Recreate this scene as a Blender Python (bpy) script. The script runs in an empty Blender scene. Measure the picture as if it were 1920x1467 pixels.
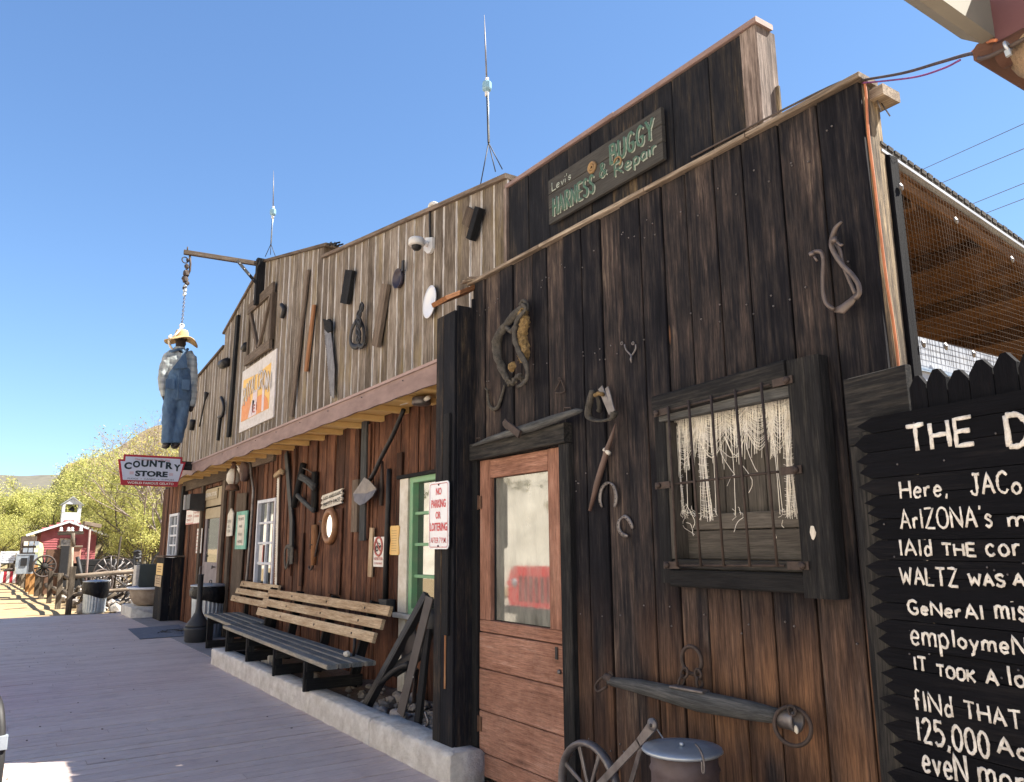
import bpy, bmesh, math, random
from mathutils import Vector, Matrix, noise as mnoise
random.seed(11)
scene = bpy.context.scene
COL = scene.collection
V = Vector
# ---------------------------------------------------------------- camera, sky, sun, exposure
FPX, CX, CY, EYE = 1450.0, 960.0, 733.5, 1.5
YAW, PITCH, ROLL = math.radians(56.324), math.radians(11.251), math.radians(-0.461)
_f = V((-math.sin(YAW)*math.cos(PITCH), math.cos(YAW)*math.cos(PITCH), math.sin(PITCH)))
_r0 = V((math.cos(YAW), math.sin(YAW), 0)); _u0 = _r0.cross(_f)
_r = _r0*math.cos(ROLL) + _u0*math.sin(ROLL); _u = -_r0*math.sin(ROLL) + _u0*math.cos(ROLL)
cam = bpy.data.objects.new('camera', bpy.data.cameras.new('camera')); COL.objects.link(cam)
cam.matrix_world = Matrix(((_r.x,_u.x,-_f.x,0),(_r.y,_u.y,-_f.y,0),(_r.z,_u.z,-_f.z,EYE),(0,0,0,1)))
cam.data.sensor_width = 36; cam.data.lens = 36*FPX/1920; cam.data.clip_end = 3000; cam.data.clip_start = .02
scene.camera = cam
SUN = V((0.50, 1.0, 1.42)).normalized()
el = math.asin(SUN.z); az = math.atan2(SUN.x, SUN.y)
w = bpy.data.worlds.new('World'); scene.world = w; w.use_nodes = True
nt = w.node_tree; bg = nt.nodes['Background']
sk = nt.nodes.new('ShaderNodeTexSky'); sk.sky_type = 'NISHITA'; sk.sun_disc = False
sk.sun_elevation = el; sk.sun_rotation = az; sk.air_density = 1.0; sk.dust_density = 0.15; sk.ozone_density = 3.0; sk.altitude = 3500
tn = nt.nodes.new('ShaderNodeMix'); tn.data_type = 'RGBA'; tn.blend_type = 'MULTIPLY'; tn.inputs[0].default_value = 1; tn.inputs[7].default_value = (.80, .955, 1.15, 1)
nt.links.new(sk.outputs[0], tn.inputs[6]); s1 = nt.nodes.new('ShaderNodeVectorMath'); s1.operation = 'MULTIPLY_ADD'; s1.inputs[1].default_value = (.13,)*3; s1.inputs[2].default_value = (1,)*3
s2 = nt.nodes.new('ShaderNodeVectorMath'); s2.operation = 'DIVIDE'
nt.links.new(tn.outputs[2], s1.inputs[0]); nt.links.new(tn.outputs[2], s2.inputs[0]); nt.links.new(s1.outputs[0], s2.inputs[1]); nt.links.new(s2.outputs[0], bg.inputs[0]); bg.inputs[1].default_value = 0.094
sun = bpy.data.objects.new('sun', bpy.data.lights.new('sun', 'SUN')); COL.objects.link(sun)
sun.data.energy = 5.0; sun.data.angle = math.radians(.5); sun.data.color = (1, .93, .82)
sun.rotation_euler = (-SUN).to_track_quat('-Z', 'Y').to_euler(); sun.location = (5, 12, 20)
scene.view_settings.view_transform = 'Standard'; scene.view_settings.look = 'None'
scene.view_settings.exposure = 2.05; scene.view_settings.gamma = 1.0
# ---------------------------------------------------------------- survey: photo pixel -> point on a known plane
def ray(x, y): return _f + _r*((x-CX)/FPX) - _u*((y-CY)/FPX)
O = V((0, 0, EYE))
def at(x, y, Y): d = ray(x, y); return O + d*(Y/d.y)
def atx(x, y, X): d = ray(x, y); return O + d*(X/d.x)
def atz(x, y, z=0.0): d = ray(x, y); return O + d*((z-EYE)/d.z)
def pts(l, Y): return [at(a, b, Y) for a, b in l]
def ptx(l, X): return [atx(a, b, X) for a, b in l]
# ---------------------------------------------------------------- mesh builder
def R(): return random.random()
def smooth_path(p, k=5, closed=False):
    p = [V(q) for q in p]; n = len(p); out = []
    if n < 3: return p
    for i in range(n if closed else n-1):
        a = p[(i-1) % n] if closed or i > 0 else p[0]*2-p[1]
        b = p[i]; c = p[(i+1) % n]
        d = p[(i+2) % n] if closed or i+2 < n else p[-1]*2-p[-2]
        for j in range(k):
            t = j/k
            out.append(.5*((2*b)+(c-a)*t+(2*a-5*b+4*c-d)*t*t+(3*b-a-3*c+d)*t**3))
    if not closed: out.append(p[-1])
    return out
class MB:
    def __init__(s): s.v=[]; s.f=[]; s.fm=[]; s.fs=[]; s.gc=[]; s.bd=[]; s.mats=[]; s.c=0
    def m(s, mat):
        if mat not in s.mats: s.mats.append(mat)
        s.c = s.mats.index(mat); return s
    def add(s, vs, fs, gc=None, rnd=None, ac=None, smooth=False):
        b = len(s.v); rnd = R() if rnd is None else rnd
        s.v += [V(q) for q in vs]
        s.gc += [V(q) for q in (gc or vs)]
        s.bd += [V((rnd, a, 0)) for a in (ac or [0]*len(vs))]
        for f in fs: s.f.append([b+i for i in f]); s.fm.append(s.c); s.fs.append(smooth)
        return s
    def bar(s, p, q, w, t, side=None, ch=0.0, rnd=None, q_w=None, roll=0):
        """board from p to q: width w along `side`, thickness t across"""
        p = V(p); q = V(q); d = q-p; L = d.length; d = d.normalized()
        if side is None: side = V((0,0,1)) if abs(d.z) < .9 else V((1,0,0))
        sd = V(side); sd = (sd - d*sd.dot(d)).normalized(); up = d.cross(sd)
        rnd = R() if rnd is None else rnd; off = rnd*9
        if ch: pr = [(-1,-1,0,1),(-1,-1,1,0),(1,-1,-1,0),(1,-1,0,1),(1,1,0,-1),(1,1,-1,0),(-1,1,1,0),(-1,1,0,-1)]
        else: pr = [(-1,-1,0,0),(1,-1,0,0),(1,1,0,0),(-1,1,0,0)]
        n = len(pr); vs=[]; gc=[]; ac=[]
        for k, c in enumerate((p, q)):
            ww = w if (k == 0 or q_w is None) else q_w
            for a, b, da, db in pr:
                x = a*ww/2+da*ch; y = b*t/2+db*ch
                vs.append(c+sd*x+up*y); gc.append(V((off+k*L, x, y))); ac.append(2*x/ww)
        fs = [[i, (i+1) % n, n+(i+1) % n, n+i] for i in range(n)] + [list(range(n))[::-1], list(range(n, 2*n))]
        return s.add(vs, fs, gc, rnd, ac)
    def box(s, x0, x1, y0, y1, z0, z1, ch=0.0, along='z', rnd=None):
        c = V(((x0+x1)/2, (y0+y1)/2, (z0+z1)/2)); X=V((1,0,0)); Y=V((0,1,0)); Z=V((0,0,1))
        if along == 'z': return s.bar(c-Z*(z1-z0)/2, c+Z*(z1-z0)/2, x1-x0, y1-y0, X, ch, rnd)
        if along == 'x': return s.bar(c-X*(x1-x0)/2, c+X*(x1-x0)/2, z1-z0, y1-y0, Z, ch, rnd)
        return s.bar(c-Y*(y1-y0)/2, c+Y*(y1-y0)/2, x1-x0, z1-z0, X, ch, rnd)
    def tube(s, P, r, n=8, closed=False, flat=None, smooth=True, rnd=None, caps=True, ns=0, nf=25):
        P = [V(p) for p in P]; N = len(P); rs = r if isinstance(r, (list, tuple)) else [r]*N
        rnd = R() if rnd is None else rnd; vs=[]; gc=[]; prev=None; L=0
        for i in range(N):
            if closed: t = P[(i+1) % N]-P[i-1]
            else: t = P[min(i+1, N-1)]-P[max(i-1, 0)]
            t = t.normalized() if t.length > 1e-9 else V((0,0,1))
            if prev is None: prev = V((0,0,1)) if abs(t.z) < .9 else V((1,0,0))
            a = (prev-t*prev.dot(t)); a = a.normalized() if a.length > 1e-6 else t.orthogonal().normalized(); prev = a; b = t.cross(a)
            if i: L += (P[i]-P[i-1]).length
            for k in range(n):
                an = 2*math.pi*k/n; o = (a*math.cos(an)+b*math.sin(an))*rs[i]
                if flat: fn, ff = flat; o = o - fn*o.dot(fn)*(1-ff)
                if ns: o = o*(1+ns*mnoise.noise((P[i]+o)*nf))
                vs.append(P[i]+o); gc.append(V((rnd*9+L, rs[i]*math.sin(an), rs[i]*math.cos(an))))
        fs = [[i*n+k, i*n+(k+1) % n, ((i+1) % N)*n+(k+1) % n, ((i+1) % N)*n+k] for i in range(N if closed else N-1) for k in range(n)]
        if caps and not closed: fs += [list(range(n))[::-1], [(N-1)*n+k for k in range(n)]]
        return s.add(vs, fs, gc, rnd, None, smooth)
    def lathe(s, c, prof, n=24, ax=(0,0,1), smooth=True, cap=True, sx=1.0, rnd=None):
        c = V(c); ax = V(ax).normalized(); a = ax.orthogonal().normalized() if abs(ax.z) < .99 else V((1,0,0)); b = ax.cross(a)
        rnd = R() if rnd is None else rnd; vs=[]; gc=[]
        for r, h in prof:
            for k in range(n):
                an = 2*math.pi*k/n
                vs.append(c+ax*h+(a*math.cos(an)*sx+b*math.sin(an))*r); gc.append(V((h+rnd*9, r*math.sin(an), r*math.cos(an))))
        m = len(prof)
        fs = [[i*n+k, i*n+(k+1) % n, (i+1)*n+(k+1) % n, (i+1)*n+k] for i in range(m-1) for k in range(n)]
        if cap: fs += [list(range(n))[::-1], [(m-1)*n+k for k in range(n)]]
        return s.add(vs, fs, gc, rnd, None, smooth)
    def prism(s, poly, ext, rnd=None, along=None):
        """flat outline extruded by the vector ext"""
        P = [V(p) for p in poly]; n = len(P); e = V(ext)
        rnd = R() if rnd is None else rnd; d = V(along) if along else (P[1]-P[0]); d = d.normalized()
        side = d.cross(e).normalized(); c = sum(P, V())/n
        vs = P+[p+e for p in P]; g = lambda p: V(((p-c).dot(d)+rnd*9, (p-c).dot(side), (p-c).dot(e.normalized())))
        gc = [g(p) for p in vs]; hw = max(abs(q.y) for q in gc)+1e-6
        fs = [[i, (i+1) % n, n+(i+1) % n, n+i] for i in range(n)]+[list(range(n))[::-1], list(range(n, 2*n))]
        return s.add(vs, fs, gc, rnd, [q.y/hw for q in gc])
    def blob(s, c, r, amp=.25, sub=2, fr=1.7, smooth=False, rnd=None):
        bm = bmesh.new(); bmesh.ops.create_icosphere(bm, subdivisions=sub, radius=1); c = V(c); r = V(r) if not isinstance(r, (int, float)) else V((r,r,r))
        sd = V((R()*50, R()*50, R()*50)); vs=[]
        for v in bm.verts:
            k = 1+amp*mnoise.noise(v.co*fr+sd); vs.append(c+V((v.co.x*r.x*k, v.co.y*r.y*k, v.co.z*r.z*k)))
        fs = [[v.index for v in f.verts] for f in bm.faces]; bm.free()
        return s.add(vs, fs, None, rnd, None, smooth)
    def torus(s, c, R_, r, nrm=(0,-1,0), N=24, n=8, a0=0, a1=360, sx=1.0):
        c = V(c); nm = V(nrm).normalized(); a = V((1,0,0)) if abs(nm.x) < .9 else V((0,1,0)); a = (a-nm*a.dot(nm)).normalized(); b = nm.cross(a)
        if b.z < 0: b = -b
        full = abs(a1-a0) >= 360
        P = [c+a*math.cos(math.radians(a0+(a1-a0)*i/N))*R_*sx+b*math.sin(math.radians(a0+(a1-a0)*i/N))*R_ for i in range(N if full else N+1)]
        return s.tube(P, r, n, closed=full)
    def sheet(s, q, rnd=None):
        """single flat face"""
        P = [V(p) for p in q]; d = (P[1]-P[0]).normalized(); return s.add(P, [list(range(len(P)))], None, rnd)
    def build(s, name, mat=None, parent=None, smooth_all=False):
        me = bpy.data.meshes.new(name); o = bpy.data.objects.new(name, me); COL.objects.link(o)
        L = parent.location.copy() if parent else V()
        if parent and parent.parent: L = L + parent.parent.location
        me.from_pydata([v-L for v in s.v], [], s.f)
        for i, m_ in enumerate(s.mats or [mat]): me.materials.append(m_)
        me.polygons.foreach_set('material_index', s.fm); me.polygons.foreach_set('use_smooth', [True]*len(s.f) if smooth_all else s.fs)
        for nm, dat in (('gc', s.gc), ('bd', s.bd)):
            a = me.attributes.new(nm, 'FLOAT_VECTOR', 'POINT'); a.data.foreach_set('vector', [x for q in dat for x in q])
        bm = bmesh.new(); bm.from_mesh(me); bmesh.ops.recalc_face_normals(bm, faces=bm.faces); bm.to_mesh(me); bm.free()
        if parent: o.parent = parent
        return o
def tag(o, label=None, cat=None, group=None, kind=None):
    for k, v in (('label', label), ('category', cat), ('group', group), ('kind', kind)):
        if v: o[k] = v
    return o
def thing(name, loc, label, cat, group=None):
    o = bpy.data.objects.new(name, None); COL.objects.link(o); o.location = loc; o.empty_display_size = .1
    return tag(o, label, cat, group)
def copy_tree(o, delta, label=None, rz=0):
    c = o.copy(); COL.objects.link(c)
    c.location = o.location+V(delta); c.rotation_euler.z += rz
    if label: c['label'] = label
    for ch in list(o.children):
        d = ch.copy(); COL.objects.link(d); d.parent = c
        for g in list(ch.children):
            e = g.copy(); COL.objects.link(e); e.parent = d
    return c
# ---------------------------------------------------------------- materials
def nodes(name):
    m = bpy.data.materials.new(name); m.use_nodes = True; n = m.node_tree.nodes; l = m.node_tree.links
    return m, n, l, n['Principled BSDF']
def rgba(c): return (c[0], c[1], c[2], 1)
def math_(n, l, op, a, b=None, c=None, clamp=False):
    x = n.new('ShaderNodeMath'); x.operation = op; x.use_clamp = clamp
    for i, q in enumerate((a, b, c)):
        if q is None: continue
        if isinstance(q, (int, float)): x.inputs[i].default_value = q
        else: l.new(q, x.inputs[i])
    return x.outputs[0]
def mix_(n, l, f, a, b, mode='MIX'):
    x = n.new('ShaderNodeMix'); x.data_type = 'RGBA'; x.blend_type = mode
    for i, q in ((0, f), (6, a), (7, b)):
        if isinstance(q, (int, float)): x.inputs[i].default_value = q
        elif isinstance(q, tuple): x.inputs[i].default_value = rgba(q)
        else: l.new(q, x.inputs[i])
    return x.outputs[2]
def noise_(n, l, vec, sc, w=None, det=4, rough=.6, scale=1.0):
    mp = n.new('ShaderNodeMapping'); mp.inputs['Scale'].default_value = sc; l.new(vec, mp.inputs[0])
    x = n.new('ShaderNodeTexNoise'); x.inputs['Scale'].default_value = scale; x.inputs['Detail'].default_value = det; x.inputs['Roughness'].default_value = rough
    l.new(mp.outputs[0], x.inputs['Vector'])
    if w is not None: x.noise_dimensions = '4D'; l.new(w, x.inputs['W'])
    return x.outputs[0]
def ramp_(n, l, f, stops):
    x = n.new('ShaderNodeValToRGB'); e = x.color_ramp.elements
    while len(e) < len(stops): e.new(.5)
    for i, (p, c) in enumerate(stops): e[i].position = p; e[i].color = rgba(c) if isinstance(c, tuple) else (c, c, c, 1)
    l.new(f, x.inputs[0]); return x.outputs[0]
MAT = {}
def wood(name, stops, vary=.5, blotch=.8, streak=1.0, rough=.8, edge=None, bump=.35, bare=None, fine=.5, sx=1.0, knots=None, dust=None):
    """weathered board: grain along each board's own length; edge = (colour, amount) of paint or wear left along the board edges;
    bare = (colour, z_low, z_high, amount) of a second tone mixed in near the ground"""
    m, n, l, p = nodes(name); a = n.new('ShaderNodeAttribute'); a.attribute_name = 'gc'; b = n.new('ShaderNodeAttribute'); b.attribute_name = 'bd'
    sp = n.new('ShaderNodeSeparateXYZ'); l.new(b.outputs['Vector'], sp.inputs[0]); rnd = sp.outputs[0]; ac = sp.outputs[1]
    W = math_(n, l, 'MULTIPLY', rnd, 41); g = a.outputs['Vector']
    n1 = noise_(n, l, g, (3.0*sx, 58*sx, 58*sx), W, 8, .74); n2 = noise_(n, l, g, (2.0*sx, 7*sx, 7*sx), W, 5, .68); n3 = noise_(n, l, g, (11*sx, 240*sx, 240*sx), W, 3, .65)
    t = math_(n, l, 'MULTIPLY_ADD', math_(n, l, 'SUBTRACT', n1, .5), streak*1.5, .5)
    t = math_(n, l, 'MULTIPLY_ADD', math_(n, l, 'SUBTRACT', n2, .5), blotch*1.5, t)
    t = math_(n, l, 'MULTIPLY_ADD', math_(n, l, 'SUBTRACT', rnd, .5), vary, t, clamp=True)
    c = ramp_(n, l, t, stops)
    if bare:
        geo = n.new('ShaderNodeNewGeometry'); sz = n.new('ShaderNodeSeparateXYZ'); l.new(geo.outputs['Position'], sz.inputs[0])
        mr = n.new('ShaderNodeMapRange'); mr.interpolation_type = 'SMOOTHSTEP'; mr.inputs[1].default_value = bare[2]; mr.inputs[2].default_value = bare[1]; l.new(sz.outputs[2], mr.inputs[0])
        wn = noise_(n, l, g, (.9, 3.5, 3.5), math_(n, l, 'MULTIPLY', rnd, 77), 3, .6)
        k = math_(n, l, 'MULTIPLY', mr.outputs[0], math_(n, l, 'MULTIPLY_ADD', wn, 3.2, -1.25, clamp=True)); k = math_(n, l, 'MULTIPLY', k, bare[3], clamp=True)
        mx_ = n.new('ShaderNodeMapRange'); mx_.interpolation_type = 'SMOOTHSTEP'; mx_.inputs[1].default_value = -3.25; mx_.inputs[2].default_value = -2.65; l.new(sz.outputs[0], mx_.inputs[0])   # second tone mixed in more strongly towards higher x
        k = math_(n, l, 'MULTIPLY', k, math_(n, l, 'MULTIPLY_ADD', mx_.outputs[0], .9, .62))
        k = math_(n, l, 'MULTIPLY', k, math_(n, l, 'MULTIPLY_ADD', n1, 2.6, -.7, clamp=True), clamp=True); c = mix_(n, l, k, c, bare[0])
    if edge:
        e = math_(n, l, 'POWER', math_(n, l, 'ABSOLUTE', ac), edge[4] if len(edge) > 4 else 1.0); ed = noise_(n, l, g, (2.2, 9, 9), math_(n, l, 'MULTIPLY', rnd, 23), 4, .7)
        e = math_(n, l, 'MULTIPLY_ADD', e, 1.0, math_(n, l, 'MULTIPLY_ADD', ed, 1.6, -1.35)); e = math_(n, l, 'MULTIPLY', e, edge[1]*3, clamp=True); c = mix_(n, l, e, c, edge[0])
        if len(edge) > 2:
            y = noise_(n, l, g, (.7, 3, 3), math_(n, l, 'MULTIPLY', rnd, 61), 4, .7); y = math_(n, l, 'MULTIPLY_ADD', y, 4, -2.15, clamp=True); c = mix_(n, l, math_(n, l, 'MULTIPLY', y, edge[3]), c, edge[2])
    if knots:
        mp = n.new('ShaderNodeMapping'); mp.inputs['Scale'].default_value = (1.5, 7.5, 7.5); l.new(g, mp.inputs[0]); vo = n.new('ShaderNodeTexVoronoi'); vo.inputs['Scale'].default_value = 1.0; l.new(mp.outputs[0], vo.inputs['Vector'])
        sv = n.new('ShaderNodeSeparateXYZ'); l.new(vo.outputs['Color'], sv.inputs[0]); gate = math_(n, l, 'GREATER_THAN', sv.outputs[0], .52); wob = math_(n, l, 'MULTIPLY_ADD', n2, .16, -.08); dd = math_(n, l, 'ADD', vo.outputs['Distance'], wob)
        k1 = math_(n, l, 'MULTIPLY', math_(n, l, 'MULTIPLY_ADD', dd, -9, 1.75, clamp=True), gate); c = mix_(n, l, math_(n, l, 'MULTIPLY', k1, .8), c, tuple(q*.55 for q in stops[1][1])); k2 = math_(n, l, 'MULTIPLY', math_(n, l, 'MULTIPLY_ADD', dd, -16, 1.6, clamp=True), gate); c = mix_(n, l, math_(n, l, 'MULTIPLY', k2, .75), c, knots)
    f = ramp_(n, l, n3, [(.28, 1-fine), (.62, 1.06)]); c = mix_(n, l, 1.0, c, f, 'MULTIPLY')
    if dust:
        geo = n.new('ShaderNodeNewGeometry'); d1 = noise_(n, l, geo.outputs['Position'], (.9,.9,.9), None, 6, .68); d2 = noise_(n, l, geo.outputs['Position'], (60,60,60), None, 2, .6)
        k = math_(n, l, 'MULTIPLY_ADD', d1, 2.6, -1.0, clamp=True); k = math_(n, l, 'MULTIPLY', k, math_(n, l, 'MULTIPLY_ADD', d2, 1.6, -.35, clamp=True)); c = mix_(n, l, math_(n, l, 'MULTIPLY', k, dust[1]), c, dust[0])
        d3 = noise_(n, l, geo.outputs['Position'], (2.3,2.3,2.3), None, 5, .7); c = mix_(n, l, math_(n, l, 'MULTIPLY', math_(n, l, 'MULTIPLY_ADD', d3, -4, 1.9, clamp=True), .45), c, tuple(q*.62 for q in stops[0][1]))
    l.new(c, p.inputs['Base Color']); p.inputs['Roughness'].default_value = rough; p.inputs['Specular IOR Level'].default_value = .12
    bu = n.new('ShaderNodeBump'); bu.inputs['Strength'].default_value = bump; bu.inputs['Distance'].default_value = .006
    l.new(math_(n, l, 'MULTIPLY_ADD', n3, .6, n1), bu.inputs['Height']); l.new(bu.outputs[0], p.inputs['Normal']); MAT[name] = m; return m
def plain(name, col, rough=.6, metal=0.0, col2=None, sc=6.0, amt=.5, bump=0.0, spec=.4, stretch=(1,1,1), det=5):
    m, n, l, p = nodes(name); tc = n.new('ShaderNodeTexCoord')
    f = noise_(n, l, tc.outputs['Object'], tuple(sc*q for q in stretch), None, det, .65)
    c2 = col2 or tuple(q*.55 for q in col); k = ramp_(n, l, f, [(.5-.28*amt-.02, c2), (.5+.2*amt+.04, col)])
    l.new(k, p.inputs['Base Color']); p.inputs['Roughness'].default_value = rough; p.inputs['Metallic'].default_value = metal; p.inputs['Specular IOR Level'].default_value = spec
    if bump:
        bu = n.new('ShaderNodeBump'); bu.inputs['Strength'].default_value = bump; bu.inputs['Distance'].default_value = .02
        l.new(noise_(n, l, tc.outputs['Object'], tuple(sc*3*q for q in stretch), None, 6, .7), bu.inputs['Height']); l.new(bu.outputs[0], p.inputs['Normal'])
    MAT[name] = m; return m
def glass(name, tint=(.03,.035,.035), refl=.3, dirt=0.0, dirtcol=(.35,.34,.3), alpha=1.0):
    m, n, l, p = nodes(name); p.inputs['Base Color'].default_value = rgba(tint); p.inputs['Roughness'].default_value = .03; p.inputs['IOR'].default_value = 1.7
    gl = n.new('ShaderNodeBsdfGlossy'); gl.inputs['Roughness'].default_value = .012 if not dirt else .045; gl.inputs['Color'].default_value = (.95,.97,.95,1)
    tc = n.new('ShaderNodeTexCoord'); bu = n.new('ShaderNodeBump'); bu.inputs['Strength'].default_value = .022; bu.inputs['Distance'].default_value = .02
    l.new(noise_(n, l, tc.outputs['Object'], (5,5,5), None, 3, .5), bu.inputs['Height']); l.new(bu.outputs[0], gl.inputs['Normal'])
    mx = n.new('ShaderNodeMixShader'); mx.inputs[0].default_value = refl; l.new(p.outputs[0], mx.inputs[1]); l.new(gl.outputs[0], mx.inputs[2]); out = mx.outputs[0]
    if dirt:
        df = n.new('ShaderNodeBsdfDiffuse'); df.inputs[0].default_value = rgba(dirtcol)
        f = noise_(n, l, tc.outputs['Object'], (9,9,2.5), None, 6, .7); f = math_(n, l, 'MULTIPLY_ADD', f, 1.1, dirt-.55, clamp=True)
        m2 = n.new('ShaderNodeMixShader'); l.new(f, m2.inputs[0]); l.new(out, m2.inputs[1]); l.new(df.outputs[0], m2.inputs[2]); out = m2.outputs[0]
    l.new(out, n['Material Output'].inputs[0]); MAT[name] = m; return m
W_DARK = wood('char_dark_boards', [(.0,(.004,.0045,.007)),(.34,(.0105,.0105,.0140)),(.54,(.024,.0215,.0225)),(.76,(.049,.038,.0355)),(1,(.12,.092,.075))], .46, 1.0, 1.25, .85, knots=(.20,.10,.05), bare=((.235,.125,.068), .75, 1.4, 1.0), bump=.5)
W_PAR = wood('charcoal_parapet_boards', [(.0,(.006,.007,.010)),(.45,(.013,.014,.018)),(.72,(.032,.028,.026)),(.9,(.09,.066,.042)),(1,(.17,.13,.08))], .35, 1.0, 1.1, .85, bump=.5, knots=(.12,.07,.04))
W_GREY = wood('grey_barn_boards', [(.0,(.055,.043,.033)),(.35,(.125,.102,.080)),(.65,(.215,.182,.150)),(1,(.36,.32,.275))], .35, 1.05, 1.15, .88, edge=((.62,.60,.58),1.0,(.27,.205,.085),.8,5.0), bump=.5)
W_RED = wood('red_brown_boards', [(.0,(.016,.009,.007)),(.3,(.046,.023,.016)),(.6,(.115,.052,.032)),(.85,(.20,.095,.055)),(1,(.30,.165,.095))], .45, .85, 1.1, .8, bump=.5, knots=(.22,.09,.04))
W_BLACK = wood('black_frame_wood', [(.0,(.007,.0075,.009)),(.5,(.018,.0185,.020)),(.8,(.052,.049,.044)),(1,(.11,.10,.082))], .3, .6, 1.0, .85, bump=.7)
W_SIGN = wood('painted_black_wood', [(.0,(.002,.0025,.004)),(.6,(.005,.0055,.008)),(1,(.018,.017,.018))], .3, .5, .8, .9, bump=.6)
W_CAP = wood('pale_cap_wood', [(.0,(.07,.055,.042)),(.5,(.22,.175,.135)),(1,(.46,.39,.31))], .3, 1.0, 1.3, .85, bump=.5)
W_POST = wood('pale_post_wood', [(.0,(.03,.024,.02)),(.42,(.11,.09,.07)),(.66,(.27,.21,.14)),(1,(.55,.44,.29))], .2, .7, 1.6, .85, bump=.8)
W_PINK = wood('rose_post_wood', [(.0,(.05,.038,.034)),(.45,(.19,.15,.13)),(1,(.44,.36,.31))], .2, 1.0, 1.4, .85, bump=.7)
W_BROWN = wood('brown_grey_wood', [(.0,(.045,.032,.024)),(.5,(.11,.085,.065)),(1,(.24,.19,.15))], .4, .7, 1, .85, bump=.5)
W_TAN = wood('tan_bench_wood', [(.0,(.14,.085,.045)),(.3,(.34,.24,.145)),(.65,(.50,.39,.26)),(1,(.64,.53,.38))], .3, .85, 1.2, .8, bump=.4, knots=(.2,.1,.05))
W_SEAT = wood('weathered_seat_wood', [(.0,(.05,.056,.062)),(.5,(.13,.145,.15)),(1,(.25,.26,.25))], .3, .6, .9, .8, edge=((.42,.36,.27),.35), bump=.4)
W_DOOR = wood('rose_door_paint', [(.0,(.13,.062,.043)),(.4,(.27,.135,.093)),(.7,(.36,.19,.135)),(1,(.5,.32,.25))], .15, .9, 1.25, .8, bump=.8, fine=.6, knots=(.12,.05,.04), dust=((.50,.36,.30),.5))
W_GREYD = wood('grey_inner_boards', [(.0,(.03,.028,.026)),(.5,(.085,.078,.069)),(1,(.17,.155,.135))], .25, .6, .8, .85, bump=.4)
W_ORANGE = wood('raw_split_wood', [(.0,(.12,.05,.022)),(.5,(.26,.12,.055)),(1,(.42,.26,.14))], .3, .8, 1, .8, bump=.5)
W_DRIFT = wood('grey_yoke_wood', [(.0,(.022,.024,.026)),(.5,(.075,.079,.081)),(1,(.17,.17,.165))], .2, .5, 1, .85, bump=.9)
W_FENCE = wood('fence_post_wood', [(.0,(.02,.016,.013)),(.45,(.075,.06,.046)),(1,(.22,.185,.145))], .6, .8, 1, .85, bump=.5)
W_OSB = wood('osb_sheet', [(.0,(.05,.022,.010)),(.5,(.12,.058,.025)),(1,(.22,.12,.055))], .2, 1.2, .5, .8, bump=.5, sx=.5)
W_DECK = wood('plum_deck_boards', [(.0,(.42,.325,.29)),(.5,(.57,.45,.40)),(1,(.68,.565,.50))], .25, .5, .6, .62, bump=.3, fine=.3, dust=((.62,.56,.52),.75))
M_IRON = plain('rusty_iron', (.075,.055,.047), .7, .35, (.03,.024,.022), 18, .8, .25)
M_STEEL = plain('grey_steel', (.2,.19,.19), .5, .6, (.09,.08,.078), 14, .7, .1)
M_BLKMET = plain('black_metal', (.016,.016,.018), .6, .1, None, 12, .6, .1)
M_RUST = plain('rust_sheet', (.16,.085,.05), .75, .2, (.06,.035,.025), 10, .8, .2)
M_LEATH = plain('cracked_leather', (.10,.09,.073), .75, 0, (.02,.018,.016), 26, .7, .9)
M_STRAW = plain('straw_stuffing', (.42,.29,.12), .95, 0, (.12,.075,.035), 60, .8, 1.0)
M_LACE = plain('lace_thread', (.84,.82,.76), .9, 0, (.74,.70,.6), 30, .5)
M_WHITE = plain('white_enamel', (.62,.65,.70), .35, 0, (.55,.57,.6), 5, .5, 0, .5)
M_PLAST = plain('white_plastic', (.60,.60,.58), .4, 0, (.48,.47,.45), 5, .5)
M_OLDWH = plain('chalky_white_paint', (.62,.6,.54), .7, 0, (.42,.38,.3), 8, .7, .15)
M_GREEN = plain('worn_green_paint', (.12,.32,.17), .6, 0, (.22,.34,.2), 9, .8, .1)
M_WINWH = plain('blue_white_paint', (.55,.58,.64), .6, 0, (.42,.44,.48), 8, .7)
M_RED = plain('sign_red', (.55,.05,.06), .5, 0, (.45,.05,.055), 8, .4)
M_MAROON = plain('sign_maroon', (.36,.022,.035), .5, 0, (.3,.02,.03), 6, .4)
M_NAVY = plain('sign_dark_ink', (.012,.03,.04), .6)
M_PALE = plain('sign_pale_face', (.48,.53,.64), .5, 0, (.44,.49,.6), 3, .4)
M_YELL = plain('soffit_cream_yellow', (.72,.50,.21), .7, 0, (.6,.4,.155), 2.5, .5)
M_FASC = plain('dusty_rose_fascia', (.235,.165,.15), .75, 0, (.15,.10,.09), 3.5, .7, .1, stretch=(1,1,3))
M_FLASH = plain('rose_flashing', (.29,.205,.185), .6, 0, (.21,.145,.13), 3, .7)
M_CONC = plain('whitewashed_concrete', (.70,.68,.63), .9, 0, (.34,.31,.27), 9, .95, 1.0, det=9)
M_SLAB = plain('porch_slab', (.27,.25,.25), .9, 0, (.17,.155,.155), 3, .7, .4)
M_GALV = plain('galvanised_metal', (.42,.47,.52), .42, .55, (.28,.32,.36), 7, .6, .05)
M_BAG = plain('black_bin_bag', (.004,.004,.005), .35, 0, (.006,.006,.008), 9, .5, .8, .2)
M_ASHCAN = plain('charcoal_plastic', (.025,.027,.03), .6, 0, (.035,.037,.04), 9, .5)
M_COPPER = plain('orange_cable', (.55,.20,.09), .5)
M_PURPLE = plain('violet_cable', (.25,.06,.22), .5)
M_CABLE = plain('brown_cable', (.075,.055,.045), .6)
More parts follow.
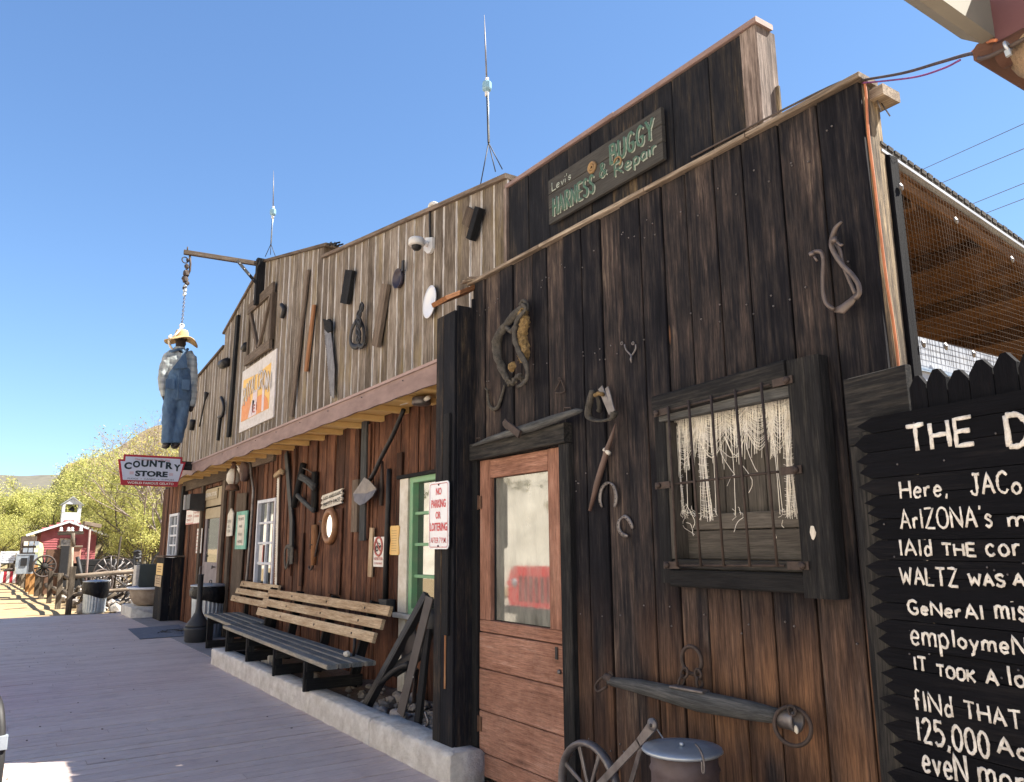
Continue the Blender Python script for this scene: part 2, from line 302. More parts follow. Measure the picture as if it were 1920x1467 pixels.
M_STUCCO = plain('tan_stucco', (.40,.28,.17), .95, 0, (.33,.225,.135), 30, .5, .6)
M_WOODRED = plain('maroon_fascia_paint', (.14,.06,.062), .6, 0, (.10,.042,.045), 4, .6, .1)
M_LOG = plain('brown_log', (.13,.058,.034), .75, 0, (.055,.025,.017), 6, .8, .3, stretch=(1,.3,3))
M_GUTTER = plain('cream_gutter', (.2,.19,.155), .8, 0, (.165,.155,.125), 3, .5)
M_WIRE = plain('galvanised_mesh', (.10,.08,.068), 1, 0, None, 6, .5, 0, .05)
M_SHEETW = plain('white_sheet_metal', (.34,.37,.42), .6, 0, (.26,.28,.32), 4, .5)
M_ROOF = plain('dark_shingle', (.045,.04,.036), .95, 0, (.02,.018,.016), 30, .6, .5)
M_ROCK = plain('river_rock', (.33,.30,.27), .9, 0, (.17,.15,.135), 8, .8, .5)
M_DIRT = plain('dry_dirt', (.14,.105,.085), .95, 0, (.07,.055,.045), 12, .7, .8)
M_SAND = plain('pale_sand', (.32,.235,.13), .95, 0, (.235,.165,.085), 3.5, .8, .5)
M_STRAWHAT = plain('straw_hat', (.50,.37,.18), .85, 0, (.36,.25,.11), 40, .6, .5)
M_DENIM = plain('faded_denim', (.085,.15,.235), .9, 0, (.03,.062,.115), 5, .8, .6, stretch=(1,1,.5))
M_SKIN = plain('dark_burlap_head', (.03,.022,.018), .9)
M_BOOT = plain('black_boot', (.02,.017,.016), .6)
M_ROPE = plain('pale_rope', (.7,.66,.56), .9)
M_BRASS = plain('yellow_plaque', (.60,.41,.15), .5, 0, (.6,.37,.1), 6, .5)
M_TURQ = plain('turquoise_paint', (.15,.42,.33), .6)
M_PINKP = plain('pink_notice', (.6,.30,.27), .7)
M_PAPER = plain('white_notice', (.68,.66,.62), .7, 0, (.6,.57,.52), 5, .4)
M_INK = plain('black_ink', (.03,.03,.03), .7)
M_FADERED = plain('faded_red_ink', (.52,.17,.14), .7)
M_GOLDP = plain('gold_poster_paint', (.68,.40,.075), .7, 0, (.72,.5,.2), 9, .8)
M_ORNG = plain('orange_poster_paint', (.62,.20,.045), .7, 0, (.65,.32,.16), 9, .8)
M_POSTW = plain('chipped_poster_white', (.62,.60,.60), .75, 0, (.45,.42,.38), 14, .8)
M_LILAC = plain('lilac_poster_paint', (.58,.47,.50), .75, 0, (.66,.6,.6), 12, .8)
M_SGREEN = plain('sign_green', (.04,.105,.07), .7, 0, (.075,.13,.10), 14, .6)
M_SWHITE = plain('sign_white_edge', (.42,.46,.40), .7, 0, (.22,.25,.21), 30, .8)
W_SGREY = wood('slate_sign_wood', [(0,(.028,.028,.028)),(.6,(.062,.06,.056)),(1,(.11,.10,.09))], .2, .4, .6, .8, bump=.3)
M_LETTER = plain('thick_white_paint', (.84,.83,.78), .7, 0, (.46,.43,.38), 38, .75, .5, .2)
M_BLUEGL = plain('pale_blue_ceramic', (.20,.34,.42), .3, 0, (.16,.28,.36), 5, .5)
M_DARKGAP = plain('dark_gap', (.008,.007,.007), 1)
G_DOOR = glass('dusty_door_glass', (.05,.055,.05), .2, .33, (.34,.345,.305))
G_WIN = glass('window_glass', (.03,.035,.035), .2)
G_MIRROR = glass('mirror_glass', (.1,.1,.1), .8)
# ================================================================ ground, deck, slab
YD, YS, YF = 2.85, 3.50, 3.00            # fronts of the dark shop, the store wall, the eave fascia
def ground_mesh():
    mb = MB(); n = 150; xs = [-20.9-(i/60)**2*38 if i else -20.9 for i in range(61)]
    ys = [-30+i*1.0 for i in range(31)]+[j*.35+.35 for j in range(24)]+[9+j*2.5 for j in range(24)]
    vs=[]; 
    for x in xs:
        for y in ys:
            d = max(0, -x-22); z = -.06+.05*mnoise.noise(V((x*.5, y*.5, 0)))*min(1, d/3+.15)
            vs.append((x, y, z))
    m = len(ys); fs = [[i*m+j, (i+1)*m+j, (i+1)*m+j+1, i*m+j+1] for i in range(len(xs)-1) for j in range(m-1)]
    mb.m(M_SAND).add(vs, fs, None, 0, None, True); return mb.build('sand_ground')
tag(ground_mesh(), kind='structure')
g = MB(); g.m(M_SAND).sheet([(-900,-900,-.16),(900,-900,-.16),(900,900,-.16),(-900,900,-.16)]); tag(g.build('ground'), kind='structure')
M_ROAD = plain('dusty_road', (.46,.40,.32), .95, 0, (.36,.31,.25), 4, .6, .4)
rd = MB(); rd.m(M_ROAD).sheet([(-20.8,-9,-.11),(30,-9,-.11),(30,-.9,-.11),(-20.8,-.9,-.11)]); tag(rd.build('road'), kind='structure')
dk = MB(); dk.m(W_DECK); bw = .142; x = -20.9; k = 0
while x < 1.5:
    cut = [-.9, -.9+1.1+R()*1.5, 2.735]; 
    if R() < .35: cut = [-.9, 2.735]
    if k % 4 == 0: cut[1:1] = [] 
    for a, b in zip(cut, cut[1:]):
        z = R()*.004; dk.bar((x+bw/2, a+.002, -.016+z), (x+bw/2, b-.002, -.016+z), bw-.005-(.004 if R() < .2 else 0)-.006-(.02 if R() < .16 else 0), .032, (1,0,0), .004)
    x += bw; k += 1
dk.m(M_DARKGAP).box(-20.89, 1.5, -.88, 2.73, -.14, -.036)
tag(dk.build('boardwalk'), kind='structure')
lt_ = MB()
for i in range(60):
    p = V((-18+R()*14, -.2+R()*2.9, .006)); lt_.m(M_OLDWH if R() < .5 else M_DIRT); lt_.blob(p, (.006+.012*R(), .005+.006*R(), .004), .4, 1)
tag(lt_.build('boardwalk_litter'), kind='stuff')
sl = MB(); sl.m(M_SLAB).box(-22, -10.9, 2.738, 3.495, -.12, .004, .004, 'x'); tag(sl.build('porch_slab'), kind='structure')
db = MB(); vs=[]; n=60
for i in range(n+1):
    for j in range(9):
        vs.append((-10.75+i*(5.8/n), 2.79+j*.0885, .10+.05*mnoise.noise(V((i*.35, j*.6, 3)))+.02*j/8))
db.m(M_DIRT).add(vs, [[i*9+j, (i+1)*9+j, (i+1)*9+j+1, i*9+j+1] for i in range(n) for j in range(8)], None, 0, None, True)
tag(db.build('dirt_bed'), kind='structure')
gr = MB(); gr.m(M_ROCK)
for i in range(170):
    x = -4.95-abs(random.gauss(0, 1.3))-R()*.2; y = 2.84+R()*.6; r = .018+.04*R()**2
    if x < -10.5: continue
    gr.blob((x, y, .12+r*.3), (r*1.3, r, r*.8), .35, 1)
tag(gr.build('gravel'), kind='stuff')
for i, (px, py, r, lb) in enumerate(((722,1338,.085,'mottled grey stone lying beside the leaning scrap at the curb'),(690,1325,.05,'small pale rock wedged at the foot of the rusty leaning rail'),(716,1342,.06,'flat light stone right behind the curb edge'),(505,1250,.075,'rounded pale rock under the long bench between its legs'),(752,1300,.06,'broken grey rock beside the flat leaning steel bar'))):
    p = atz(px, py, .2); mb = MB(); mb.m(M_ROCK).blob((p.x, max(2.87, p.y), .15), (r*1.35, r*.8, r*.75), .3, 3, 1.5, True); tag(mb.build('rock'), lb, 'rock', 'rocks in the bed under the benches')
cb = MB(); cb.m(M_CONC)
def rough_block(mb, x0, x1, y0, y1, z0, z1, nx, amp=.008, r=.02):
    """cast block with worn, uneven faces and rounded arrises"""
    prof = [(y0,z0),(y0,z0+(z1-z0)*.5),(y0,z1-r),(y0+r*.4,z1-r*.35),(y0+r,z1),((y0+y1)/2,z1),(y1-r,z1),(y1,z1-r),(y1,z0)]; m=len(prof); vs=[]
    for i in range(nx+1):
        x = x0+(x1-x0)*i/nx
        for (y, z) in prof:
            q = V((x*3, y*7, z*7)); vs.append((x+amp*(mnoise.noise(q+V((9,0,0)))+.5*mnoise.noise(q*4)), y+amp*(mnoise.noise(q*1.5)+.7*mnoise.noise(q*5)), z+(amp*mnoise.noise(q+V((0,5,0))) if z > z0 else 0)))
    fs = [[i*m+j, (i+1)*m+j, (i+1)*m+j+1, i*m+j+1] for i in range(nx) for j in range(m-1)]+[list(range(m)), [nx*m+j for j in range(m)]]
    mb.add(vs, fs, None, None, None, True)
rough_block(cb, -11.05, -8.62, 2.585, 2.78, -.02, .195, 90, .004); rough_block(cb, -8.612, -5.9, 2.583, 2.782, -.02, .197, 110, .004); rough_block(cb, -5.896, -4.62, 2.585, 2.84, -.02, .195, 70, .007, .03)
tag(cb.build('concrete_curb'), 'low whitewashed concrete curb running along the edge of the boardwalk under the benches', 'curb')
# ================================================================ plank walls
def planks(mb, xs, y, zt, zb, th=.022, holes=(), gap=.006, jit=.006, ch=.003):
    """vertical boards between the seam positions xs; zt(x), zb(x) top and bottom; holes = (x0,x1,z0,z1)"""
    for a, b in zip(xs, xs[1:]):
        c = (a+b)/2; seg = [(zb(c), None)]; cuts = sorted([h for h in holes if h[0]-1e-4 <= a and b <= h[1]+1e-4], key=lambda h: h[2]); lo = zb(c); segs=[]
        for h in cuts: segs.append((lo, h[2], 0)); lo = h[3]
        segs.append((lo, None, 1)); rnd = R(); dy = (R()-.5)*jit; x0 = a+gap/2; x1 = b-gap/2
        for z0, z1, top in segs:
            t0, t1 = (zt(x0), zt(x1)) if top else (z1, z1)
            if min(t0, t1)-z0 < .01: continue
            f = y+dy; off = rnd*9; hw = (x1-x0)/2
            vs = [(x0,f+ch,z0),(x0+ch,f,z0),(x1-ch,f,z0),(x1,f+ch,z0),(x1,f+th,z0),(x0,f+th,z0),(x0,f+ch,t0),(x0+ch,f,t0),(x1-ch,f,t1),(x1,f+ch,t1),(x1,f+th,t1),(x0,f+th,t0)]
            gc = [(off+v[2], v[0]-c, v[1]-y) for v in vs]; ac = [(v[0]-c)/hw for v in vs]
            mb.add(vs, [[i, (i+1) % 6, 6+(i+1) % 6, 6+i] for i in range(6)]+[[5,4,3,2,1,0],[6,7,8,9,10,11]], gc, rnd, ac)
def seams(x0, x1, lo, hi, must=()):
    must = sorted(set([x0, x1]+[m for m in must if x0 < m < x1])); out=[x0]
    for a, b in zip(must, must[1:]):
        n = max(1, round((b-a)/((lo+hi)/2))); ws = [lo+(hi-lo)*R() for _ in range(n)]; s = (b-a)/sum(ws); x = a
        for q in ws: x += q*s; out.append(x)
    return out
# ================================================================ dark harness shop (front plane YD)
shop = thing('harness_shop', (-3.2, YD, 0), 'dark charred board workshop with a stepped false front and a rose painted half door', 'building')
XL, XR = -4.80, -1.645
dx0, dx1 = at(888,1000,YD).x, at(1066,1000,YD).x; dzt = at(975,850,YD).z
wx0, wx1, wz0, wz1 = -2.805, -2.045, 1.395, 2.135
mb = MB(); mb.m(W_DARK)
holes = ((dx0, dx1, 0, dzt), (wx0, wx1, wz0, wz1))
ztop = lambda x: 3.425-.008*(x-XL)
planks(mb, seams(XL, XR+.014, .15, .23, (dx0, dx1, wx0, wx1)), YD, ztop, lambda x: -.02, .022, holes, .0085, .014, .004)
mb.m(W_BLACK); mb.box(-4.30, XR-.02, YD+.03, YD+.10, -.02, .015, 0, 'x')
for a, b, c, d in ((XL, dx0, -.02, 3.4), (dx1, wx0, -.02, 3.38), (wx1, XR-.02, -.02, 3.38), (wx0, wx1, -.02, wz0), (wx0, wx1, wz1, 3.38), (dx0, dx1, dzt, 3.38)):
    mb.m(M_DARKGAP).box(a, b, YD+.024, YD+.034, c, d)
mb.build('front_wall', None, shop)
nail = MB(); nail.m(M_STEEL)
for i in range(150):
    x = XL+.05+R()*(XR-XL-.1); z = random.choice((.45, 1.15, 1.85, 2.6, 3.2))+(R()-.5)*.12
    if (wx0-.12 < x < wx1+.25 and wz0-.15 < z < wz1+.15) or (dx0 < x < dx1 and z < dzt): continue
    nail.lathe((x, YD-.004, z), [(.005,0),(.004,.004),(.001,.0055)], 6, (0,-1,0))
o = nail.build('nail_head', None, shop); o['kind'] = 'stuff'
# parapet above the lower front
px0, px1 = at(953,400,YD-.02).x, at(1396,150,YD-.02).x; pz = at(1170,215,YD-.02).z
pz0, pz1 = at(957,346,YD-.02).z, at(1388,60,YD-.02).z
pt = lambda x: pz0+(pz1-pz0)*(x-px0)/(px1-px0)
mb = MB(); mb.m(W_PAR); planks(mb, seams(px0, px1, .17, .3), YD-.015, lambda x: pt(x)-.015, lambda x: 3.44, .022, gap=.005)
mb.m(M_DARKGAP).box(px0, px1, YD+.012, YD+.02, 3.42, min(pz0,pz1)-.03); mb.build('parapet_wall', None, shop)
mb = MB(); mb.m(M_FASC)
mb.bar((px0-.02, YD+.03, pz0+.0), (px0+.55*(px1-px0), YD+.03, pt(px0+.55*(px1-px0))+.005), .03, .13, (0,0,1), .004); mb.bar((px0+.55*(px1-px0)+.002, YD+.03, pt(px0+.55*(px1-px0))), (px1+.10, YD+.03, pz1+.004), .03, .13, (0,0,1), .004)
mb.m(W_PINK).bar((px0-.02, YD-.022, 3.44), (px0-.02, YD-.022, pz0-.018), .035, .03, (1,0,0), .003)
mb.build('parapet_cap', None, shop)
mb = MB(); mb.m(W_PINK).bar((px1+.035, YD+.055, 3.44), (px1+.035, YD+.055, pz1-.013), .10, .15, (1,0,0), .006); mb.m(W_POST).bar((px1+.09, YD+.10, 3.44), (px1+.09, YD+.10, 3.66), .012, .03, (0,1,0)); mb.build('parapet_end_post', None, shop)
mb = MB(); mb.m(W_CAP)
q = [-4.83,-3.9,-2.9,-2.2,XR+.04]
for a, b in zip(q, q[1:]): mb.bar((a+.003, YD+.035, ztop(a)+.012), (b-.003, YD+.035, ztop(b)+.012), .024, .14, (0,0,1), .004)
mb.build('wall_cap', None, shop)
# wing post beside the porch, with its tilted cap board
p0 = atz(804,1389,.19); yw = 2.672
mb = MB(); mb.m(W_PAR); xs = [-5.035, -4.925, -4.752]
for a, b in zip(xs, xs[1:]): mb.box(a+.003, b-.003, yw, yw+.022, .19, 3.19, .003)
mb.box(-4.774, -4.75, yw+.024, YD-.002, .19, 3.23, .003); mb.box(-5.035, -5.012, yw+.024, YS, .19, 3.19, .003); mb.box(-4.752, XL+.03, YD-.03, YD-.004, .02, 3.3)
mb.m(W_ORANGE).box(-4.862, -4.842, yw-.008, yw-.001, .55, 2.05, .002); mb.m(W_BLACK).bar((-4.835, yw-.012, .9), (-4.835, yw-.012, 2.43), .085, .02, (1,0,0), .003)
mb.build('wing_wall', None, shop)
mb = MB(); c0 = atx(815,572,-4.86); c1 = atx(872,541,-4.86)
mb.m(W_ORANGE).bar(V((-4.87, 2.60, 3.27)), V((-4.87, YD+.04, 3.425)), .22, .035, (1,0,0), .004)
mb.m(W_CAP)
for k in range(9): mb.bar((-4.86+.015*k, YD-.09+R()*.03, 3.44+R()*.02), (-4.82+.02*k, YD+.05, 3.462+R()*.02), .012, .008, (1,0,0))
mb.build('wing_cap', None, shop)
# right corner post, side wall, cross piece, conduit
mb = MB(); mb.m(W_POST)
mb.bar((XR-.01, YD+.063, -.02), (XR-.01, YD+.063, 3.40), .05, .075, (1,0,0), .004); mb.bar((XR-.02, YD+.122, -.02), (XR-.02, YD+.122, 3.36), .04, .10, (1,0,0), .006)
mb.m(W_SIGN); mb.bar((XR-.012, YD+.212, -.02), (XR-.012, YD+.212, 3.12), .05, .07, (1,0,0), .005)  # blacker wood here: the roof overhang's shade is put into the colour
mb.build('corner_post', None, shop)
mb = MB(); mb.m(W_CAP).bar((XR-.12, YD+.135, 3.36), (XR+.075, YD+.135, 3.36), .13, .05, (0,1,0), .004)
mb.m(M_STEEL).tube([(XR+.03, YD+.13, 3.335), (XR+.05, YD+.15, 3.27)], .003, 5); mb.tube([(XR+.03, YD+.10, 3.335), (XR+.035, YD+.11, 3.29)], .004, 5)
mb.build('corner_bracket', None, shop)
# shed behind: roof slope, wire mesh, white sheet
r0 = atx(1652,278,XR); r1 = atx(1920,462,XR); dr = (r1-r0).normalized(); r2 = r0+dr*3.2
mb = MB(); mb.m(M_ROOF).prism([r0+V((0,0,.0)), r2, r2+V((0,0,.022)), r0+V((0,0,.022))], (-3.0,0,0))
for i in range(60): p = r0+dr*(.02+i*.052); mb.bar(p+V((.004,0,.026)), p+V((-.06,0,.028)), .04, .012+.012*R(), dr, 0)
mb.build('shed_roof', None, shop)
mb = MB(); mb.m(M_SHEETW).bar(r0+V((-.012,0,-.008)), r2+V((-.012,0,-.008)), .013, .03, (0,0,1)); mb.build('drip_edge', None, shop)
mb = MB(); mb.m(W_OSB); nb = 3
for i in range(nb):
    a = r0+dr*(3.2*i/nb)+V((0,0,-.03)); b = r0+dr*(3.2*(i+1)/nb-.004)+V((0,0,-.03)); mb.bar((a+b)/2+V((-.02,0,0)), (a+b)/2+V((-2.9,0,0)), (b-a).length, .012, dr, 0)
mb.build('roof_sheathing', None, shop)
mb = MB(); mb.m(W_OSB).bar(r0+V((-.05,0,-.06)), r2+V((-.05,0,-.06)), .05, .04, (0,0,1), .003)
for i in range(5): p = r0+dr*(.35+.62*i); mb.bar(p+V((-.07,0,-.075)), p+V((-2.9,0,-.075)), .08, .04, (0,0,1), .003)
mb.build('rafter', None, shop)
mb = MB(); mb.m(W_BROWN); mb.box(-4.7, -4.66, YD+.3, 6.3, 0, 2.3); mb.box(-4.66, XR-.1, 6.2, 6.25, 0, 2.1); mb.build('back_wall', None, shop)
mb = MB(); mb.m(M_WIRE)
zl = 2.33
for i in range(64):
    y = YD+.25+i*.026; zt_ = r0.z+(y-r0.y)*dr.z/dr.y-.03
    if zt_ > zl: mb.tube([(XR+.012+.006*math.sin(i), y, zl-.1), (XR+.012+.008*math.sin(i*.7), y+.01, (zl+zt_)/2), (XR+.012, y, zt_)], .0008, 3)
for j in range(34):
    z = zl-.08+j*.026; ye = min(YD+1.9, r0.y+(z+.03-r0.z)*dr.y/dr.z) if z+.03 > r2.z else YD+1.9
    mb.tube([(XR+.014, YD+.24, z), (XR+.02, (YD+.24+ye)/2, z-.006*math.sin(j)), (XR+.014, ye, z)], .0008, 3)
o = mb.build('wire_mesh', None, shop)
mb = MB(); mb.m(M_SHEETW).box(XR-.03, XR-.015, YD+.25, 5.2, 1.6, 2.34); mb.m(M_GALV).box(XR-.012, XR-.004, YD+.25, 5.2, 2.19, 2.205); mb.build('white_panel', None, shop)
for px, py in ((1689,351),(1792,414),(1897,487),(1731,645),(1773,650),(1825,664)):
    p = atx(px, py, XR+.02); mb = MB(); mb.m(M_STEEL).lathe(p, [(.0,0),(.017,.0),(.017,.003),(.005,.005),(.005,.009)], 12, (1,0,0)); mb.build('washer', None, shop)
# door
mb = MB(); mb.m(W_BLACK); jx0, jx1 = at(886,1000,YD-.02).x, at(1080,1000,YD-.03).x
lx0, lx1 = at(899,1000,YD-.01).x, at(1057,1000,YD-.01).x
mb.bar((lx0-.04, YD-.005, 0), (lx0-.04, YD-.005, dzt), .075, .05, (1,0,0), .004); mb.bar((lx1+.055, YD-.015, 0), (lx1+.055, YD-.015, dzt), .10, .06, (1,0,0), .005)
q0, q1 = at(888,862,YD-.03), at(1066,822,YD-.03); q0.z -= .055; q1.z -= .055
mb.bar((q0.x, YD-.03, dzt+.055), (q1.x, YD-.03, dzt+.065), .12, .07, (0,0,1), .006); mb.build('door_frame', None, shop)
yl = YD-.008
gx0, gx1 = at(919,1000,yl).x, at(1028,1000,yl).x; gz1 = at(972,889,yl).z; gz0 = at(980,1172,yl).z; dz2 = at(980,1198,yl).z
mb = MB(); mb.m(W_DOOR)
for a, b in ((lx0, gx0), (gx1, lx1)): mb.box(a+.002, b-.002, yl, yl+.045, gz0, dzt-.008, .004)
mb.box(gx0+.001, gx1-.001, yl+.003, yl+.045, gz1, dzt-.008, .004, 'x'); mb.box(lx0+.002, lx1-.002, yl+.002, yl+.045, dz2+.004, gz0-.003, .004, 'x')
zz = [dz2, dz2-.235, dz2-.50, dz2-.76, .02]
for a, b in zip(zz, zz[1:]): mb.box(lx0+.001, lx1-.006*R(), yl-.003*R(), yl+.04, b+.003, a-.003, .005, 'x')
mb.m(W_BLACK); mb.box(gx0+.002, gx0+.016, yl+.03, yl+.05, gz0, gz1, .002); mb.box(gx0+.017, gx1, yl+.042, yl+.05, gz0-.0, gz0+.018, .002, 'x')
door = mb.build('half_door', None, shop)
pn = MB(); pn.m(G_DOOR).sheet([(gx0+.003,yl+.040,gz0+.002),(gx1-.003,yl+.040,gz0+.002),(gx1-.003,yl+.040,gz1-.002),(gx0+.003,yl+.040,gz1-.002)]); pn.build('pane', None, door)
for zc in (at(896,943,yl).z, at(899,1356,yl).z):
    hg = MB(); hg.m(M_RUST).box(lx0-.036, lx0-.003, yl-.012, yl-.008, zc-.05, zc+.05, .001); hg.box(lx0+.003, lx0+.036, yl-.012, yl-.006, zc-.045, zc+.045, .001); hg.tube([(lx0, yl-.013, zc-.05), (lx0, yl-.013, zc+.05)], .006, 8); hg.build('hinge', None, door)
lk = MB(); c = at(1045,1225,yl); lk.m(M_BLKMET).box(c.x-.012, c.x+.012, yl-.010, yl-.004, c.z-.035, c.z+.035, .002); lk.build('lock_plate', None, door); lk = MB(); lk.m(M_STEEL).lathe((c.x+.03, yl-.006, c.z-.1), [(.0,0),(.014,.001),(.012,.012),(.0,.014)], 10, (0,-1,0)); lk.build('knob', None, door)
# barred window
mb = MB(); mb.m(W_BLACK); y0 = YD-.055
mb.box(wx0-.085, wx0-.002, y0+.01, YD-.003, wz0-.085, wz1+.06, .006)
mb.bar((wx0-.05, y0-.002, wz1+.055), (wx1+.0, y0-.002, wz1+.085), .105, .055, (0,0,1), .008)
mb.box(wx1+.002, wx1+.158, y0-.022, YD-.003, wz0-.115, wz1+.13, .006)
mb.m(W_DRIFT).bar((wx0-.03, y0+.02, wz1+.0), (wx1, y0+.02, wz1+.005), .05, .05, (0,0,1), .004)
mb.m(W_BLACK).box(wx0-.0, wx1+.0, y0-.008, YD-.003, wz0-.10, wz0-.02, .008, 'x'); mb.box(wx0, wx1, y0+.02, YD-.003, wz0-.018, wz0+.03, .005, 'x')
mb.m(W_GREYD); mb.box(wx0-.012, wx0+.02, YD-.04, YD+.1, wz0+.032, wz1-.03, .003); mb.box(wx1-.02, wx1+.001, YD-.02, YD+.1, wz0+.032, wz1-.03, .003)
win = mb.build('barred_window', None, shop)
mb = MB(); mb.m(W_GREYD); x = wx0+.02; i = 0
ws = [.09,.12,.135,.11,.145,.12]
for q in ws: mb.box(x+.002, x+q-.003, YD+.105, YD+.125, wz0, wz1-.02, .003); x += q
mb.box(wx0+.02, wx1-.02, YD+.055, YD+.075, wz0+.03, wz0+.165, .004, 'x'); mb.box(wx0+.02, wx1-.02, YD+.05, YD+.07, wz0+.17, wz0+.245, .004, 'x')
mb.m(M_DARKGAP).box(wx0-.1, wx1+.1, YD+.13, YD+.14, wz0-.1, wz1+.1)
mb.build('inner_boards', None, win)
gb = MB(); gb.m(M_IRON); yb = y0-.03
def flatbar(a, b):
    a = V(a); b = V(b); d = (b-a).normalized(); gb.tube([a+d*.07, b-d*.09], .0058, 8)
    for p, k in ((a, 1), (b, -1)):
        e = p+d*k*.075; gb.bar(p-d*k*.026, e, .034, .006, (0,0,1), .001); gb.lathe(p+V((0,-.004,0)), [(.016,0),(.016,.008),(.009,.015),(0,.016)], 8, (0,-1,0))
for (a, b), (c, d) in (((1233,775),(1476,713)), ((1236,911),(1493,881)), ((1252,1060),(1506,1061))):
    flatbar(at(a,b,yb), at(c,d,yb))
for (a, b), (c, d) in (((1253,762),(1269,1063)), ((1291,751),(1314,1063)), ((1333,742),(1357,1062)), ((1378,731),(1406,1063)), ((1427,718),(1457,1062))):
    gb.tube([at(a,b,yb-.012), at(c,d,yb-.012)], .0062, 8)
gb.build('iron_grille', None, win)
lc = MB(); lc.m(M_LACE); yc = YD+.02
def strand(l, r=.0012, wob=.004):
    P = [at(a, b, yc+(R()-.5)*.02) for a, b in l]; P = smooth_path(P, 4) if len(P) > 2 else [P[0].lerp(P[1], t/6) for t in range(7)]
    lc.tube([p+V(((R()-.5)*wob, (R()-.5)*wob, (R()-.5)*wob)) for p in P], r, 3, smooth=False)
top = lambda x: 783-(x-1258)*.155-9*math.sin((x-1258)/34.0)**2
for i in range(200):
    x = 1257+i*1.12+R()*2; z = top(x); ln = 30+85*R()**1.5
    strand([(x, z-8), (x+1+R()*2, z+ln*.5), (x+3*R()+.02*ln, z+ln)], .0008+.0006*R(), .003)
for k in range(30):
    x0 = 1256
    for a, b in ((1257,1308),(1306,1362),(1358,1402),(1398,1450),(1440,1481)):
        if k > 18 and R() < .45: continue
        d = 1+k*2.5+R()*3; m = (a+b)/2; strand([(a, top(a)+d*.72), (m, top(m)+d+7+k*.5), (b, top(b)+d*.72)], .0009+.0006*R(), .002)
def column(x0, y0, x1, y1, w0, n):
    for i in range(n):
        o = (R()-.5)*w0; strand([(x0+o, y0), ((x0+x1)/2+o*.8, (y0+y1)/2), (x1+o*1.5, y1+R()*12)], .0010, .004)
    for j in range(int((y1-y0)/7)):
        t = (j+R())*7/(y1-y0); cx = x0+(x1-x0)*t; cy = y0+(y1-y0)*t; strand([(cx-w0*.6, cy+3*R()), (cx, cy+4), (cx+w0*.6, cy+3*R())], .0009, .003)
column(1268,800,1274,962,15,16); column(1312,785,1326,968,16,20); column(1474,760,1483,962,16,16); column(1285,800,1288,870,10,8); column(1379,785,1381,830,10,8); column(1445,770,1450,850,8,6)
for l in (((1333,790),(1338,860),(1343,965)), ((1368,790),(1376,880),(1379,965)), ((1446,770),(1454,860),(1463,965)), ((1449,770),(1457,860),(1467,960)), ((1284,800),(1287,870),(1289,950)), ((1400,780),(1398,830),(1412,870),(1420,885)), ((1350,820),(1352,850),(1370,880),(1378,890)), ((1350,842),(1368,857),(1386,856)), ((1390,870),(1408,895),(1410,912),(1403,925)), ((1363,912),(1371,895),(1378,890)), ((1286,945),(1302,975),(1300,990)), ((1286,980),(1296,985),(1300,1005)), ((1376,998),(1383,980),(1394,970)), ((1290,960),(1280,985),(1302,1003)), ((1450,970),(1454,1000),(1456,1010)), ((1468,975),(1466,985),(1470,990))): strand(l, .0014, .002)
for i in range(46):
    x = random.choice((1276,1284,1292,1322,1330,1338,1379,1465,1478))+(R()-.5)*16; y = 955+R()*14; strand([(x, y-12*R()), (x+(R()-.5)*14, y), (x+(R()-.5)*22, y+8*R())], .0010, .003)
lc.build('torn_lace_curtain', None, win)
st = MB(); st.m(M_OLDWH).blob(at(1524,999,y0-.024), (.013,.004,.028), .3, 2); st.build('paint_chip', None, win)
# ================================================================ country store (wall plane YS, eave fascia YF)
store = thing('country_store', (-13, YS, 0), 'long weathered plank store with a stepped gable front and a scalloped eave over benches', 'building')
XP = -12.95
zpk = at(498,489,YS).z; sR = at(608,461,YS); sR2 = at(597,491,YS); eR = at(952,331,YS); sL = at(423,622,YS); sL2 = at(424,646,YS); eL = at(368,712,YS)
def gable(x):
    if x > XP: 
        if x < sR.x: return zpk+(sR.z-zpk)*(x-XP)/(sR.x-XP)
        if x > XV: return 4.13  # unseen low wall end, height shaped to trim the sun patch on the deck
        return sR2.z+(eR.z-sR2.z)*(x-sR.x)/(eR.x-sR.x)
    if x > sL.x: return zpk+(sL.z-zpk)*(x-XP)/(sL.x-XP)
    return sL2.z+(eL.z-sL2.z)*(x-sL2.x)/(eL.x-sL2.x)
XE0, XE1 = -19.35, -4.7
XV = -5.29
zu = at(808,682,YS).z-.06
mb = MB(); mb.m(W_GREY); planks(mb, seams(XE0, XE1, .18, .27, (sL.x, sR.x, XV)), YS, lambda x: gable(x)-.02, lambda x: zu, .02, gap=.014, jit=.016)
mb.m(M_DARKGAP)
n = 200
for i in range(n):
    a = XE0+(XE1-XE0)*i/n; b = XE0+(XE1-XE0)*(i+1)/n; z = min(gable(a+.01), gable(b-.01), gable((a+b)/2))-.06; mb.box(a, b, YS+.024, YS+.034, zu, z)
mb.build('upper_wall', None, store)
mb = MB(); mb.m(W_BROWN)
def cap(a, b):
    a = V(a); b = V(b); d = (b-a).normalized(); mb.bar(a+V((0,.06,0)), b+V((0,.06,0)), .045, .20, (0,0,1), .004)
cap((XP+.0, YS, zpk+.0), (sR.x+.16, YS, gable(sR.x-.01)-.04)); cap((sR.x-.0, YS, sR2.z+.0), (XV+.01, YS, eR.z-.005))
cap((XP, YS, zpk), (sL.x-.1, YS, gable(sL.x+.01)-.02)); cap((sL.x, YS, gable(sL.x-.01)), (XE0-.1, YS, gable(XE0)))
mb.box(sR.x-.01, sR.x+.02, YS-.01, YS+.16, sR2.z, sR.z-.03, .003)
mb.m(W_BLACK)
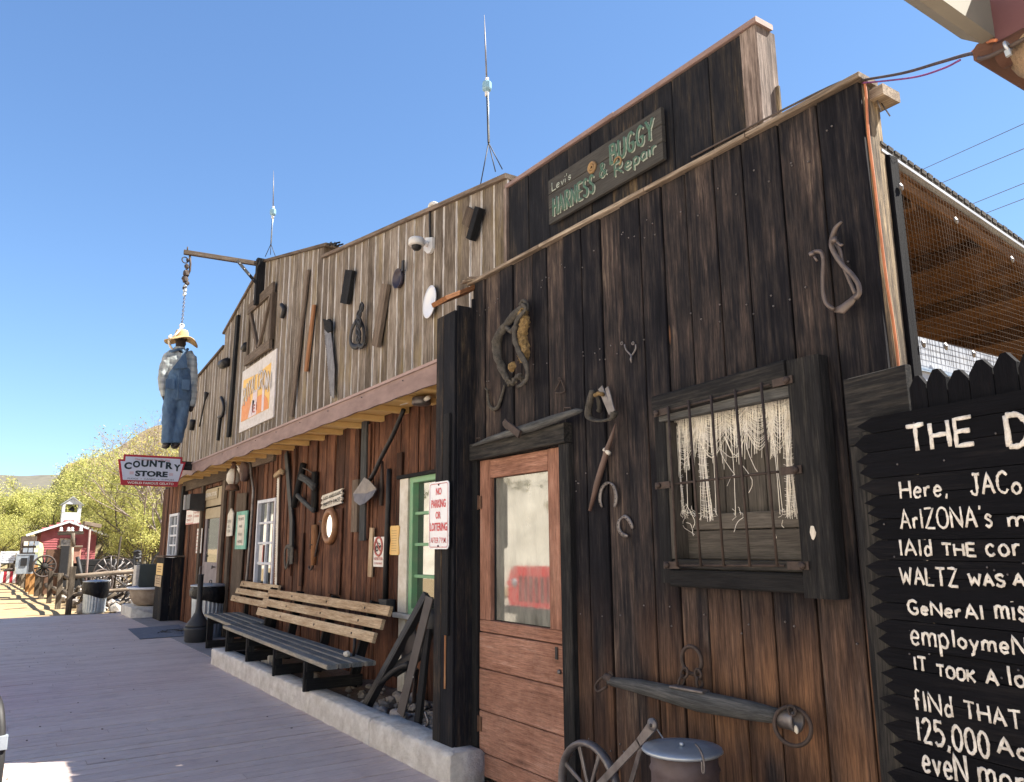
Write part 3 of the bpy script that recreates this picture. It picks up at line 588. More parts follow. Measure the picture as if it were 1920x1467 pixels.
for k in range(10): mb.bar((sR.x+.12+R()*.06, YS-.02+R()*.16, gable(sR.x-.01)-.05+R()*.04), (sR.x+.24+R()*.1, YS-.03+R()*.2, gable(sR.x-.01)-.10+R()*.07), .02, .01, None)
mb.build('roof_cap', None, store)
mb = MB(); mb.m(M_ROOF)
mb.prism([(XP,YS+.18,zpk-.95),(XE1,YS+.18,3.35),(XE1,YS+.18,3.28),(XP,YS+.18,zpk-1.05)], (0,9,0)); mb.prism([(XP,YS+.18,zpk-.95),(XE0,YS+.18,gable(XE0)-.9),(XE0,YS+.18,gable(XE0)-.97),(XP,YS+.18,zpk-1.05)], (0,9,0)); mb.build('roof', None, store)
mb = MB(); mb.m(W_BROWN); mb.box(XE0, XE0+.03, YS+.04, YS+9, 0, gable(XE0)-.6); mb.box(XE1-.03, XE1, YS+.2, YS+9, 0, 3.3); mb.box(XE0+.04, XE1-.04, YS+8.9, YS+9, 0, 3.2); mb.build('outer_wall', None, store)
# lower wall with its openings
zs = at(620,821,YS).z
GW = (at(772,1000,YS).x, -5.6, at(760,1152,YS).z, at(778,893,YS).z)
WW = (at(483,1000,YS).x, at(517,1000,YS).x, at(478,1100,YS).z, at(505,936,YS).z)
DR = (at(381,1000,YS).x, at(411,1000,YS).x, 0.0, at(398,914,YS).z)
LW = (at(318,1000,YS).x, at(334,1000,YS).x, at(322,1046,YS).z, at(326,964,YS).z)
hl = (GW, WW, DR, LW)
mb = MB(); mb.m(W_RED); must = [q for h_ in hl for q in h_[:2]]
XB0 = -20.9
planks(mb, seams(XB0, -5.03, .10, .19, must), YS, lambda x: zs+.05, lambda x: -.02, .022, hl, .010, .022)
bt = MB()
for px, a, b, wd in ((515,820,1100,5),(549,843,1080,8),(590,820,1010,7),(633,955,1115,30),(690,790,1010,9),(727,880,1130,9),(668,780,985,10),(750,850,1150,10),(570,1000,1100,9)):
    x = at(px, 1000, YS).x; mb.bar((x, YS-.018, max(.1, at(px,b,YS).z)), (x, YS-.018, min(zs, at(px,a,YS).z)), .012*wd, .02, (1,0,0), .003)
mb.m(W_BROWN); x0, x1 = at(345,900,YS-.04).x, at(437,900,YS-.04).x; zt_ = at(400,885,YS-.04).z
mb.bar((x0, YS-.03, zt_-.02), (x1, YS-.03, zt_-.02), .40, .05, (0,0,1), .006)
x2, x3 = at(466,900,YS-.04).x, at(511,900,YS-.04).x; mb.bar((x1+.01, YS-.025, zt_+.02), (x3, YS-.025, zt_+.02), .33, .045, (0,0,1), .006)
for px in (376,416,430): x = at(px,1000,YS-.03).x; mb.bar((x, YS-.03, .02), (x, YS-.03, zt_-.22), .16, .05, (1,0,0), .004)
mb.m(W_BLACK); x = at(340,1000,YS-.06).x; mb.bar((x, YS-.06, .02), (x, YS-.06, zs-.05), .14, .10, (1,0,0), .006)
for a, b, c, d in ((XB0, LW[0], 0, 3), (LW[1], DR[0], 0, 3), (DR[1], WW[0], 0, 3), (WW[1], GW[0], 0, 3), (GW[0], -5.03, 0, GW[2]), (GW[0], -5.03, GW[3], 3), (LW[0], LW[1], 0, LW[2]), (LW[0], LW[1], LW[3], 3), (DR[0], DR[1], DR[3], 3), (WW[0], WW[1], 0, WW[2]), (WW[0], WW[1], WW[3], 3)):
    mb.m(M_DARKGAP).box(a, b, YS+.03, YS+.04, c, d)
mb.build('lower_wall', None, store)
# eave
fz = at(700,735,YF).z; zf0 = zs-.012; zf1 = fz+.05; XF0, XF1 = -16.4, -5.04
fl = at(808,684,YS-.01).z
mb = MB(); mb.m(M_FASC); P=[(XF0,YF,zf1),(XF1,YF,zf1)]; x = XF1
n = int((XF1-XF0)/.05)
for i in range(n+1):
    x = XF1-(XF1-XF0)*i/n; P.append((x, YF, zf0-.008-(.004+.018*max(0,min(1,(-9-x)/4)))*math.sin(x*5.2+math.sin(x*1.7))-.003*math.sin(x*13)-.012*mnoise.noise(V((x*1.3,0,0)))))
mb.prism(P, (0,.022,0), along=(1,0,0)); mb.m(M_STEEL)
for i in range(9): mb.lathe((XF1-.3-i*.95, YF-.002, fz-.01), [(.006,0),(.006,.01),(0,.012)], 6, (0,-1,0))
mb.build('eave_fascia', None, store)
mb = MB(); mb.m(M_FLASH); xs = [XF0, -13.2, -10.4, -7.7, XF1]
for a, b in zip(xs, xs[1:]): mb.prism([(a+.002,YF-.012,zf1-.002),(a+.002,YS-.002,fl),(a+.002,YS-.002,fl+.006),(a+.002,YF-.014,zf1+.006)], (b-a-.004,0,0)); mb.box(a+.002, b-.002, YF-.016, YF-.011, zf1-.022, zf1, 0, 'x')
mb.build('eave_flashing', None, store)
mb = MB(); mb.m(M_YELL); i = 0; x = XF1-.1
zso = lambda y: zs+.09+(y-YS)*.02
while x > XF0-3.2: mb.box(x-.33, x+.0, YF+.03 if x > XF0 else YS-.45, YS-.003, zs+.05, zs+.065, .004); x -= .335
x = XF1-.35
while x > XF0: mb.box(x-.045, x+.045, YF+.03, YS-.004, zs-.012, zs+.048, .003, 'y'); x -= .61
mb.box(XF0, XF1, YF+.026, YF+.05, zs+.0, zs+.048, .002, 'x')
mb.build('soffit', None, store)
# porch windows, door
def win_(name, h, mat, cols, rows, fw, mw, dep, right=True):
    a, b, z0, z1 = h; f = MB(); f.m(mat)
    f.box(a, a+fw, YS-.03, YS+.05, z0, z1, .004); f.box(a+fw, b-(fw if right else 0), YS-.03, YS+.05, z1-fw, z1, .004, 'x'); f.box(a+fw, b, YS-.035, YS+.05, z0, z0+fw, .004, 'x')
    if right: f.box(b-fw, b, YS-.03, YS+.05, z0, z1, .004)
    for i in range(1, cols): x = a+fw+(b-a-2*fw)*i/cols; f.box(x-mw/2, x+mw/2, YS-.005, YS+dep, z0+fw, z1-fw, .003)
    for j in range(1, rows): z = z0+fw+(z1-z0-2*fw)*j/rows; f.box(a+fw, b-fw, YS-.002, YS+dep-.002, z-mw/2, z+mw/2, .003, 'x')
    o = f.build(name, None, store); p = MB(); p.m(G_WIN).sheet([(a+.01,YS+dep-.006,z0+.01),(b-.01,YS+dep-.006,z0+.01),(b-.01,YS+dep-.006,z1-.01),(a+.01,YS+dep-.006,z1-.01)]); p.build('pane', None, o); return o
W1 = win_('white_window', WW, M_WINWH, 2, 4, .05, .035, .03)
W2 = win_('green_window', GW, M_GREEN, 2, 4, .07, .03, .04, False)
W3 = win_('annex_window', LW, M_WINWH, 2, 4, .06, .04, .03)
mb = MB(); mb.m(M_OLDWH).box(GW[0]-.19, GW[0]-.004, YS-.05, YS+.02, GW[2]+.02, GW[3]-.02, .004); mb.box(GW[0]-.22, GW[0]+.5, YS-.09, YS+.02, GW[2]-.03, GW[2]+.015, .004, 'x'); mb.box(GW[0]-.17, GW[0]-.02, YS-.045, YS-.022, .12, GW[2]-.035, .003)
mb.m(W_BLACK).box(GW[0]-.24, -5.1, YS-.07, YS-.02, GW[3]-.015, GW[3]+.02, .004, 'x'); mb.build('window_casing', None, W2)
mb = MB(); mb.m(M_PAPER).box(WW[0]+.09, WW[0]+.27, YS+.012, YS+.016, at(490,1060,YS).z, at(492,1022,YS).z); mb.m(M_FADERED).box(WW[0]+.27, WW[0]+.31, YS+.0115, YS+.015, at(490,1060,YS).z, at(492,1022,YS).z); mb.build('window_notice', None, W1)
a, b, z0, z1 = DR; zp = at(398,955,YS).z; zg = at(398,976,YS).z; zh = at(398,1053,YS).z
M_TANP = plain('tan_door_panel', (.36,.30,.2), .7, 0, (.28,.23,.15), 5, .5); M_LILD = plain('lilac_grey_paint', (.22,.19,.2), .7, 0, (.15,.13,.14), 5, .6)
mb = MB(); mb.m(M_TANP).box(a+.05, b-.02, YS-.0, YS+.04, zp+.06, z1-.02, .003, 'x'); mb.box(a+.05, b-.02, YS+.01, YS+.045, zg+.04, zp+.03, .004, 'x'); mb.m(M_LILD); mb.box(a+.05, b-.02, YS+.012, YS+.05, .02, zh-.02, .004); mb.box(a+.05, a+.2, YS+.012, YS+.05, zh-.018, zg+.038, .004); mb.box(b-.12, b-.02, YS+.012, YS+.05, zh-.018, zg+.038, .004)
D1 = mb.build('store_door', None, store)
mb = MB(); mb.m(G_WIN).box(a+.2, b-.12, YS+.03, YS+.035, zh-.02, zg+.04); mb.build('pane', None, D1)
mb = MB(); mb.m(M_STEEL).lathe((b-.2, YS+.005, zh-.1), [(.012,0),(.012,.03),(.03,.035),(.03,.06),(0,.065)], 12, (0,-1,0)); mb.build('knob', None, D1); mb = MB(); mb.m(M_STEEL).tube([(a+.12,YS+.0,zh-.1),(a+.12,YS-.04,zh-.12),(a+.12,YS-.04,zh-.5),(a+.12,YS,zh-.52)], .012, 6); mb.build('handle', None, D1)
# hayloft hatch on the gable
hp = lambda x, y: at(x, y, YS-.05)
mb = MB(); mb.m(W_GREY); h0, h1 = at(469,600,YS-.03).x, at(511,600,YS-.03).x; hz1 = at(490,570,YS-.03).z; hz0 = at(490,655,YS-.03).z
planks(mb, seams(h0, h1, .14, .18), YS-.03, lambda x: hz1, lambda x: hz0, .02, gap=.008)
mb.m(W_BROWN); mb.box(h0-.04, h1+.07, YS-.075, YS-.033, hz1-.02, hz1+.16, .004, 'x'); mb.box(h0-.04, h1+.07, YS-.085, YS-.033, hz0-.13, hz0+.03, .004, 'x'); mb.box(h1-.02, h1+.08, YS-.08, YS-.004, hz0+.03, hz1-.02, .004); mb.box(h0-.02, h0+.05, YS-.06, YS-.033, hz0+.03, hz1-.02, .004)
m_ = (h0+h1)/2; mb.bar((h0+.1, YS-.055, hz1-.03), (m_-.02, YS-.055, hz0+.05), .08, .04, (1,0,0), .003); mb.bar((h1-.08, YS-.055, hz1-.03), (m_+.05, YS-.055, hz0+.05), .08, .04, (1,0,0), .003)
mb.build('loft_hatch', None, store)
# ================================================================ lettering
_tc = {}
def glyphs(s, bold=0.0, shear=0.0):
    key = (s, bold, shear)
    if key not in _tc:
        cu = bpy.data.curves.new('lettering', 'FONT'); cu.body = s; cu.offset = bold; cu.shear = shear; cu.resolution_u = 3
        o = bpy.data.objects.new('lettering', cu); COL.objects.link(o); dg = bpy.context.evaluated_depsgraph_get(); me = o.evaluated_get(dg).to_mesh()
        v = [tuple(q.co) for q in me.vertices]; f = [list(p.vertices) for p in me.polygons]; o.evaluated_get(dg).to_mesh_clear()
        bpy.data.objects.remove(o); bpy.data.curves.remove(cu)
        xs = [q[0] for q in v] or [0, 1]; ys = [q[1] for q in v] or [0, 1]
        _tc[key] = (v, f, min(xs), max(xs), min(ys), max(ys))
    return _tc[key]
def text(mb, s, mat, org, ux, uz, W, H, bold=.012, warp=None, shear=0.0):
    """lay the words s into the W x H box whose lower left corner is org"""
    v, f, a, b, c, d = glyphs(s, bold, shear); org = V(org); ux = V(ux); uz = V(uz); out=[]
    for q in v:
        x = (q[0]-a)/(b-a); y = (q[1]-c)/max(d-c, 1e-6); dz = 0
        if warp: dz = warp(x)
        out.append(org+ux*(x*W)+uz*(y*H+dz))
    mb.m(mat).add(out, f, None, 0)
AR = lambda *p: p
FONT = {
'A':(.8,['0,0 .4,1 .8,0','.16,.36 .64,.36']),'B':(.7,['0,0 0,1','~0,1 .5,.97 .6,.76 .5,.55 0,.52','~0,.52 .6,.48 .72,.26 .55,.03 0,0']),'C':(.7,['~.7,.84 .45,1 .12,.85 0,.5 .12,.15 .45,0 .7,.16']),'D':(.75,['0,0 0,1','~0,1 .45,.95 .74,.6 .7,.3 .4,.03 0,0']),
'E':(.65,['.65,1 0,1 0,0 .65,0','0,.52 .55,.52']),'G':(.75,['~.7,.84 .45,1 .12,.85 0,.5 .12,.15 .45,0 .7,.12 .72,.42','.72,.42 .45,.42']),'H':(.72,['0,0 0,1','.72,0 .72,1','0,.5 .72,.5']),'I':(.1,['.05,0 .05,1']),'J':(.6,['~.45,1 .45,.3 .35,.04 .15,.02 .02,.2','.2,1 .7,1']),
'K':(.7,['0,0 0,1','.65,1 0,.45','.15,.55 .7,0']),'L':(.6,['0,1 0,0 .6,0']),'N':(.75,['0,0 0,1 .75,0 .75,1']),'O':(.8,['~c.4,1 .1,.85 0,.5 .1,.15 .4,0 .7,.15 .8,.5 .7,.85']),'R':(.7,['0,0 0,1','~0,1 .5,.98 .62,.76 .5,.54 0,.5','.25,.5 .7,0']),
'S':(.65,['~.62,.85 .4,1 .1,.9 .06,.68 .35,.52 .62,.34 .58,.1 .3,0 0,.14']),'T':(.75,['.375,0 .375,1','0,1 .75,1']),'U':(.75,['~0,1 0,.4 .1,.1 .37,0 .65,.1 .75,.4 .75,1']),'W':(1.0,['0,1 .25,0 .5,.7 .75,0 1,1']),'X':(.7,['0,0 .7,1','0,1 .7,0']),'Y':(.75,['0,1 .37,.5 .75,1','.37,.5 .37,0']),'Z':(.7,['0,1 .7,1 0,0 .7,0']),
'a':(.5,['~.45,.5 .2,.55 .02,.3 .15,.02 .42,.15','.46,.55 .46,0']),'e':(.5,['~.03,.3 .45,.32 .4,.52 .2,.57 .03,.35 .06,.1 .25,0 .48,.1']),'r':(.4,['.03,0 .03,.56','~.03,.35 .15,.52 .38,.54']),'d':(.5,['~.45,.45 .2,.55 .02,.28 .15,.02 .42,.12','.46,1 .46,0']),'l':(.1,['.05,0 .05,1']),'i':(.1,['.05,0 .05,.56','.05,.78 .05,.8']),
'm':(.8,['0,0 0,.55','~0,.35 .15,.54 .35,.5 .38,.3 .38,0','~.38,.35 .55,.54 .75,.5 .78,.3 .78,0']),'o':(.5,['~c.25,.55 .03,.4 .03,.15 .25,0 .47,.15 .47,.4']),'p':(.5,['0,-.35 0,.55','~0,.45 .25,.57 .48,.32 .35,.03 .03,.08']),'y':(.5,['0,.55 .25,.05','~.5,.55 .25,.0 .12,-.3 0,-.32']),'n':(.5,['0,0 0,.55','~0,.35 .18,.54 .4,.5 .46,.3 .46,0']),'v':(.5,['0,.55 .22,0 .48,.55']),'f':(.4,['~.4,.95 .22,1 .15,.8 .15,0','0,.55 .35,.55']),'c':(.5,['~.46,.46 .25,.56 .03,.35 .08,.08 .28,0 .47,.1']),'s':(.45,['~.42,.46 .22,.57 .05,.42 .38,.2 .22,0 0,.1']),
'1':(.15,['.08,0 .08,1']),'2':(.6,['~.02,.78 .25,1 .55,.85 .45,.5 .05,0','.05,0 .62,0']),'5':(.6,['.55,1 .1,1 .06,.58','~.06,.58 .35,.66 .6,.42 .5,.1 .2,0 0,.1']),'0':(.6,['~c.3,1 .08,.85 0,.5 .08,.15 .3,0 .52,.15 .6,.5 .52,.85']),',':(.15,['.12,.08 .02,-.18']),'.':(.1,['.05,.0 .06,.02']),"'":(.1,['.07,1 .03,.8']),' ':(.35,[]),'&':(.8,['~.78,.0 .2,.72 .28,.98 .5,.9 .42,.66 .05,.32 .12,.04 .4,.0 .75,.4'])}
def brush(mb, s, mat, org, ux, uz, H, W=None, r=.008, nrm=V((0,-1,0)), track=.22, serif=False, flat=.3, jit=.006, wf=1.0):
    """hand painted strokes: word s with capital height H, squeezed to the width W"""
    track = track*1.9 if serif else track; tot = sum(FONT[c][0]+track for c in s)-track; k = (W/(tot*H)) if W else wf; x = 0; mb.m(mat)
    for c in s:
        wd, st = FONT[c]
        for q in st:
            sm = q[0] == '~'; cl = sm and q[1] == 'c'; q = q.lstrip('~').lstrip('c'); P = [tuple(map(float, p.split(','))) for p in q.split()]
            P = [V(org)+ux*((x+a)*H*k+(R()-.5)*jit)+uz*(b*H+(R()-.5)*jit) for a, b in P]
            ends = [P[0], P[-1]] if not sm else []
            if sm: P = smooth_path(P, 5, cl)
            if not sm: P = [a_.lerp(b_, t/4) for a_, b_ in zip(P, P[1:]) for t in range(4)]+[P[-1]]
            mb.tube(P, [r*(.82+.34*R()) for _ in P], 8, cl, (nrm, flat), ns=.35 if not serif and r < .009 else 0, nf=160)
            if serif:
                for e in ends: mb.tube([e-ux*.14*H*k, e, e+ux*.14*H*k], r*.7, 6, False, (nrm, flat))
        x += wd+track
UX, UZ = V((1,0,0)), V((0,0,1))
# ================================================================ things on the dark shop front
def zp(x, y): return at(x, y, YD)
# name board
M_TANB = plain('faded_horseshoe_gold', (.30,.19,.08), .7, 0, (.16,.1,.05), 20, .7)
a = at(1031,338,YD-.05); b = at(1242,203,YD-.05); c = at(1248,322,YD-.05); d = at(1036,402,YD-.05)
zt0, zb0 = (a.z+b.z)/2, (c.z+d.z)/2; mb = MB(); mb.m(W_SGREY); H_ = zt0-zb0
for k in range(3): mb.bar((a.x, YD-.05, zb0+H_*(k+.5)/3), (c.x-.0, YD-.05, zb0+H_*(k+.5)/3), H_/3-.003, .025, (0,0,1), .003)
S = c.x-a.x; yy = YD-.067
def serifline(s, fx, fz, fw, fh, r):
    o = V((a.x+S*fx, yy, zb0+H_*fz)); brush(mb, s, M_SWHITE, o+V((.007,.002,-.006)), UX, UZ, H_*fh, S*fw, r*.62, serif=True, jit=0)
    brush(mb, s, M_SGREEN, o+V((0,-.004,0)), UX, UZ, H_*fh, S*fw, r*.8, serif=True, jit=0)
serifline('HARNESS', .055, .14, .39, .36, .010); serifline('&', .50, .34, .06, .27, .007); serifline('BUGGY', .60, .49, .34, .37, .011)
brush(mb, 'Le', M_SWHITE, (a.x+S*.045, yy, zb0+H_*.70), UX, UZ, H_*.17, S*.075, .0032); brush(mb, "vi's", M_SWHITE, (a.x+S*.135, yy, zb0+H_*.70), UX, UZ, H_*.17, S*.10, .0032)
o = V((a.x+S*.63, yy, zb0+H_*.19)); 
for col, dd, r in ((M_SWHITE, V((.005,.002,-.005)), .006), (M_SGREEN, V((0,-.003,0)), .005)): brush(mb, 'Re', col, o+dd, UX, UZ, H_*.25, S*.13, r, jit=0); brush(mb, 'pair', col, o+dd+UX*S*.155, UX, UZ, H_*.25, S*.17, r, jit=0)
p = V((a.x+S*.435, yy, zb0+H_*.66)); mb.m(M_TANB).torus(p, .030, .010, (0,-1,0), 20, 6); mb.torus(p+V((0,-.004,0)), .014, .006, (0,-1,0), 14, 6)
mb.m(M_TANB).torus(o+V((.032,-.006,.075)), .030, .006, (0,-1,0), 12, 6, -60, 170)
tag(mb.build('name_board'), 'dark wooden name board with green and white carved lettering on the upper false front', 'sign')
# horse collar
col = thing('horse_collar', zp(965,640), 'broken leather horse collar with straw bursting out, hung high left of the dark shop front', 'horse collar')
P = smooth_path(pts([(985,572),(972,584),(950,608),(935,630),(931,655),(938,682),(947,705),(956,722)], YD-.05), 4); N = len(P)
mb = MB(); mb.m(M_LEATH).tube(P, [.016+.018*math.sin(math.pi*i/(N-1)) for i in range(N)], 14, False, (V((.6,-.8,0)).normalized(), .5), ns=.5, nf=22)
P = smooth_path(pts([(978,570),(985,580),(970,600),(964,628),(971,655),(984,680),(989,700),(985,716),(970,726)], YD-.085), 4); N = len(P); mb.tube(P, [.010+.013*math.sin(math.pi*i/(N-1)) for i in range(N)], 12, False, (V((0,-1,0)), .5), ns=.5, nf=26)
P = smooth_path(pts([(950,614),(958,622),(962,618),(968,610)], YD-.07), 4); mb.tube(P, .016, 8); 
for k in range(8): p = at(952+k*4.5, 712+7*math.sin(k), YD-.05-.02*R()); mb.blob(p, (.022,.018,.02), .6, 2, 2.5)
mb.tube(smooth_path(pts([(975,572),(981,564),(988,570),(990,584)], YD-.03), 4), .012, 8)
mb.build('leather', None, col)
mb = MB(); mb.m(M_STRAW)
P = smooth_path(pts([(980,588),(984,605),(979,630),(984,655),(981,672)], YD-.05), 6)
for p in P: mb.blob(p, (.035,.03,.034), .55, 2, 3)
mb.blob(at(960,688,YD-.06), (.028,.025,.035), .6, 2, 3)
for i in range(120): p = random.choice(P)+V(((R()-.5)*.06,-.025*R(),(R()-.5)*.06)); mb.tube([p, p+V(((R()-.5)*.05,-.02*R(),(R()-.5)*.05))], .0012, 3, smooth=False)
mb.build('straw_filling', None, col)
mb = MB(); mb.m(M_LEATH); P = smooth_path(pts([(912,728),(915,745),(917,758),(924,767),(933,764),(938,752),(943,735),(946,722)], YD-.02), 4); mb.tube(P, [.008+.007*math.sin(math.pi*i/(len(P)-1)) for i in range(len(P))], 8, False, (V((0,-1,0)), .7)); mb.tube(pts([(910,729),(916,733)], YD-.025), .008, 6)
tag(mb.build('bridle_strap'), 'short curled leather strap hanging below the horse collar', 'strap')
mb = MB(); mb.m(M_IRON).tube(smooth_path(pts([(1052,713),(1047,722),(1041,733),(1044,737),(1056,736),(1059,731),(1055,721)], YD-.012), 3, True), .0045, 6, True); mb.torus(zp(1052,711)+V((0,-.015,0)), .009, .003, (0,-1,0), 12, 5)
tag(mb.build('buckle_ring'), 'small triangular iron ring hung on the dark boards above the neck yoke', 'ring')
mb = MB(); mb.m(M_STEEL).tube(smooth_path(pts([(1171,646),(1174,656),(1181,664),(1184,667),(1188,662),(1192,654),(1192,646)], YD-.02), 4), .005, 6); mb.tube(pts([(1184,666),(1183,674),(1184,681)], YD-.025), [.005,.007,.003], 6); mb.torus(zp(1171,645)+V((0,-.02,0)), .008, .003); mb.torus(zp(1192,645)+V((0,-.02,0)), .008, .003)
tag(mb.build('spur'), 'small forked iron spur nailed near the middle of the dark front', 'spur')
# neck yoke above the door
yk = thing('neck_yoke', zp(985,805), 'grey tapered wooden neck yoke resting slantwise on the half door lintel', 'yoke')
P = [at(886,836,YD-.085), at(915,825,YD-.085), at(958,812,YD-.085), at(1000,800,YD-.085), at(1040,786,YD-.085), at(1080,772,YD-.085), at(1092,770,YD-.085)]
mb = MB(); mb.m(W_DRIFT).tube(P, [.008,.018,.026,.031,.027,.018,.008], 14, ns=.12, nf=9); mb.build('wooden_bar', None, yk)
mb = MB(); mb.m(M_IRON)
mb.bar(at(946,792,YD-.12), at(975,815,YD-.12), .05, .018, None, .004); mb.tube(smooth_path(pts([(944,793),(950,790),(956,800),(950,804)], YD-.12), 3, True), .008, 6, True)
for l in ([(893,827),(893,822),(901,821),(901,826)], [(1057,772),(1058,765),(1070,764),(1070,769)]): mb.build('iron_fitting', None, yk); mb = MB(); mb.m(M_IRON).tube(pts(l, YD-.08), .004, 6)
mb.build('iron_fitting', None, yk)
# stirrup
su = thing('stirrup', zp(1128,760), 'bent wooden stirrup with a worn leather strap beside the half door', 'stirrup')
mb = MB(); mb.m(M_LEATH); P = smooth_path(pts([(1112,732),(1106,752),(1103,778),(1112,787),(1130,789),(1148,784),(1152,772)], YD-.075), 4); mb.tube(P, .022, 8, False, (V((.2,-.3,.9)).normalized(), .35))
mb.tube(smooth_path(pts([(1114,735),(1121,745),(1124,765),(1122,772)], YD-.03), 4), .014, 8); mb.build('leather_strap', None, su)
mb = MB(); mb.m(M_STEEL).bar(at(1138,727,YD-.09), at(1150,772,YD-.09), .03, .008, (1,0,0), .002); mb.bar(at(1126,727,YD-.06), at(1146,775,YD-.06), .04, .008, (1,0,0), .002); mb.build('metal_plate', None, su)
mb = MB(); mb.m(M_STRAW).tube(pts([(1115,742),(1122,738),(1131,740)], YD-.08), .012, 8); mb.build('roller', None, su)
wp = thing('whip_stick', zp(1130,880), 'brown tapered wooden whip handle with a brass ferrule hung left of the iron window', 'handle')
mb = MB(); mb.m(plain('polished_brown_stick', (.13,.085,.07), .6, 0, (.06,.04,.032), 12, .7)); mb.tube(pts([(1154,795),(1146,822),(1138,845),(1120,905),(1106,958)], YD-.03), [.004,.012,.017,.018,.010], 10); mb.build('shaft', None, wp)
mb = MB(); mb.m(M_OLDWH).tube(pts([(1133,843),(1143,851)], YD-.035), .012, 8); mb.build('ferrule', None, wp)
def horseshoe(l, lb, o):
    P = smooth_path(pts(l, YD-.015), 5); mb = MB(); mb.m(o).tube(P, [.007+.007*math.sin(math.pi*min(1, 2.2*min(i, len(P)-1-i)/(len(P)-1)))**.5 for i in range(len(P))], 8, False, (V((0,-1,0)), .5)); mb.m(M_BLKMET)
    for i in range(3, len(P)-3, 3): mb.lathe(P[i]+V((0,-.006,0)), [(.003,0),(.003,.002)], 6, (0,-1,0))
    tag(mb.build('horseshoe'), lb, 'horseshoe', 'horseshoes on the dark front')
horseshoe([(1129,952),(1125,938),(1127,920),(1134,909),(1143,906),(1151,913),(1155,928),(1155,940),(1152,951)], 'horseshoe with both ends pointing down beside the brown whip handle', M_STEEL)
horseshoe([(1177,1006),(1166,1001),(1160,990),(1161,977),(1170,969),(1178,974),(1184,984),(1186,992)], 'tilted horseshoe open to the right below the other one', M_STEEL)
# hames
mb = MB(); mb.m(plain('worn_hame_iron', (.15,.125,.115), .5, .35, (.07,.055,.05), 10, .6))
P = smooth_path(pts([(1521,476),(1530,472),(1540,474),(1544,490),(1543,520),(1544,550),(1550,570),(1564,581)], YD-.06), 5); mb.tube(P, [.006]+[.0095]*(len(P)-2)+[.007], 8)
P = smooth_path(pts([(1578,416),(1567,428),(1560,447),(1559,462),(1566,478),(1580,498),(1597,515),(1609,533),(1611,550),(1604,560)], YD-.06), 5); mb.tube(P, [.005+.0055*min(1, i/6) for i in range(len(P))], 8)
mb.tube(smooth_path(pts([(1566,455),(1575,470),(1580,495),(1592,525),(1604,553)], YD-.03), 4), .008, 8); P = pts([(1564,582),(1580,580),(1596,566),(1606,553)], YD-.055); mb.tube(P, [.009,.022,.017,.009], 10, False, (V((0,-1,0)), .4))
mb.tube(pts([(1561,452),(1568,449)], YD-.07), .014, 8); mb.tube(pts([(1567,452),(1577,461),(1580,458)], YD-.07), .006, 6); mb.tube(pts([(1521,474),(1523,480)], YD-.07), .012, 8); mb.tube(pts([(1526,481),(1532,490)], YD-.07), .005, 6)
tag(mb.build('hames'), 'pair of curved worn metal hames hung high at the right end of the dark front', 'hames')
# singletree
sg = thing('singletree', zp(1318,1312), 'heavy grey singletree beam with iron rings and chain hung low under the barred window', 'singletree')
yb_ = YD-.10; P = [at(1143,1277,yb_), at(1200,1288,yb_), at(1310,1314,yb_), at(1400,1332,yb_), at(1466,1345,yb_)]
mb = MB(); mb.m(W_DRIFT).tube(P, [.022,.034,.046,.041,.028], 16, ns=.12, nf=9); mb.build('beam', None, sg)
mb = MB(); mb.m(M_IRON); c = at(1297,1238,YD-.05); mb.torus(c, .062, .0095, (0,-1,0), 28, 8)
def link(p, q, r=.0065, wd=.016, nrm=V((0,-1,0))):
    p = V(p); q = V(q); d = (q-p); s_ = d.cross(nrm).normalized()*wd; mb.tube(smooth_path([p, p+d*.25+s_, p+d*.75+s_, q, p+d*.75-s_, p+d*.25-s_], 4, True), r, 6, True)
for l in ([(1288,1254),(1279,1270),(1276,1288)], [(1307,1255),(1311,1273),(1313,1291)]):
    a_, b_, c_ = pts(l, YD-.075); link(a_, b_); link(b_+(a_-b_)*.15, c_, .0065, .016, V((1,0,.2)).normalized())
mb.m(M_STEEL).bar(at(1262,1287,yb_-.01), at(1324,1298,yb_-.01), .05, .012, (0,-1,0), .003); mb.m(M_IRON)
mb.build('ring_and_chain', None, sg); mb = MB(); mb.m(M_IRON)
mb.tube(smooth_path(pts([(1143,1268),(1128,1272),(1118,1283),(1117,1292),(1123,1297),(1138,1288)], yb_), 4), .007, 6); mb.tube(pts([(1136,1270),(1146,1272),(1148,1284)], yb_), .022, 10); mb.torus(at(1145,1266,yb_), .013, .005)
mb.build('end_hook', None, sg); mb = MB(); mb.m(M_IRON); c = at(1486,1362,yb_-.02); mb.torus(c, .072, .0085, V((.35,-1,.05)), 28, 8); mb.torus(at(1485,1333,yb_-.03), .018, .006); mb.build('end_ring', None, sg)
mb = MB(); mb.m(M_STEEL); q0 = at(1464,1345,yb_); q1 = at(1496,1353,yb_); d_ = (q1-q0); mb.lathe(q0, [(.036,0),(.040,.005),(.040,d_.length*.75),(.045,d_.length),(.030,d_.length),(.028,d_.length*.6),(.0,d_.length*.6)], 18, d_); mb.m(M_OLDWH).blob(at(1493,1368,yb_-.02), (.010,.008,.016), .3); mb.build('end_socket', None, sg)
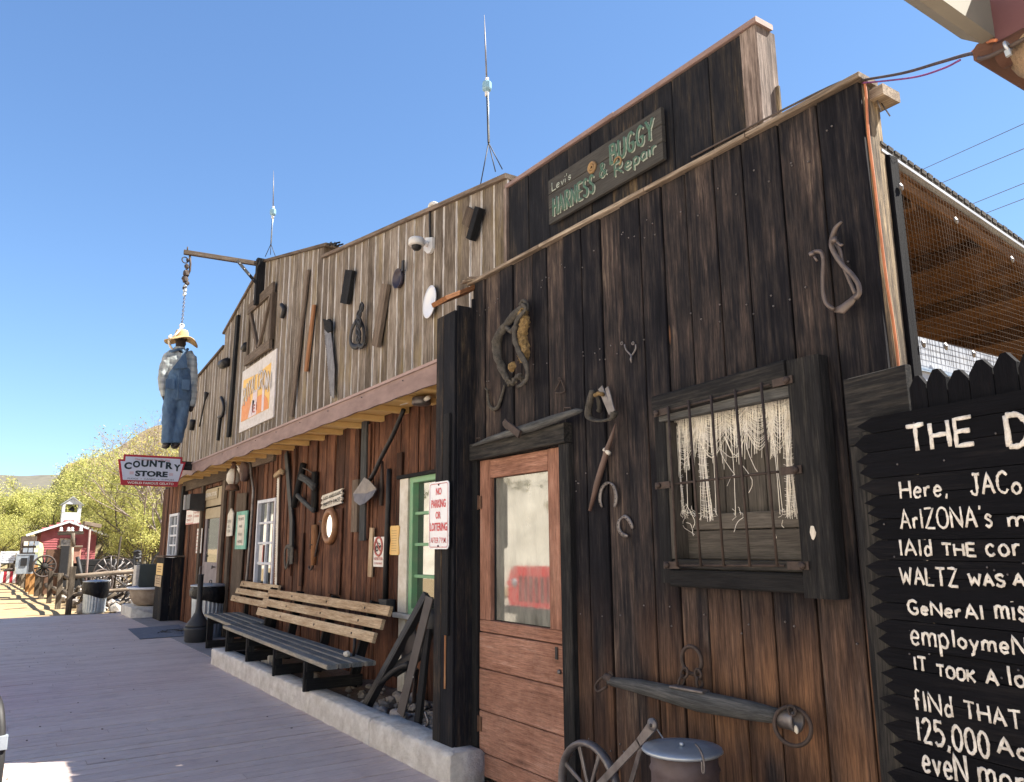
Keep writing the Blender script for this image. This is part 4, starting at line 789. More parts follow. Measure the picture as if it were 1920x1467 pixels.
# barrel
bc = atz(1284,1400,.66); bx = -2.455; by = 2.50
rad = abs(at(1345,1420,by).x-at(1226,1420,by).x)/2*.76; bz = at(1284,1401,by).z
ba = thing('metal_barrel', (bx, by, 0), 'rusty violet-grey steel drum with a flat pale lid standing under the singletree', 'drum')
M_DRUM = plain('faded_drum_paint', (.10,.082,.09), .6, .25, (.06,.04,.035), 6, .8, .15)
cxb = (at(1226,1420,by)+at(1345,1420,by))/2
mb = MB(); mb.m(M_DRUM); pr = [(rad,0)]
zz = bz-.012
for h_ in (.12,.14,.16,.32,.34,.36,zz-.155,zz-.14,zz-.125,zz-.085,zz-.07,zz-.055): pr.append((rad+(.007 if round(h_,3) in (.14,.34,round(zz-.14,3),round(zz-.07,3)) else 0), h_))
pr += [(rad, zz)]; mb.lathe((cxb.x, by, 0), pr, 40); mb.build('drum_body', None, ba)
mb = MB(); mb.m(M_GALV).lathe((cxb.x-.01, by, bz-.01), [(rad+.02,-.012),(rad+.03,-.004),(rad+.025,.006),(rad*.7,.010),(0,.011)], 40); mb.lathe((cxb.x-.01, by, bz+.002), [(.01,0),(.01,.012),(0,.014)], 8); mb.build('lid', None, ba)
mb = MB(); mb.m(M_STEEL); p = at(1322,1405,by-rad-.03); mb.tube(smooth_path([p+V((-.05,0,.01)), p+V((-.02,-.01,.0)), p+V((0,-.012,-.03)), p+V((.003,-.012,-.075)), p+V((-.008,-.012,-.08)), p+V((-.008,-.012,-.04))], 4), .004, 6); mb.build('latch', None, ba)
# iron cultivator wheel
cw = thing('wheel_cultivator', (-3.3, 2.5, 0), 'small spoked iron wheel hoe with a flat handle at the foot of the dark front', 'wheel hoe')
yc = 2.50; ca = at(1105,1484,yc); rr = abs(at(1158,1484,yc).x-at(1053,1484,yc).x)/2
mb = MB(); mb.m(M_STEEL); mb.tube([ca+V((math.cos(t*math.pi/18)*rr, 0, math.sin(t*math.pi/18)*rr)) for t in range(36)], .016, 8, True, (V((0,-1,0)), 1.6)); 
for k in range(8): t = k*math.pi/4+.35; mb.bar(ca+V((math.cos(t)*.03,0,math.sin(t)*.03)), ca+V((math.cos(t)*(rr-.01),0,math.sin(t)*(rr-.01))), .016, .012, V((-math.sin(t),0,math.cos(t))), .003, None, .024)
mb.lathe(ca+V((0,.03,0)), [(.03,0),(.03,.06),(.015,.065),(.015,.08)], 14, (0,-1,0)); mb.build('wheel', None, cw)
mb = MB(); mb.m(M_STEEL); yh = yc-.05
P = pts([(1118,1478),(1199,1392),(1205,1380),(1226,1358)], yh); mb.bar(P[0], P[1], .034, .010, None, .002, None, .036); mb.bar(P[1]-(P[1]-P[0])*.02, P[3], .036, .010, None, .002, None, .05); mb.lathe(P[3]+V((0,-.006,0)), [(.026,-.004),(.026,.008),(0,.008)], 14, (0,-1,0)); mb.m(M_BLKMET).lathe(P[3]+V((-.003,-.014,-.004)), [(.008,0),(.008,.002),(0,.002)], 10, (0,-1,0))
mb.m(M_STEEL).bar(at(1203,1400,yc+.03), at(1180,1480,yc+.03), .026, .01, None, .002); mb.build('handle', None, cw)
mb = MB(); mb.m(M_GALV); p = at(1231,1366,YD-.03); q = at(1248,1392,2.6)
for k in range(8): t0 = p.lerp(q, k/8); t1 = p.lerp(q, (k+1.15)/8); mb.tube([t0, t1], .0035, 5)
tag(mb.build('thin_chain'), 'short thin chain hanging between the wheel hoe handle and the drum lid', 'chain')
# no parking sign on the wing post
ys = yw-.034; P = [at(805,905,ys), at(842,902,ys), at(841,1030,ys), at(805,1030,ys)]
x0, x1, z0, z1 = P[0].x, P[1].x, (P[2].z+P[3].z)/2, (P[0].z+P[1].z)/2
np_ = thing('no_parking_sign', ((x0+x1)/2, ys, z0), 'white metal sign with red no parking or loitering lettering on the dark post', 'sign')
def rrect(x0, x1, z0, z1, r, y, n=5):
    o=[]
    for cx_, cz_, a0 in ((x1-r,z1-r,0),(x0+r,z1-r,90),(x0+r,z0+r,180),(x1-r,z0+r,270)):
        for k in range(n+1): t = math.radians(a0+90*k/n); o.append(V((cx_+r*math.cos(t), y, cz_+r*math.sin(t))))
    return o
def plate_text(mb, x0, x1, z0, z1, y, lines):
    W_ = x1-x0; H_ = z1-z0
    for s, mat, fx, fz, fw, fh, bo in lines: text(mb, s, mat, (x0+W_*fx, y, z0+H_*fz), UX, UZ, W_*fw, H_*fh, bo)
mb = MB(); mb.m(M_WHITE).prism(rrect(x0,x1,z0,z1,.03,ys), (0,.004,0))
o = rrect(x0+.014,x1-.014,z0+.014,z1-.014,.02,ys-.002); mb.m(M_RED).tube(o, .0022, 4, True, (V((0,-1,0)), .3)); mb.m(M_RED)
plate_text(mb, x0, x1, z0, z1, ys-.002, (('NO',M_RED,.36,.80,.28,.11,.03),('PARKING',M_RED,.13,.61,.72,.125,.03),('OR',M_RED,.35,.445,.26,.11,.03),('LOITERING',M_RED,.075,.265,.85,.125,.03),('AFTER 7 P.M.',M_RED,.11,.09,.78,.08,.004)))
mb.build('sign_plate', None, np_)
mb = MB(); mb.m(M_BLKMET)
for z in (z0+.022, z1-.022): mb.lathe(((x0+x1)/2, ys-.001, z), [(.007,0),(.006,.005),(0,.006)], 8, (0,-1,0))
mb.build('screw', None, np_)
# dish on the store wall behind the post
mb = MB(); c = at(803,566,YS-.06); mb.m(M_WHITE); rd_ = (at(802,536,YS-.06).z-at(802,597,YS-.06).z)/2*.98
mb.lathe(c+V((0,.05,0)), [(.05,-.02),(rd_*.55,.0),(rd_*.9,.02),(rd_,.035),(rd_*1.0,.04),(rd_*.85,.03),(rd_*.5,.008),(0,.004)], 32, V((-.1,-1,.05)), sx=1.0)
tag(mb.build('enamel_basin'), 'round white enamel basin hung on the grey wall beside the dark post', 'basin')
# ================================================================ things hung on the grey upper wall
def hung_board(name, l, w, t, mat, lb, cat, y=YS, grp=None, gap=.02):
    a, b = pts(l, y-gap-t/2); mb = MB(); mb.m(mat).bar(a, b, w, t, (1,0,0), .003); return tag(mb.build(name), lb, cat, grp)
hung_board('long_pole', [(577,507),(546,782)], .13, .03, W_BROWN, 'long grey-brown pole leaning flat against the gable right of the faded poster', 'pole')
hung_board('wooden_pole', [(589,572),(574,697)], .10, .03, W_ORANGE, 'short reddish wooden pole on the gable between the long pole and the saw', 'pole')
hung_board('dark_batten', [(446,592),(428,820)], .16, .04, W_BLACK, 'thin dark vertical batten on the left half of the gable', 'batten')
G = 'dark old boards nailed to the grey gable'
hung_board('nailed_board', [(657,507),(647,570)], .25, .05, W_BLACK, 'short dark tilted board below the step of the gable', 'board', YS, G)
hung_board('nailed_board', [(724,533),(705,650)], .17, .05, W_BROWN, 'longer brown board right of the hanging horseshoe chain', 'board', YS, G)
hung_board('nailed_board', [(900,390),(883,450)], .085, .07, W_BLACK, 'narrow black board hung under the nearer antenna, right of the rough shingle', 'board', YS, G)
hung_board('nailed_shingle', [(884,391),(874,424)], .155, .03, W_BROWN, 'small rough brown wooden shingle beside the narrow black board', 'shingle')
mb = MB(); mb.m(M_STEEL); P = pts([(609,615),(620,618),(627,690),(626,748),(620,742)], YS-.05); mb.prism(P, (0,.006,0)); 
for k in range(26): t = k/26; p = P[0].lerp(P[4], t); mb.prism([p, p+V((-.03,0,-.015)), p+V((0,0,-.045))], (0,.005,0))
mb.m(W_BLACK).prism(pts([(605,598),(612,601),(616,598),(620,604),(621,620),(614,624),(608,618),(607,606)], YS-.065), (0,.03,0))
tag(mb.build('hand_saw'), 'large rusty hand saw hung point down in the middle of the gable', 'saw')
mb = MB(); mb.m(M_BLKMET); P = smooth_path(pts([(668,602),(660,618),(657,640),(663,650),(672,648),(672,630)], YS-.05), 4); mb.tube(P, .035, 6, False, (V((0,-1,0)), .4)); mb.tube(smooth_path(pts([(676,602),(682,618),(683,640),(679,650),(673,648)], YS-.05), 4), .032, 6, False, (V((0,-1,0)), .4))
q = pts([(679,568),(675,583),(670,594),(674,604),(669,616),(673,628),(670,640)], YS-.09)
for a_, b_ in zip(q, q[1:]): link(a_, b_, .012, .03); link(a_+V((.03,0,-.03)), b_+V((.04,0,-.02)), .011, .028)
tag(mb.build('trace_chain'), 'bundle of black chain and harness iron hanging beside the saw on the gable', 'chain')
pn_ = thing('frying_pan', at(754,523,YS-.04), 'black cast iron frying pan hung on the gable below the security camera', 'frying pan')
mb = MB(); mb.m(plain('cast_iron', (.055,.048,.07), .5, .3, (.03,.028,.035), 14, .7)); rp = (at(754,506,YS).z-at(754,542,YS).z)/2; mb.lathe(at(753,524,YS), [(.0,0.01),(rp*.87,.01),(rp,.06),(rp*.96,.06),(rp*.85,.02),(0,.02)], 28, (0,-1,0)); mb.build('pan_body', None, pn_)
mb = MB(); mb.m(M_BLKMET).bar(at(755,509,YS-.05), at(756,489,YS-.05), .045, .02, (1,0,0), .004); mb.build('handle', None, pn_)
hd_ = at(781,454,YS-.17)
cm = thing('security_camera', at(795,460,YS), 'white dome security camera on a wall arm high on the grey wall', 'camera')
mb = MB(); mb.m(M_PLAST); p = at(808,460,YS); mb.prism([q+V((0,-.03,0)) for q in pts([(802,447),(815,446),(815,466),(811,475),(806,477),(800,471)], YS)], (0,.03,0)); mb.tube(smooth_path([p+V((-.02,-.02,.01)), p+V((-.03,-.09,.03)), hd_], 4), [.034,.03,.027,.026,.026,.026,.026,.026,.026][:9], 12); mb.build('wall_arm', None, cm)
hd = at(781,456,YS-.19); mb = MB(); mb.m(M_PLAST).lathe(hd, [(.03,.055),(.072,.047),(.082,.03),(.082,-.018),(.072,-.03),(.0,-.031)], 28); cmh = mb.build('housing', None, cm)
mb = MB(); mb.m(M_BLKMET).lathe(hd, [(.052,-.032),(.049,-.055),(.03,-.075),(0,-.083)], 20); mb.build('lens_dome', None, cm)
mb = MB(); mb.m(M_PLAST).tube(smooth_path(pts([(805,396),(806,386),(812,381),(820,384),(824,390)], YS+.1), 4), .02, 8); mb.m(M_BLKMET).tube(smooth_path(pts([(806,396),(806,420),(807,446)], YS-.02), 4), .012, 6)
tag(mb.build('camera_conduit'), 'cream curved conduit coming over the roof edge above the security camera', 'conduit')
def scrap(name, l, r, lb, cat, mat=None):
    mb = MB(); mb.m(mat or M_BLKMET).tube(smooth_path(pts(l, YS-.05), 3) if len(l) > 2 else pts(l, YS-.05), r, 7); return tag(mb.build(name), lb, cat)
scrap('iron_hook', [(528,572),(533,580),(530,592),(529,597)], .035, 'small black iron hook right of the loft hatch', 'hook')
scrap('iron_bolt', [(457,655),(462,647)], .06, 'black iron bolt head left of the loft hatch base', 'bolt')
scrap('iron_pulley', [(416,684),(426,679)], .09, 'small black iron pulley near the left gable slope', 'pulley')
scrap('pitchfork_handle', [(387,737),(378,780),(374,800)], [.05,.018,.016,.016,.016,.016,.02], 'thin dark rod with a knob low on the left end of the gable', 'rod')
scrap('bent_hames', [(415,745),(420,762),(417,778),(410,783)], .028, 'bent iron hame left of the faded poster', 'hames')
hung_board('strip_board', [(413,782),(408,826)], .12, .03, W_BLACK, 'short dark slat under the bent hame beside the poster', 'slat')
scrap('iron_strap', [(362,788),(359,806)], .06, 'small dark strap hinge behind the hanging dummy\'s knees', 'hinge')
# poster
yq = YS-.03; A, B, C, D = at(455,692,yq), at(519,660,yq), at(511,783,yq), at(448,812,yq)
x0, x1, z0, z1 = (A.x+D.x)/2, (B.x+C.x)/2, (C.z+D.z)/2, (A.z+B.z)/2; Wp, Hp = x1-x0, z1-z0
mb = MB(); mb.m(M_POSTW).box(x0, x1, yq, yq+.025, z0, z1, .004); u = lambda a, b, d=0: V((x0+Wp*a, yq-.003-d, z0+Hp*b))
mb.m(M_GOLDP).prism([u(.06,.16),u(.88,.16),u(.88,.84),u(.5,.80),u(.06,.84)], (0,.002,0))
mb.m(M_ORNG).prism([u(.06,.16,.003),u(.26,.16,.003),u(.34,.34,.003),u(.30,.56,.003),u(.06,.42,.003)], (0,.002,0))
cs = [u(.60+.27*math.cos(t*math.pi/14), .165+.27*math.sin(t*math.pi/14), .003) for t in range(15)]; mb.m(M_ORNG).prism(cs, (0,.002,0))
for a, b in ((.40,.53),(.68,.74),(.28,.36)): mb.m(M_LILAC).prism([u(a,.165,.006),u(b,.165,.006),u(b,.55,.006),u(a,.55,.006)] if a > .3 else [u(a,.165,.006),u(b+.04,.165,.006),u(b+.1,.40,.006),u(a+.1,.42,.006)], (0,.002,0))
for k, (wd, xs_) in enumerate((('ROYAL', .09), ('CROWN', .53))):
    for i, chh in enumerate(wd):
        xx = xs_+i*(.078 if k else .085); zz_ = .72-.9*(xx-.47)**2-.18
        brush(mb, chh, M_POSTW, u(xx, zz_, .010), UX, UZ, Hp*.27, Wp*.062, .018, V((0,-1,0)), .2, False, .05)
brush(mb, 'E', M_FADERED, u(.44,.22,.010), UX, UZ, Hp*.10, Wp*.05, .012); brush(mb, 'I', M_FADERED, u(.53,.23,.010), UX, UZ, Hp*.12, Wp*.01, .012)
tag(mb.build('faded_poster'), 'large faded yellow and orange soft drink poster with white arched lettering on the gable', 'poster')
# gallows arm with chain and dummy
ga = thing('gallows_arm', (XP, YS, zpk-.2), 'dark gallows beam with an iron brace sticking out from the gable peak', 'beam')
tip = atx(351,474,XP); root = atx(490,496,XP); dv = (root-tip).normalized()
mb = MB(); mb.m(W_BLACK).box(XP-.06, XP+.06, YS-.14, YS-.005, at(494,560,YS-.1).z, zpk+.02, .006); mb.build('post', None, ga)
mb = MB(); mb.m(W_BROWN).bar(tip-dv*.05, root+dv*.06, .075, .06, (0,0,1), .004); mb.build('arm', None, ga)
mb = MB(); mb.m(M_BLKMET).bar(atx(445,489,XP+.04), atx(488,540,XP+.04), .055, .012, V((0,.5,.6)), .002); mb.m(M_STEEL)
for k in range(5): p = atx(445,489,XP+.05).lerp(atx(488,540,XP+.05), .1+.2*k); mb.lathe(p, [(.012,0),(.012,.006),(0,.007)], 8, (1,0,0))
mb.m(M_IRON).tube([tip+V((0,.0,.03)), tip+V((0,0,.10))], .012, 6); mb.build('brace', None, ga)
pc = thing('pulley_chain', tip, 'rusty block and tackle with a thin chain hanging from the gallows arm', 'chain')
mb = MB(); mb.m(M_IRON)
for px, py, r in ((352,488,.035),(350,500,.05),(349,513,.06),(347,524,.065),(350,531,.05),(346,541,.04)): mb.blob(atx(px,py,XP), (r*.7,r*.8,r), .45, 2, 2.5)
mb.torus(atx(347,488,XP), .05, .009, (1,.2,0), 16, 6); mb.tube(ptx([(356,480),(357,495),(356,508),(352,516)], XP), .018, 6); mb.m(M_GALV)
for px, py in ((347,537),(347,545),(346,552)): mb.blob(atx(px,py,XP), (.03,.03,.04), .4, 2)
mb.build('pulley_block', None, pc)
mb = MB(); mb.m(M_STEEL); a_ = atx(346,555,XP); b_ = atx(341,611,XP); n = 15
for i in range(n): link(a_.lerp(b_, (i-.12)/n), a_.lerp(b_, (i+1.12)/n), .0055, .012, V((1,0,0)) if i % 2 else V((.2,1,0)).normalized())
mb.build('chain', None, pc)
# the hanging dummy, seen from behind
def remeshed(mb, name, mat, parent, vox, it=6):
    o = mb.build(name, mat, parent); r = o.modifiers.new('remesh', 'REMESH'); r.mode = 'VOXEL'; r.voxel_size = vox; r.use_smooth_shade = True
    s_ = o.modifiers.new('smooth', 'SMOOTH'); s_.iterations = it; s_.factor = .5
    tx = bpy.data.textures.new('creases', 'CLOUDS'); tx.noise_scale = .07; tx.noise_depth = 2; d = o.modifiers.new('creases', 'DISPLACE'); d.texture = tx; d.strength = .032; d.mid_level = .5
    return o
def shirt_mat():
    m, n, l, p = nodes('plaid_shirt'); tc = n.new('ShaderNodeTexCoord'); cs_=[]
    for ax, s_ in ((1, 60), (2, 60)):
        wv = n.new('ShaderNodeSeparateXYZ'); l.new(tc.outputs['Object'], wv.inputs[0]); k = math_(n, l, 'SINE', math_(n, l, 'MULTIPLY', wv.outputs[ax], s_)); cs_.append(math_(n, l, 'GREATER_THAN', k, .35))
    c = mix_(n, l, math_(n, l, 'MULTIPLY', cs_[0], .55), (.25,.28,.28), (.40,.43,.42)); c = mix_(n, l, math_(n, l, 'MULTIPLY', cs_[1], .5), c, (.15,.17,.18)); l.new(c, p.inputs['Base Color']); p.inputs['Roughness'].default_value = .9; return m
M_SHIRT = shirt_mat()
pw = lambda x, y, d=0.0: atx(x, y, XP+d)
du = thing('hanging_dummy', pw(340,725), 'life-size dummy in denim overalls, plaid shirt and straw hat hanging from the gallows arm', 'dummy')
mb = MB(); mb.m(M_SKIN).blob(pw(339,641), (.10,.085,.13), .05, 3); mb.tube([pw(339,650), pw(338,662)], [.06,.07], 12)
for l in ([(307,738),(309,748),(312,751)], [(360,760),(358,769),(355,772)]): mb.tube(ptx(l, XP), [.038,.04,.02], 8)
mb.tube([pw(338,655), pw(337,680)], [.07,.10], 12); mb.tube([pw(337,668), pw(316,676), pw(307,700), pw(306,728), pw(308,742)], .04, 10); mb.tube([pw(337,668), pw(357,676), pw(361,702), pw(361,740), pw(360,764)], .04, 10)
remeshed(mb, 'body', M_SKIN, du, .014, 3)
mb = MB(); mb.m(M_SHIRT)
mb.tube([pw(337,654), pw(337,662), pw(336,676), pw(335,700), pw(334,722)], [.07,.12,.175,.18,.18], 20, False, (V((1,0,0)), .62))
mb.tube([pw(325,661), pw(315,671), pw(308,690), pw(304,712), pw(306,732), pw(309,744)], [.075,.085,.075,.07,.062,.05], 14)
mb.tube([pw(351,661), pw(359,673), pw(362,698), pw(362,724), pw(361,748), pw(360,764)], [.075,.085,.075,.07,.062,.05], 14)
mb.tube([pw(337,651), pw(337,657)], [.085,.095], 14)
remeshed(mb, 'shirt', M_SHIRT, du, .017)
mb = MB(); mb.m(M_DENIM)
mb.tube([pw(337,690), pw(335,712), pw(333,735), pw(333,752)], [.175,.195,.215,.21], 20, False, (V((1,0,0)), .66))
mb.tube([pw(323,742), pw(318,770), pw(316,800), pw(314,826), pw(314,832)], [.115,.108,.098,.092,.098], 16); mb.tube([pw(344,742), pw(342,770), pw(337,800), pw(331,826), pw(331,832)], [.11,.105,.095,.088,.095], 16)
remeshed(mb, 'overalls', M_DENIM, du, .017, 5)
mb = MB(); mb.m(M_DENIM); e = .145
mb.prism([pw(322,692,e+.0),pw(352,690,e+.0),pw(350,672,e+.008),pw(348,661,e-.01),pw(344,660,e-.01),pw(338,672,e+.008)], (-.02,0,0)); mb.tube(smooth_path([pw(345,661,e-.02), pw(340,655,e-.06), pw(329,657,e-.05), pw(318,661,.05)], 4), .022, 8, False, (V((1,0,0)), .5)); mb.tube(smooth_path([pw(347,662,e-.02), pw(351,656,.05), pw(352,655,0)], 4), .022, 8, False, (V((1,0,0)), .5))
for a, b, c, d_ in ((311,711,328,730), (342,712,356,732)): mb.prism([pw(a,b,.165),pw(c,b,.175),pw(c-1,d_,.175),pw(a-1,d_-2,.165)], (-.016,0,0))
mb.tube([pw(337,690,.155), pw(335,712,.168), pw(333,748,.168)], .006, 5); mb.build('overall_back', None, du)
mb = MB(); mb.m(M_STRAWHAT); hc = pw(340,637); vs=[]; n = 40
prof = [(0,.175),(.05,.178),(.085,.16),(.098,.12),(.108,.06),(.113,.03),(.15,.018),(.205,.0),(.203,-.012),(.11,.015)]
for r, h_ in prof:
    for k in range(n):
        t = 2*math.pi*k/n; dz = .04*math.cos(2*t+.2)*(max(0, r-.11)/.1)+(.03*math.sin(t*3) if r > .15 else 0); vs.append(hc+V((r*math.cos(t)*1.0, r*math.sin(t)*(1.02+(.22 if r > .14 else 0)), h_-.012+dz-.02*max(0, (r-.11)/.1))))
mb.add(vs, [[i*n+k, i*n+(k+1) % n, (i+1)*n+(k+1) % n, (i+1)*n+k] for i in range(len(prof)-1) for k in range(n)], None, None, None, True); mb.build('straw_hat', None, du)
mb = MB(); mb.m(M_BOOT)
for px, s_ in ((313,1), (330,1)): mb.blob(pw(px-2,836,-.04), (.14,.058,.05), .1, 3); mb.tube([pw(px,826), pw(px,835)], [.062,.06], 10)
mb.build('boots', None, du)
mb = MB(); mb.m(M_ROPE).tube(smooth_path([pw(341,612), pw(338,617,.06), pw(330,627,.12), pw(322,634,.1), pw(317,632,.08), pw(321,629,.06)], 4), .016, 8); mb.tube(smooth_path([pw(320,634,.08), pw(317,640,.05), pw(319,649,.02), pw(324,656)], 4), .02, 8); mb.torus(pw(341,611), .03, .01, (1,0,0), 14, 6); mb.build('noose_rope', None, du)
# antennas
def antenna(name, base, lb, l_tip, l_ball, l_post, feet, y, sc):
    t = thing(name, at(*l_post, y), lb, 'antenna', 'lightning rods on the roof edge'); mb = MB(); mb.m(M_STEEL)
    a_ = at(*l_tip, y); b_ = at(*l_ball, y); mb.tube([a_, a_.lerp(b_, .4), b_], [.002*sc,.007*sc,.009*sc], 8); mb.m(M_BLKMET).tube([b_, at(*l_post, y)], .010*sc, 8); mb.m(M_GALV).tube([b_+V((.013*sc,0,0)), at(*l_post, y)+V((.013*sc,0,0))], .006*sc, 6); mb.build('rod', None, t)
    mb = MB(); mb.m(M_BLUEGL).lathe(b_, [(.02*sc,.055*sc),(.04*sc,.042*sc),(.047*sc,.03*sc),(.047*sc,-.03*sc),(.04*sc,-.045*sc),(.02*sc,-.06*sc)], 8, (0,0,1), False); mb.m(M_PLAST).lathe(b_, [(.018*sc,.085*sc),(.018*sc,.05*sc)], 12); mb.lathe(b_, [(.02*sc,-.05*sc),(.02*sc,-.105*sc)], 12); mb.build('insulator', None, t)
    mb = MB(); mb.m(M_BLKMET)
    for f in feet: mb.tube([at(*l_post, y), at(f[0], f[1], f[2])], .005*sc, 6)
    mb.build('guy_leg', None, t)
antenna('lightning_rod', 0, 'tall nearer steel rod with a pale blue insulator above the grey roof edge', (908,28), (913,162), (916,268), [(901,346,YS-.02),(929,322,YS+.02),(942,318,YS+.2)], YS+.05, 1.0)
antenna('lightning_rod', 0, 'smaller distant rod antenna rising from the gable peak behind the gallows arm', (513,320), (512,398), (508,458), [(497,482,YS),(507,478,YS+.05),(516,480,YS+.1)], YS+.05, 1.15)
# hanging store sign
XS = -15.2; q = lambda x, y, d=0.0: atx(x, y, XS+d)
A = q(229,852); E_ = q(342,857); Fq = q(220,861); zt_ = (q(229,852).z+q(342,857).z)/2; zb_ = (q(228,909).z+q(334,914).z)/2; ya = q(220,875).y; yb2 = q(348,870).y
ss = thing('store_sign', (XS, (ya+yb2)/2, zb_), 'white and maroon shaped store sign with arched dark lettering hung out from the eave', 'sign')
Ws, Hs = yb2-ya, zt_-zb_; U = lambda a, b, d=0: V((XS+d, ya+Ws*a, zb_+Hs*b))
out = [(.075,1),(.945,1),(.945,.83),(1,.83),(.90,0),(.075,0),(0,.83),(.075,.83)]
inn = [(.105,.93),(.915,.93),(.915,.77),(.965,.77),(.905,.17),(.095,.17),(.038,.77),(.105,.77)]
mb = MB(); mb.m(M_MAROON).prism([U(a,b) for a, b in out], (-.03,0,0)); mb.m(M_PALE).prism([U(a,b,.004) for a, b in inn], (-.003,0,0)); UY = V((0,1,0))
T = lambda s, mat, a, b, w_, h_, bo=.0, wp=None: text(mb, s, mat, U(a,b,.007), UY, UZ, Ws*w_, Hs*h_, bo, wp)
T('The Original Tortilla Flat', M_FADERED, .24, .80, .52, .085, .006); 
for i, chh in enumerate('COUNTRY'):
    x = (i+.5)/7; T(chh, M_NAVY, .095+.121*i, .475+.15*(1-(2*x-1)**2), .108, .23, .05)
T('STORE', M_NAVY, .26, .30, .48, .19, .05); T('FUDGE  +  CANDY  +  SUPPLIES', M_INK, .16, .195, .68, .05, .0); T('WORLD FAMOUS GELATO', M_PAPER, .16, .05, .68, .075, .02)
for a in (.18, .76): 
    for k in range(4): mb.m(M_FADERED).box(XS+.004, XS+.006, ya+Ws*a, ya+Ws*(a+.06), zb_+Hs*(.36+.025*k), zb_+Hs*(.368+.025*k))
mb.build('sign_panel', None, ss)
mb = MB(); mb.m(W_BLACK).bar((XS-.05, yb2-.25, zb_+Hs*.72), (XS-.05, YF+.02, zb_+Hs*.72), .16, .04, (0,0,1), .004); mb.build('bracket', None, ss)
# ================================================================ porch things on the lower wall
def pw_(x, y, d=.03): return at(x, y, YS-d)
la = thing('lantern', at(438,890,YS-.28), 'rusty red barn lantern with a white globe hanging under the eave by the white window', 'lantern')
c = at(437,897,YS-.28); mb = MB(); mb.m(M_RUST).lathe(c, [(.10,-.20),(.11,-.19),(.10,-.12),(.07,-.10)], 18); mb.lathe(c, [(.05,.14),(.06,.17),(.03,.22),(.05,.24),(.02,.27)], 14); 
for s_ in (-1, 1): mb.tube(smooth_path([c+V((s_*.08,0,-.13)), c+V((s_*.11,0,.0)), c+V((s_*.09,0,.14)), c+V((s_*.03,0,.2))], 4), .011, 6)
mb.tube(smooth_path([c+V((-.1,0,.15)), c+V((0,0,.42)), c+V((.1,0,.15))], 6), .006, 5); mb.build('frame', None, la)
mb = MB(); mb.m(M_OLDWH).lathe(c, [(.06,-.11),(.105,-.04),(.10,.06),(.055,.15)], 18); mb.build('globe', None, la)
ex = thing('electric_meter', pw_(455,880), 'round grey electric box with a curved conduit beside the lantern', 'electric box')
mb = MB(); mb.m(M_FASC).lathe(pw_(460,884,.05), [(.17,-.02),(.17,.05),(.15,.07),(0,.08)], 20, (0,-1,0)); mb.m(M_PAPER).prism([v+V((0,-.1,0)) for v in pts([(452,876),(457,874),(461,880),(459,890),(453,892)], YS-.03)], (0,.03,0)); mb.build('box', None, ex)
mb = MB(); mb.m(M_STEEL).tube(smooth_path(pts([(458,866),(466,866),(470,872),(471,890),(475,915),(474,940),(470,1000),(466,1050),(462,1095)], YS-.06), 4), .022, 8); mb.build('conduit', None, ex)
spk = thing('wall_speaker', pw_(357,938), 'dark grey wedge wall speaker above the pink notices at the far porch end', 'speaker')
A, B = at(349,928,YS-.32), at(371,951,YS-.32); mb = MB(); mb.m(M_ASHCAN).prism([V((A.x+.3,YS-.30,A.z)),V((A.x+.3,YS-.30,B.z)),V((A.x+.3,YS-.02,B.z-.03)),V((A.x+.3,YS-.02,A.z+.02))], (-.42,0,0)); mb.m(M_PLAST).box(A.x-.14, A.x-.12, YS-.33, YS-.28, B.z, A.z); mb.build('cabinet', None, spk)
def notice(name, l, mat, lb, lines=(), y=YS-.035, th=.012, cat='sign', rim=None):
    P = pts(l, y); x0, x1 = min(p.x for p in P), max(p.x for p in P); z0, z1 = (P[2].z+P[3].z)/2, (P[0].z+P[1].z)/2
    mb = MB(); mb.m(mat).box(x0, x1, y, y+th, z0, z1, .002)
    if rim: mb.m(rim[0]).box(x0+(x1-x0)*rim[1], x1-(x1-x0)*rim[1], y-.004, y-.001, z0+(z1-z0)*rim[2], z1-(z1-z0)*rim[2])
    plate_text(mb, x0, x1, z0, z1, y-.006, lines); return tag(mb.build(name), lb, cat)
notice('notice', [(350,956),(363,953),(362,983),(350,984)], M_PINKP, 'left one of the two pink notices below the wall speaker', (('OPEN',M_FADERED,.2,.45,.6,.16,.02),('DAILY',M_FADERED,.2,.2,.6,.16,.02)), rim=(M_PAPER,.04,.1))
notice('notice', [(364,953),(376,951),(375,981),(363,983)], M_PINKP, 'right one of the two pink notices, nearest the store door', (('NO FOOD',M_FADERED,.15,.62,.7,.14,.01),('OR DRINK',M_FADERED,.15,.4,.7,.14,.01)), rim=(M_PAPER,.04,.04))
notice('notice', [(370,992),(378,991),(376,1037),(368,1038)], M_PAPER, 'narrow weathered strip notice left of the store door frame', tuple(('----',M_FADERED,.1,.1+.15*k,.8,.04,.0) for k in range(6)))
notice('door_name_plate', [(386,922),(408,914),(407,934),(386,939)], M_TANP, 'tan transom plate with white lettering above the store door', (('GENERAL STORE',M_LETTER,.05,.3,.9,.4,.02),), YS-.02)
P = pts([(427,966),(433,953),(437,962),(434,1005),(424,1006)], YS-.09); mb = MB(); mb.m(M_OLDWH).prism(P, (0,.02,0)); x0 = P[4].x; x1 = P[2].x
plate_text(mb, x0, x1, P[3].z, P[0].z, YS-.095, (('OPEN',M_INK,.15,.6,.6,.16,.0),('ALL',M_INK,.2,.38,.5,.14,.0),('YEAR',M_INK,.15,.16,.6,.14,.0))); tag(mb.build('arrow_sign'), 'narrow white pointed board with dark lettering on the porch wall left of the turquoise sign', 'sign')
hung_board('panel_board', [(454,925),(440,1128)], .62, .02, W_BROWN, 'plain brown wall panel behind the turquoise framed sign', 'panel')
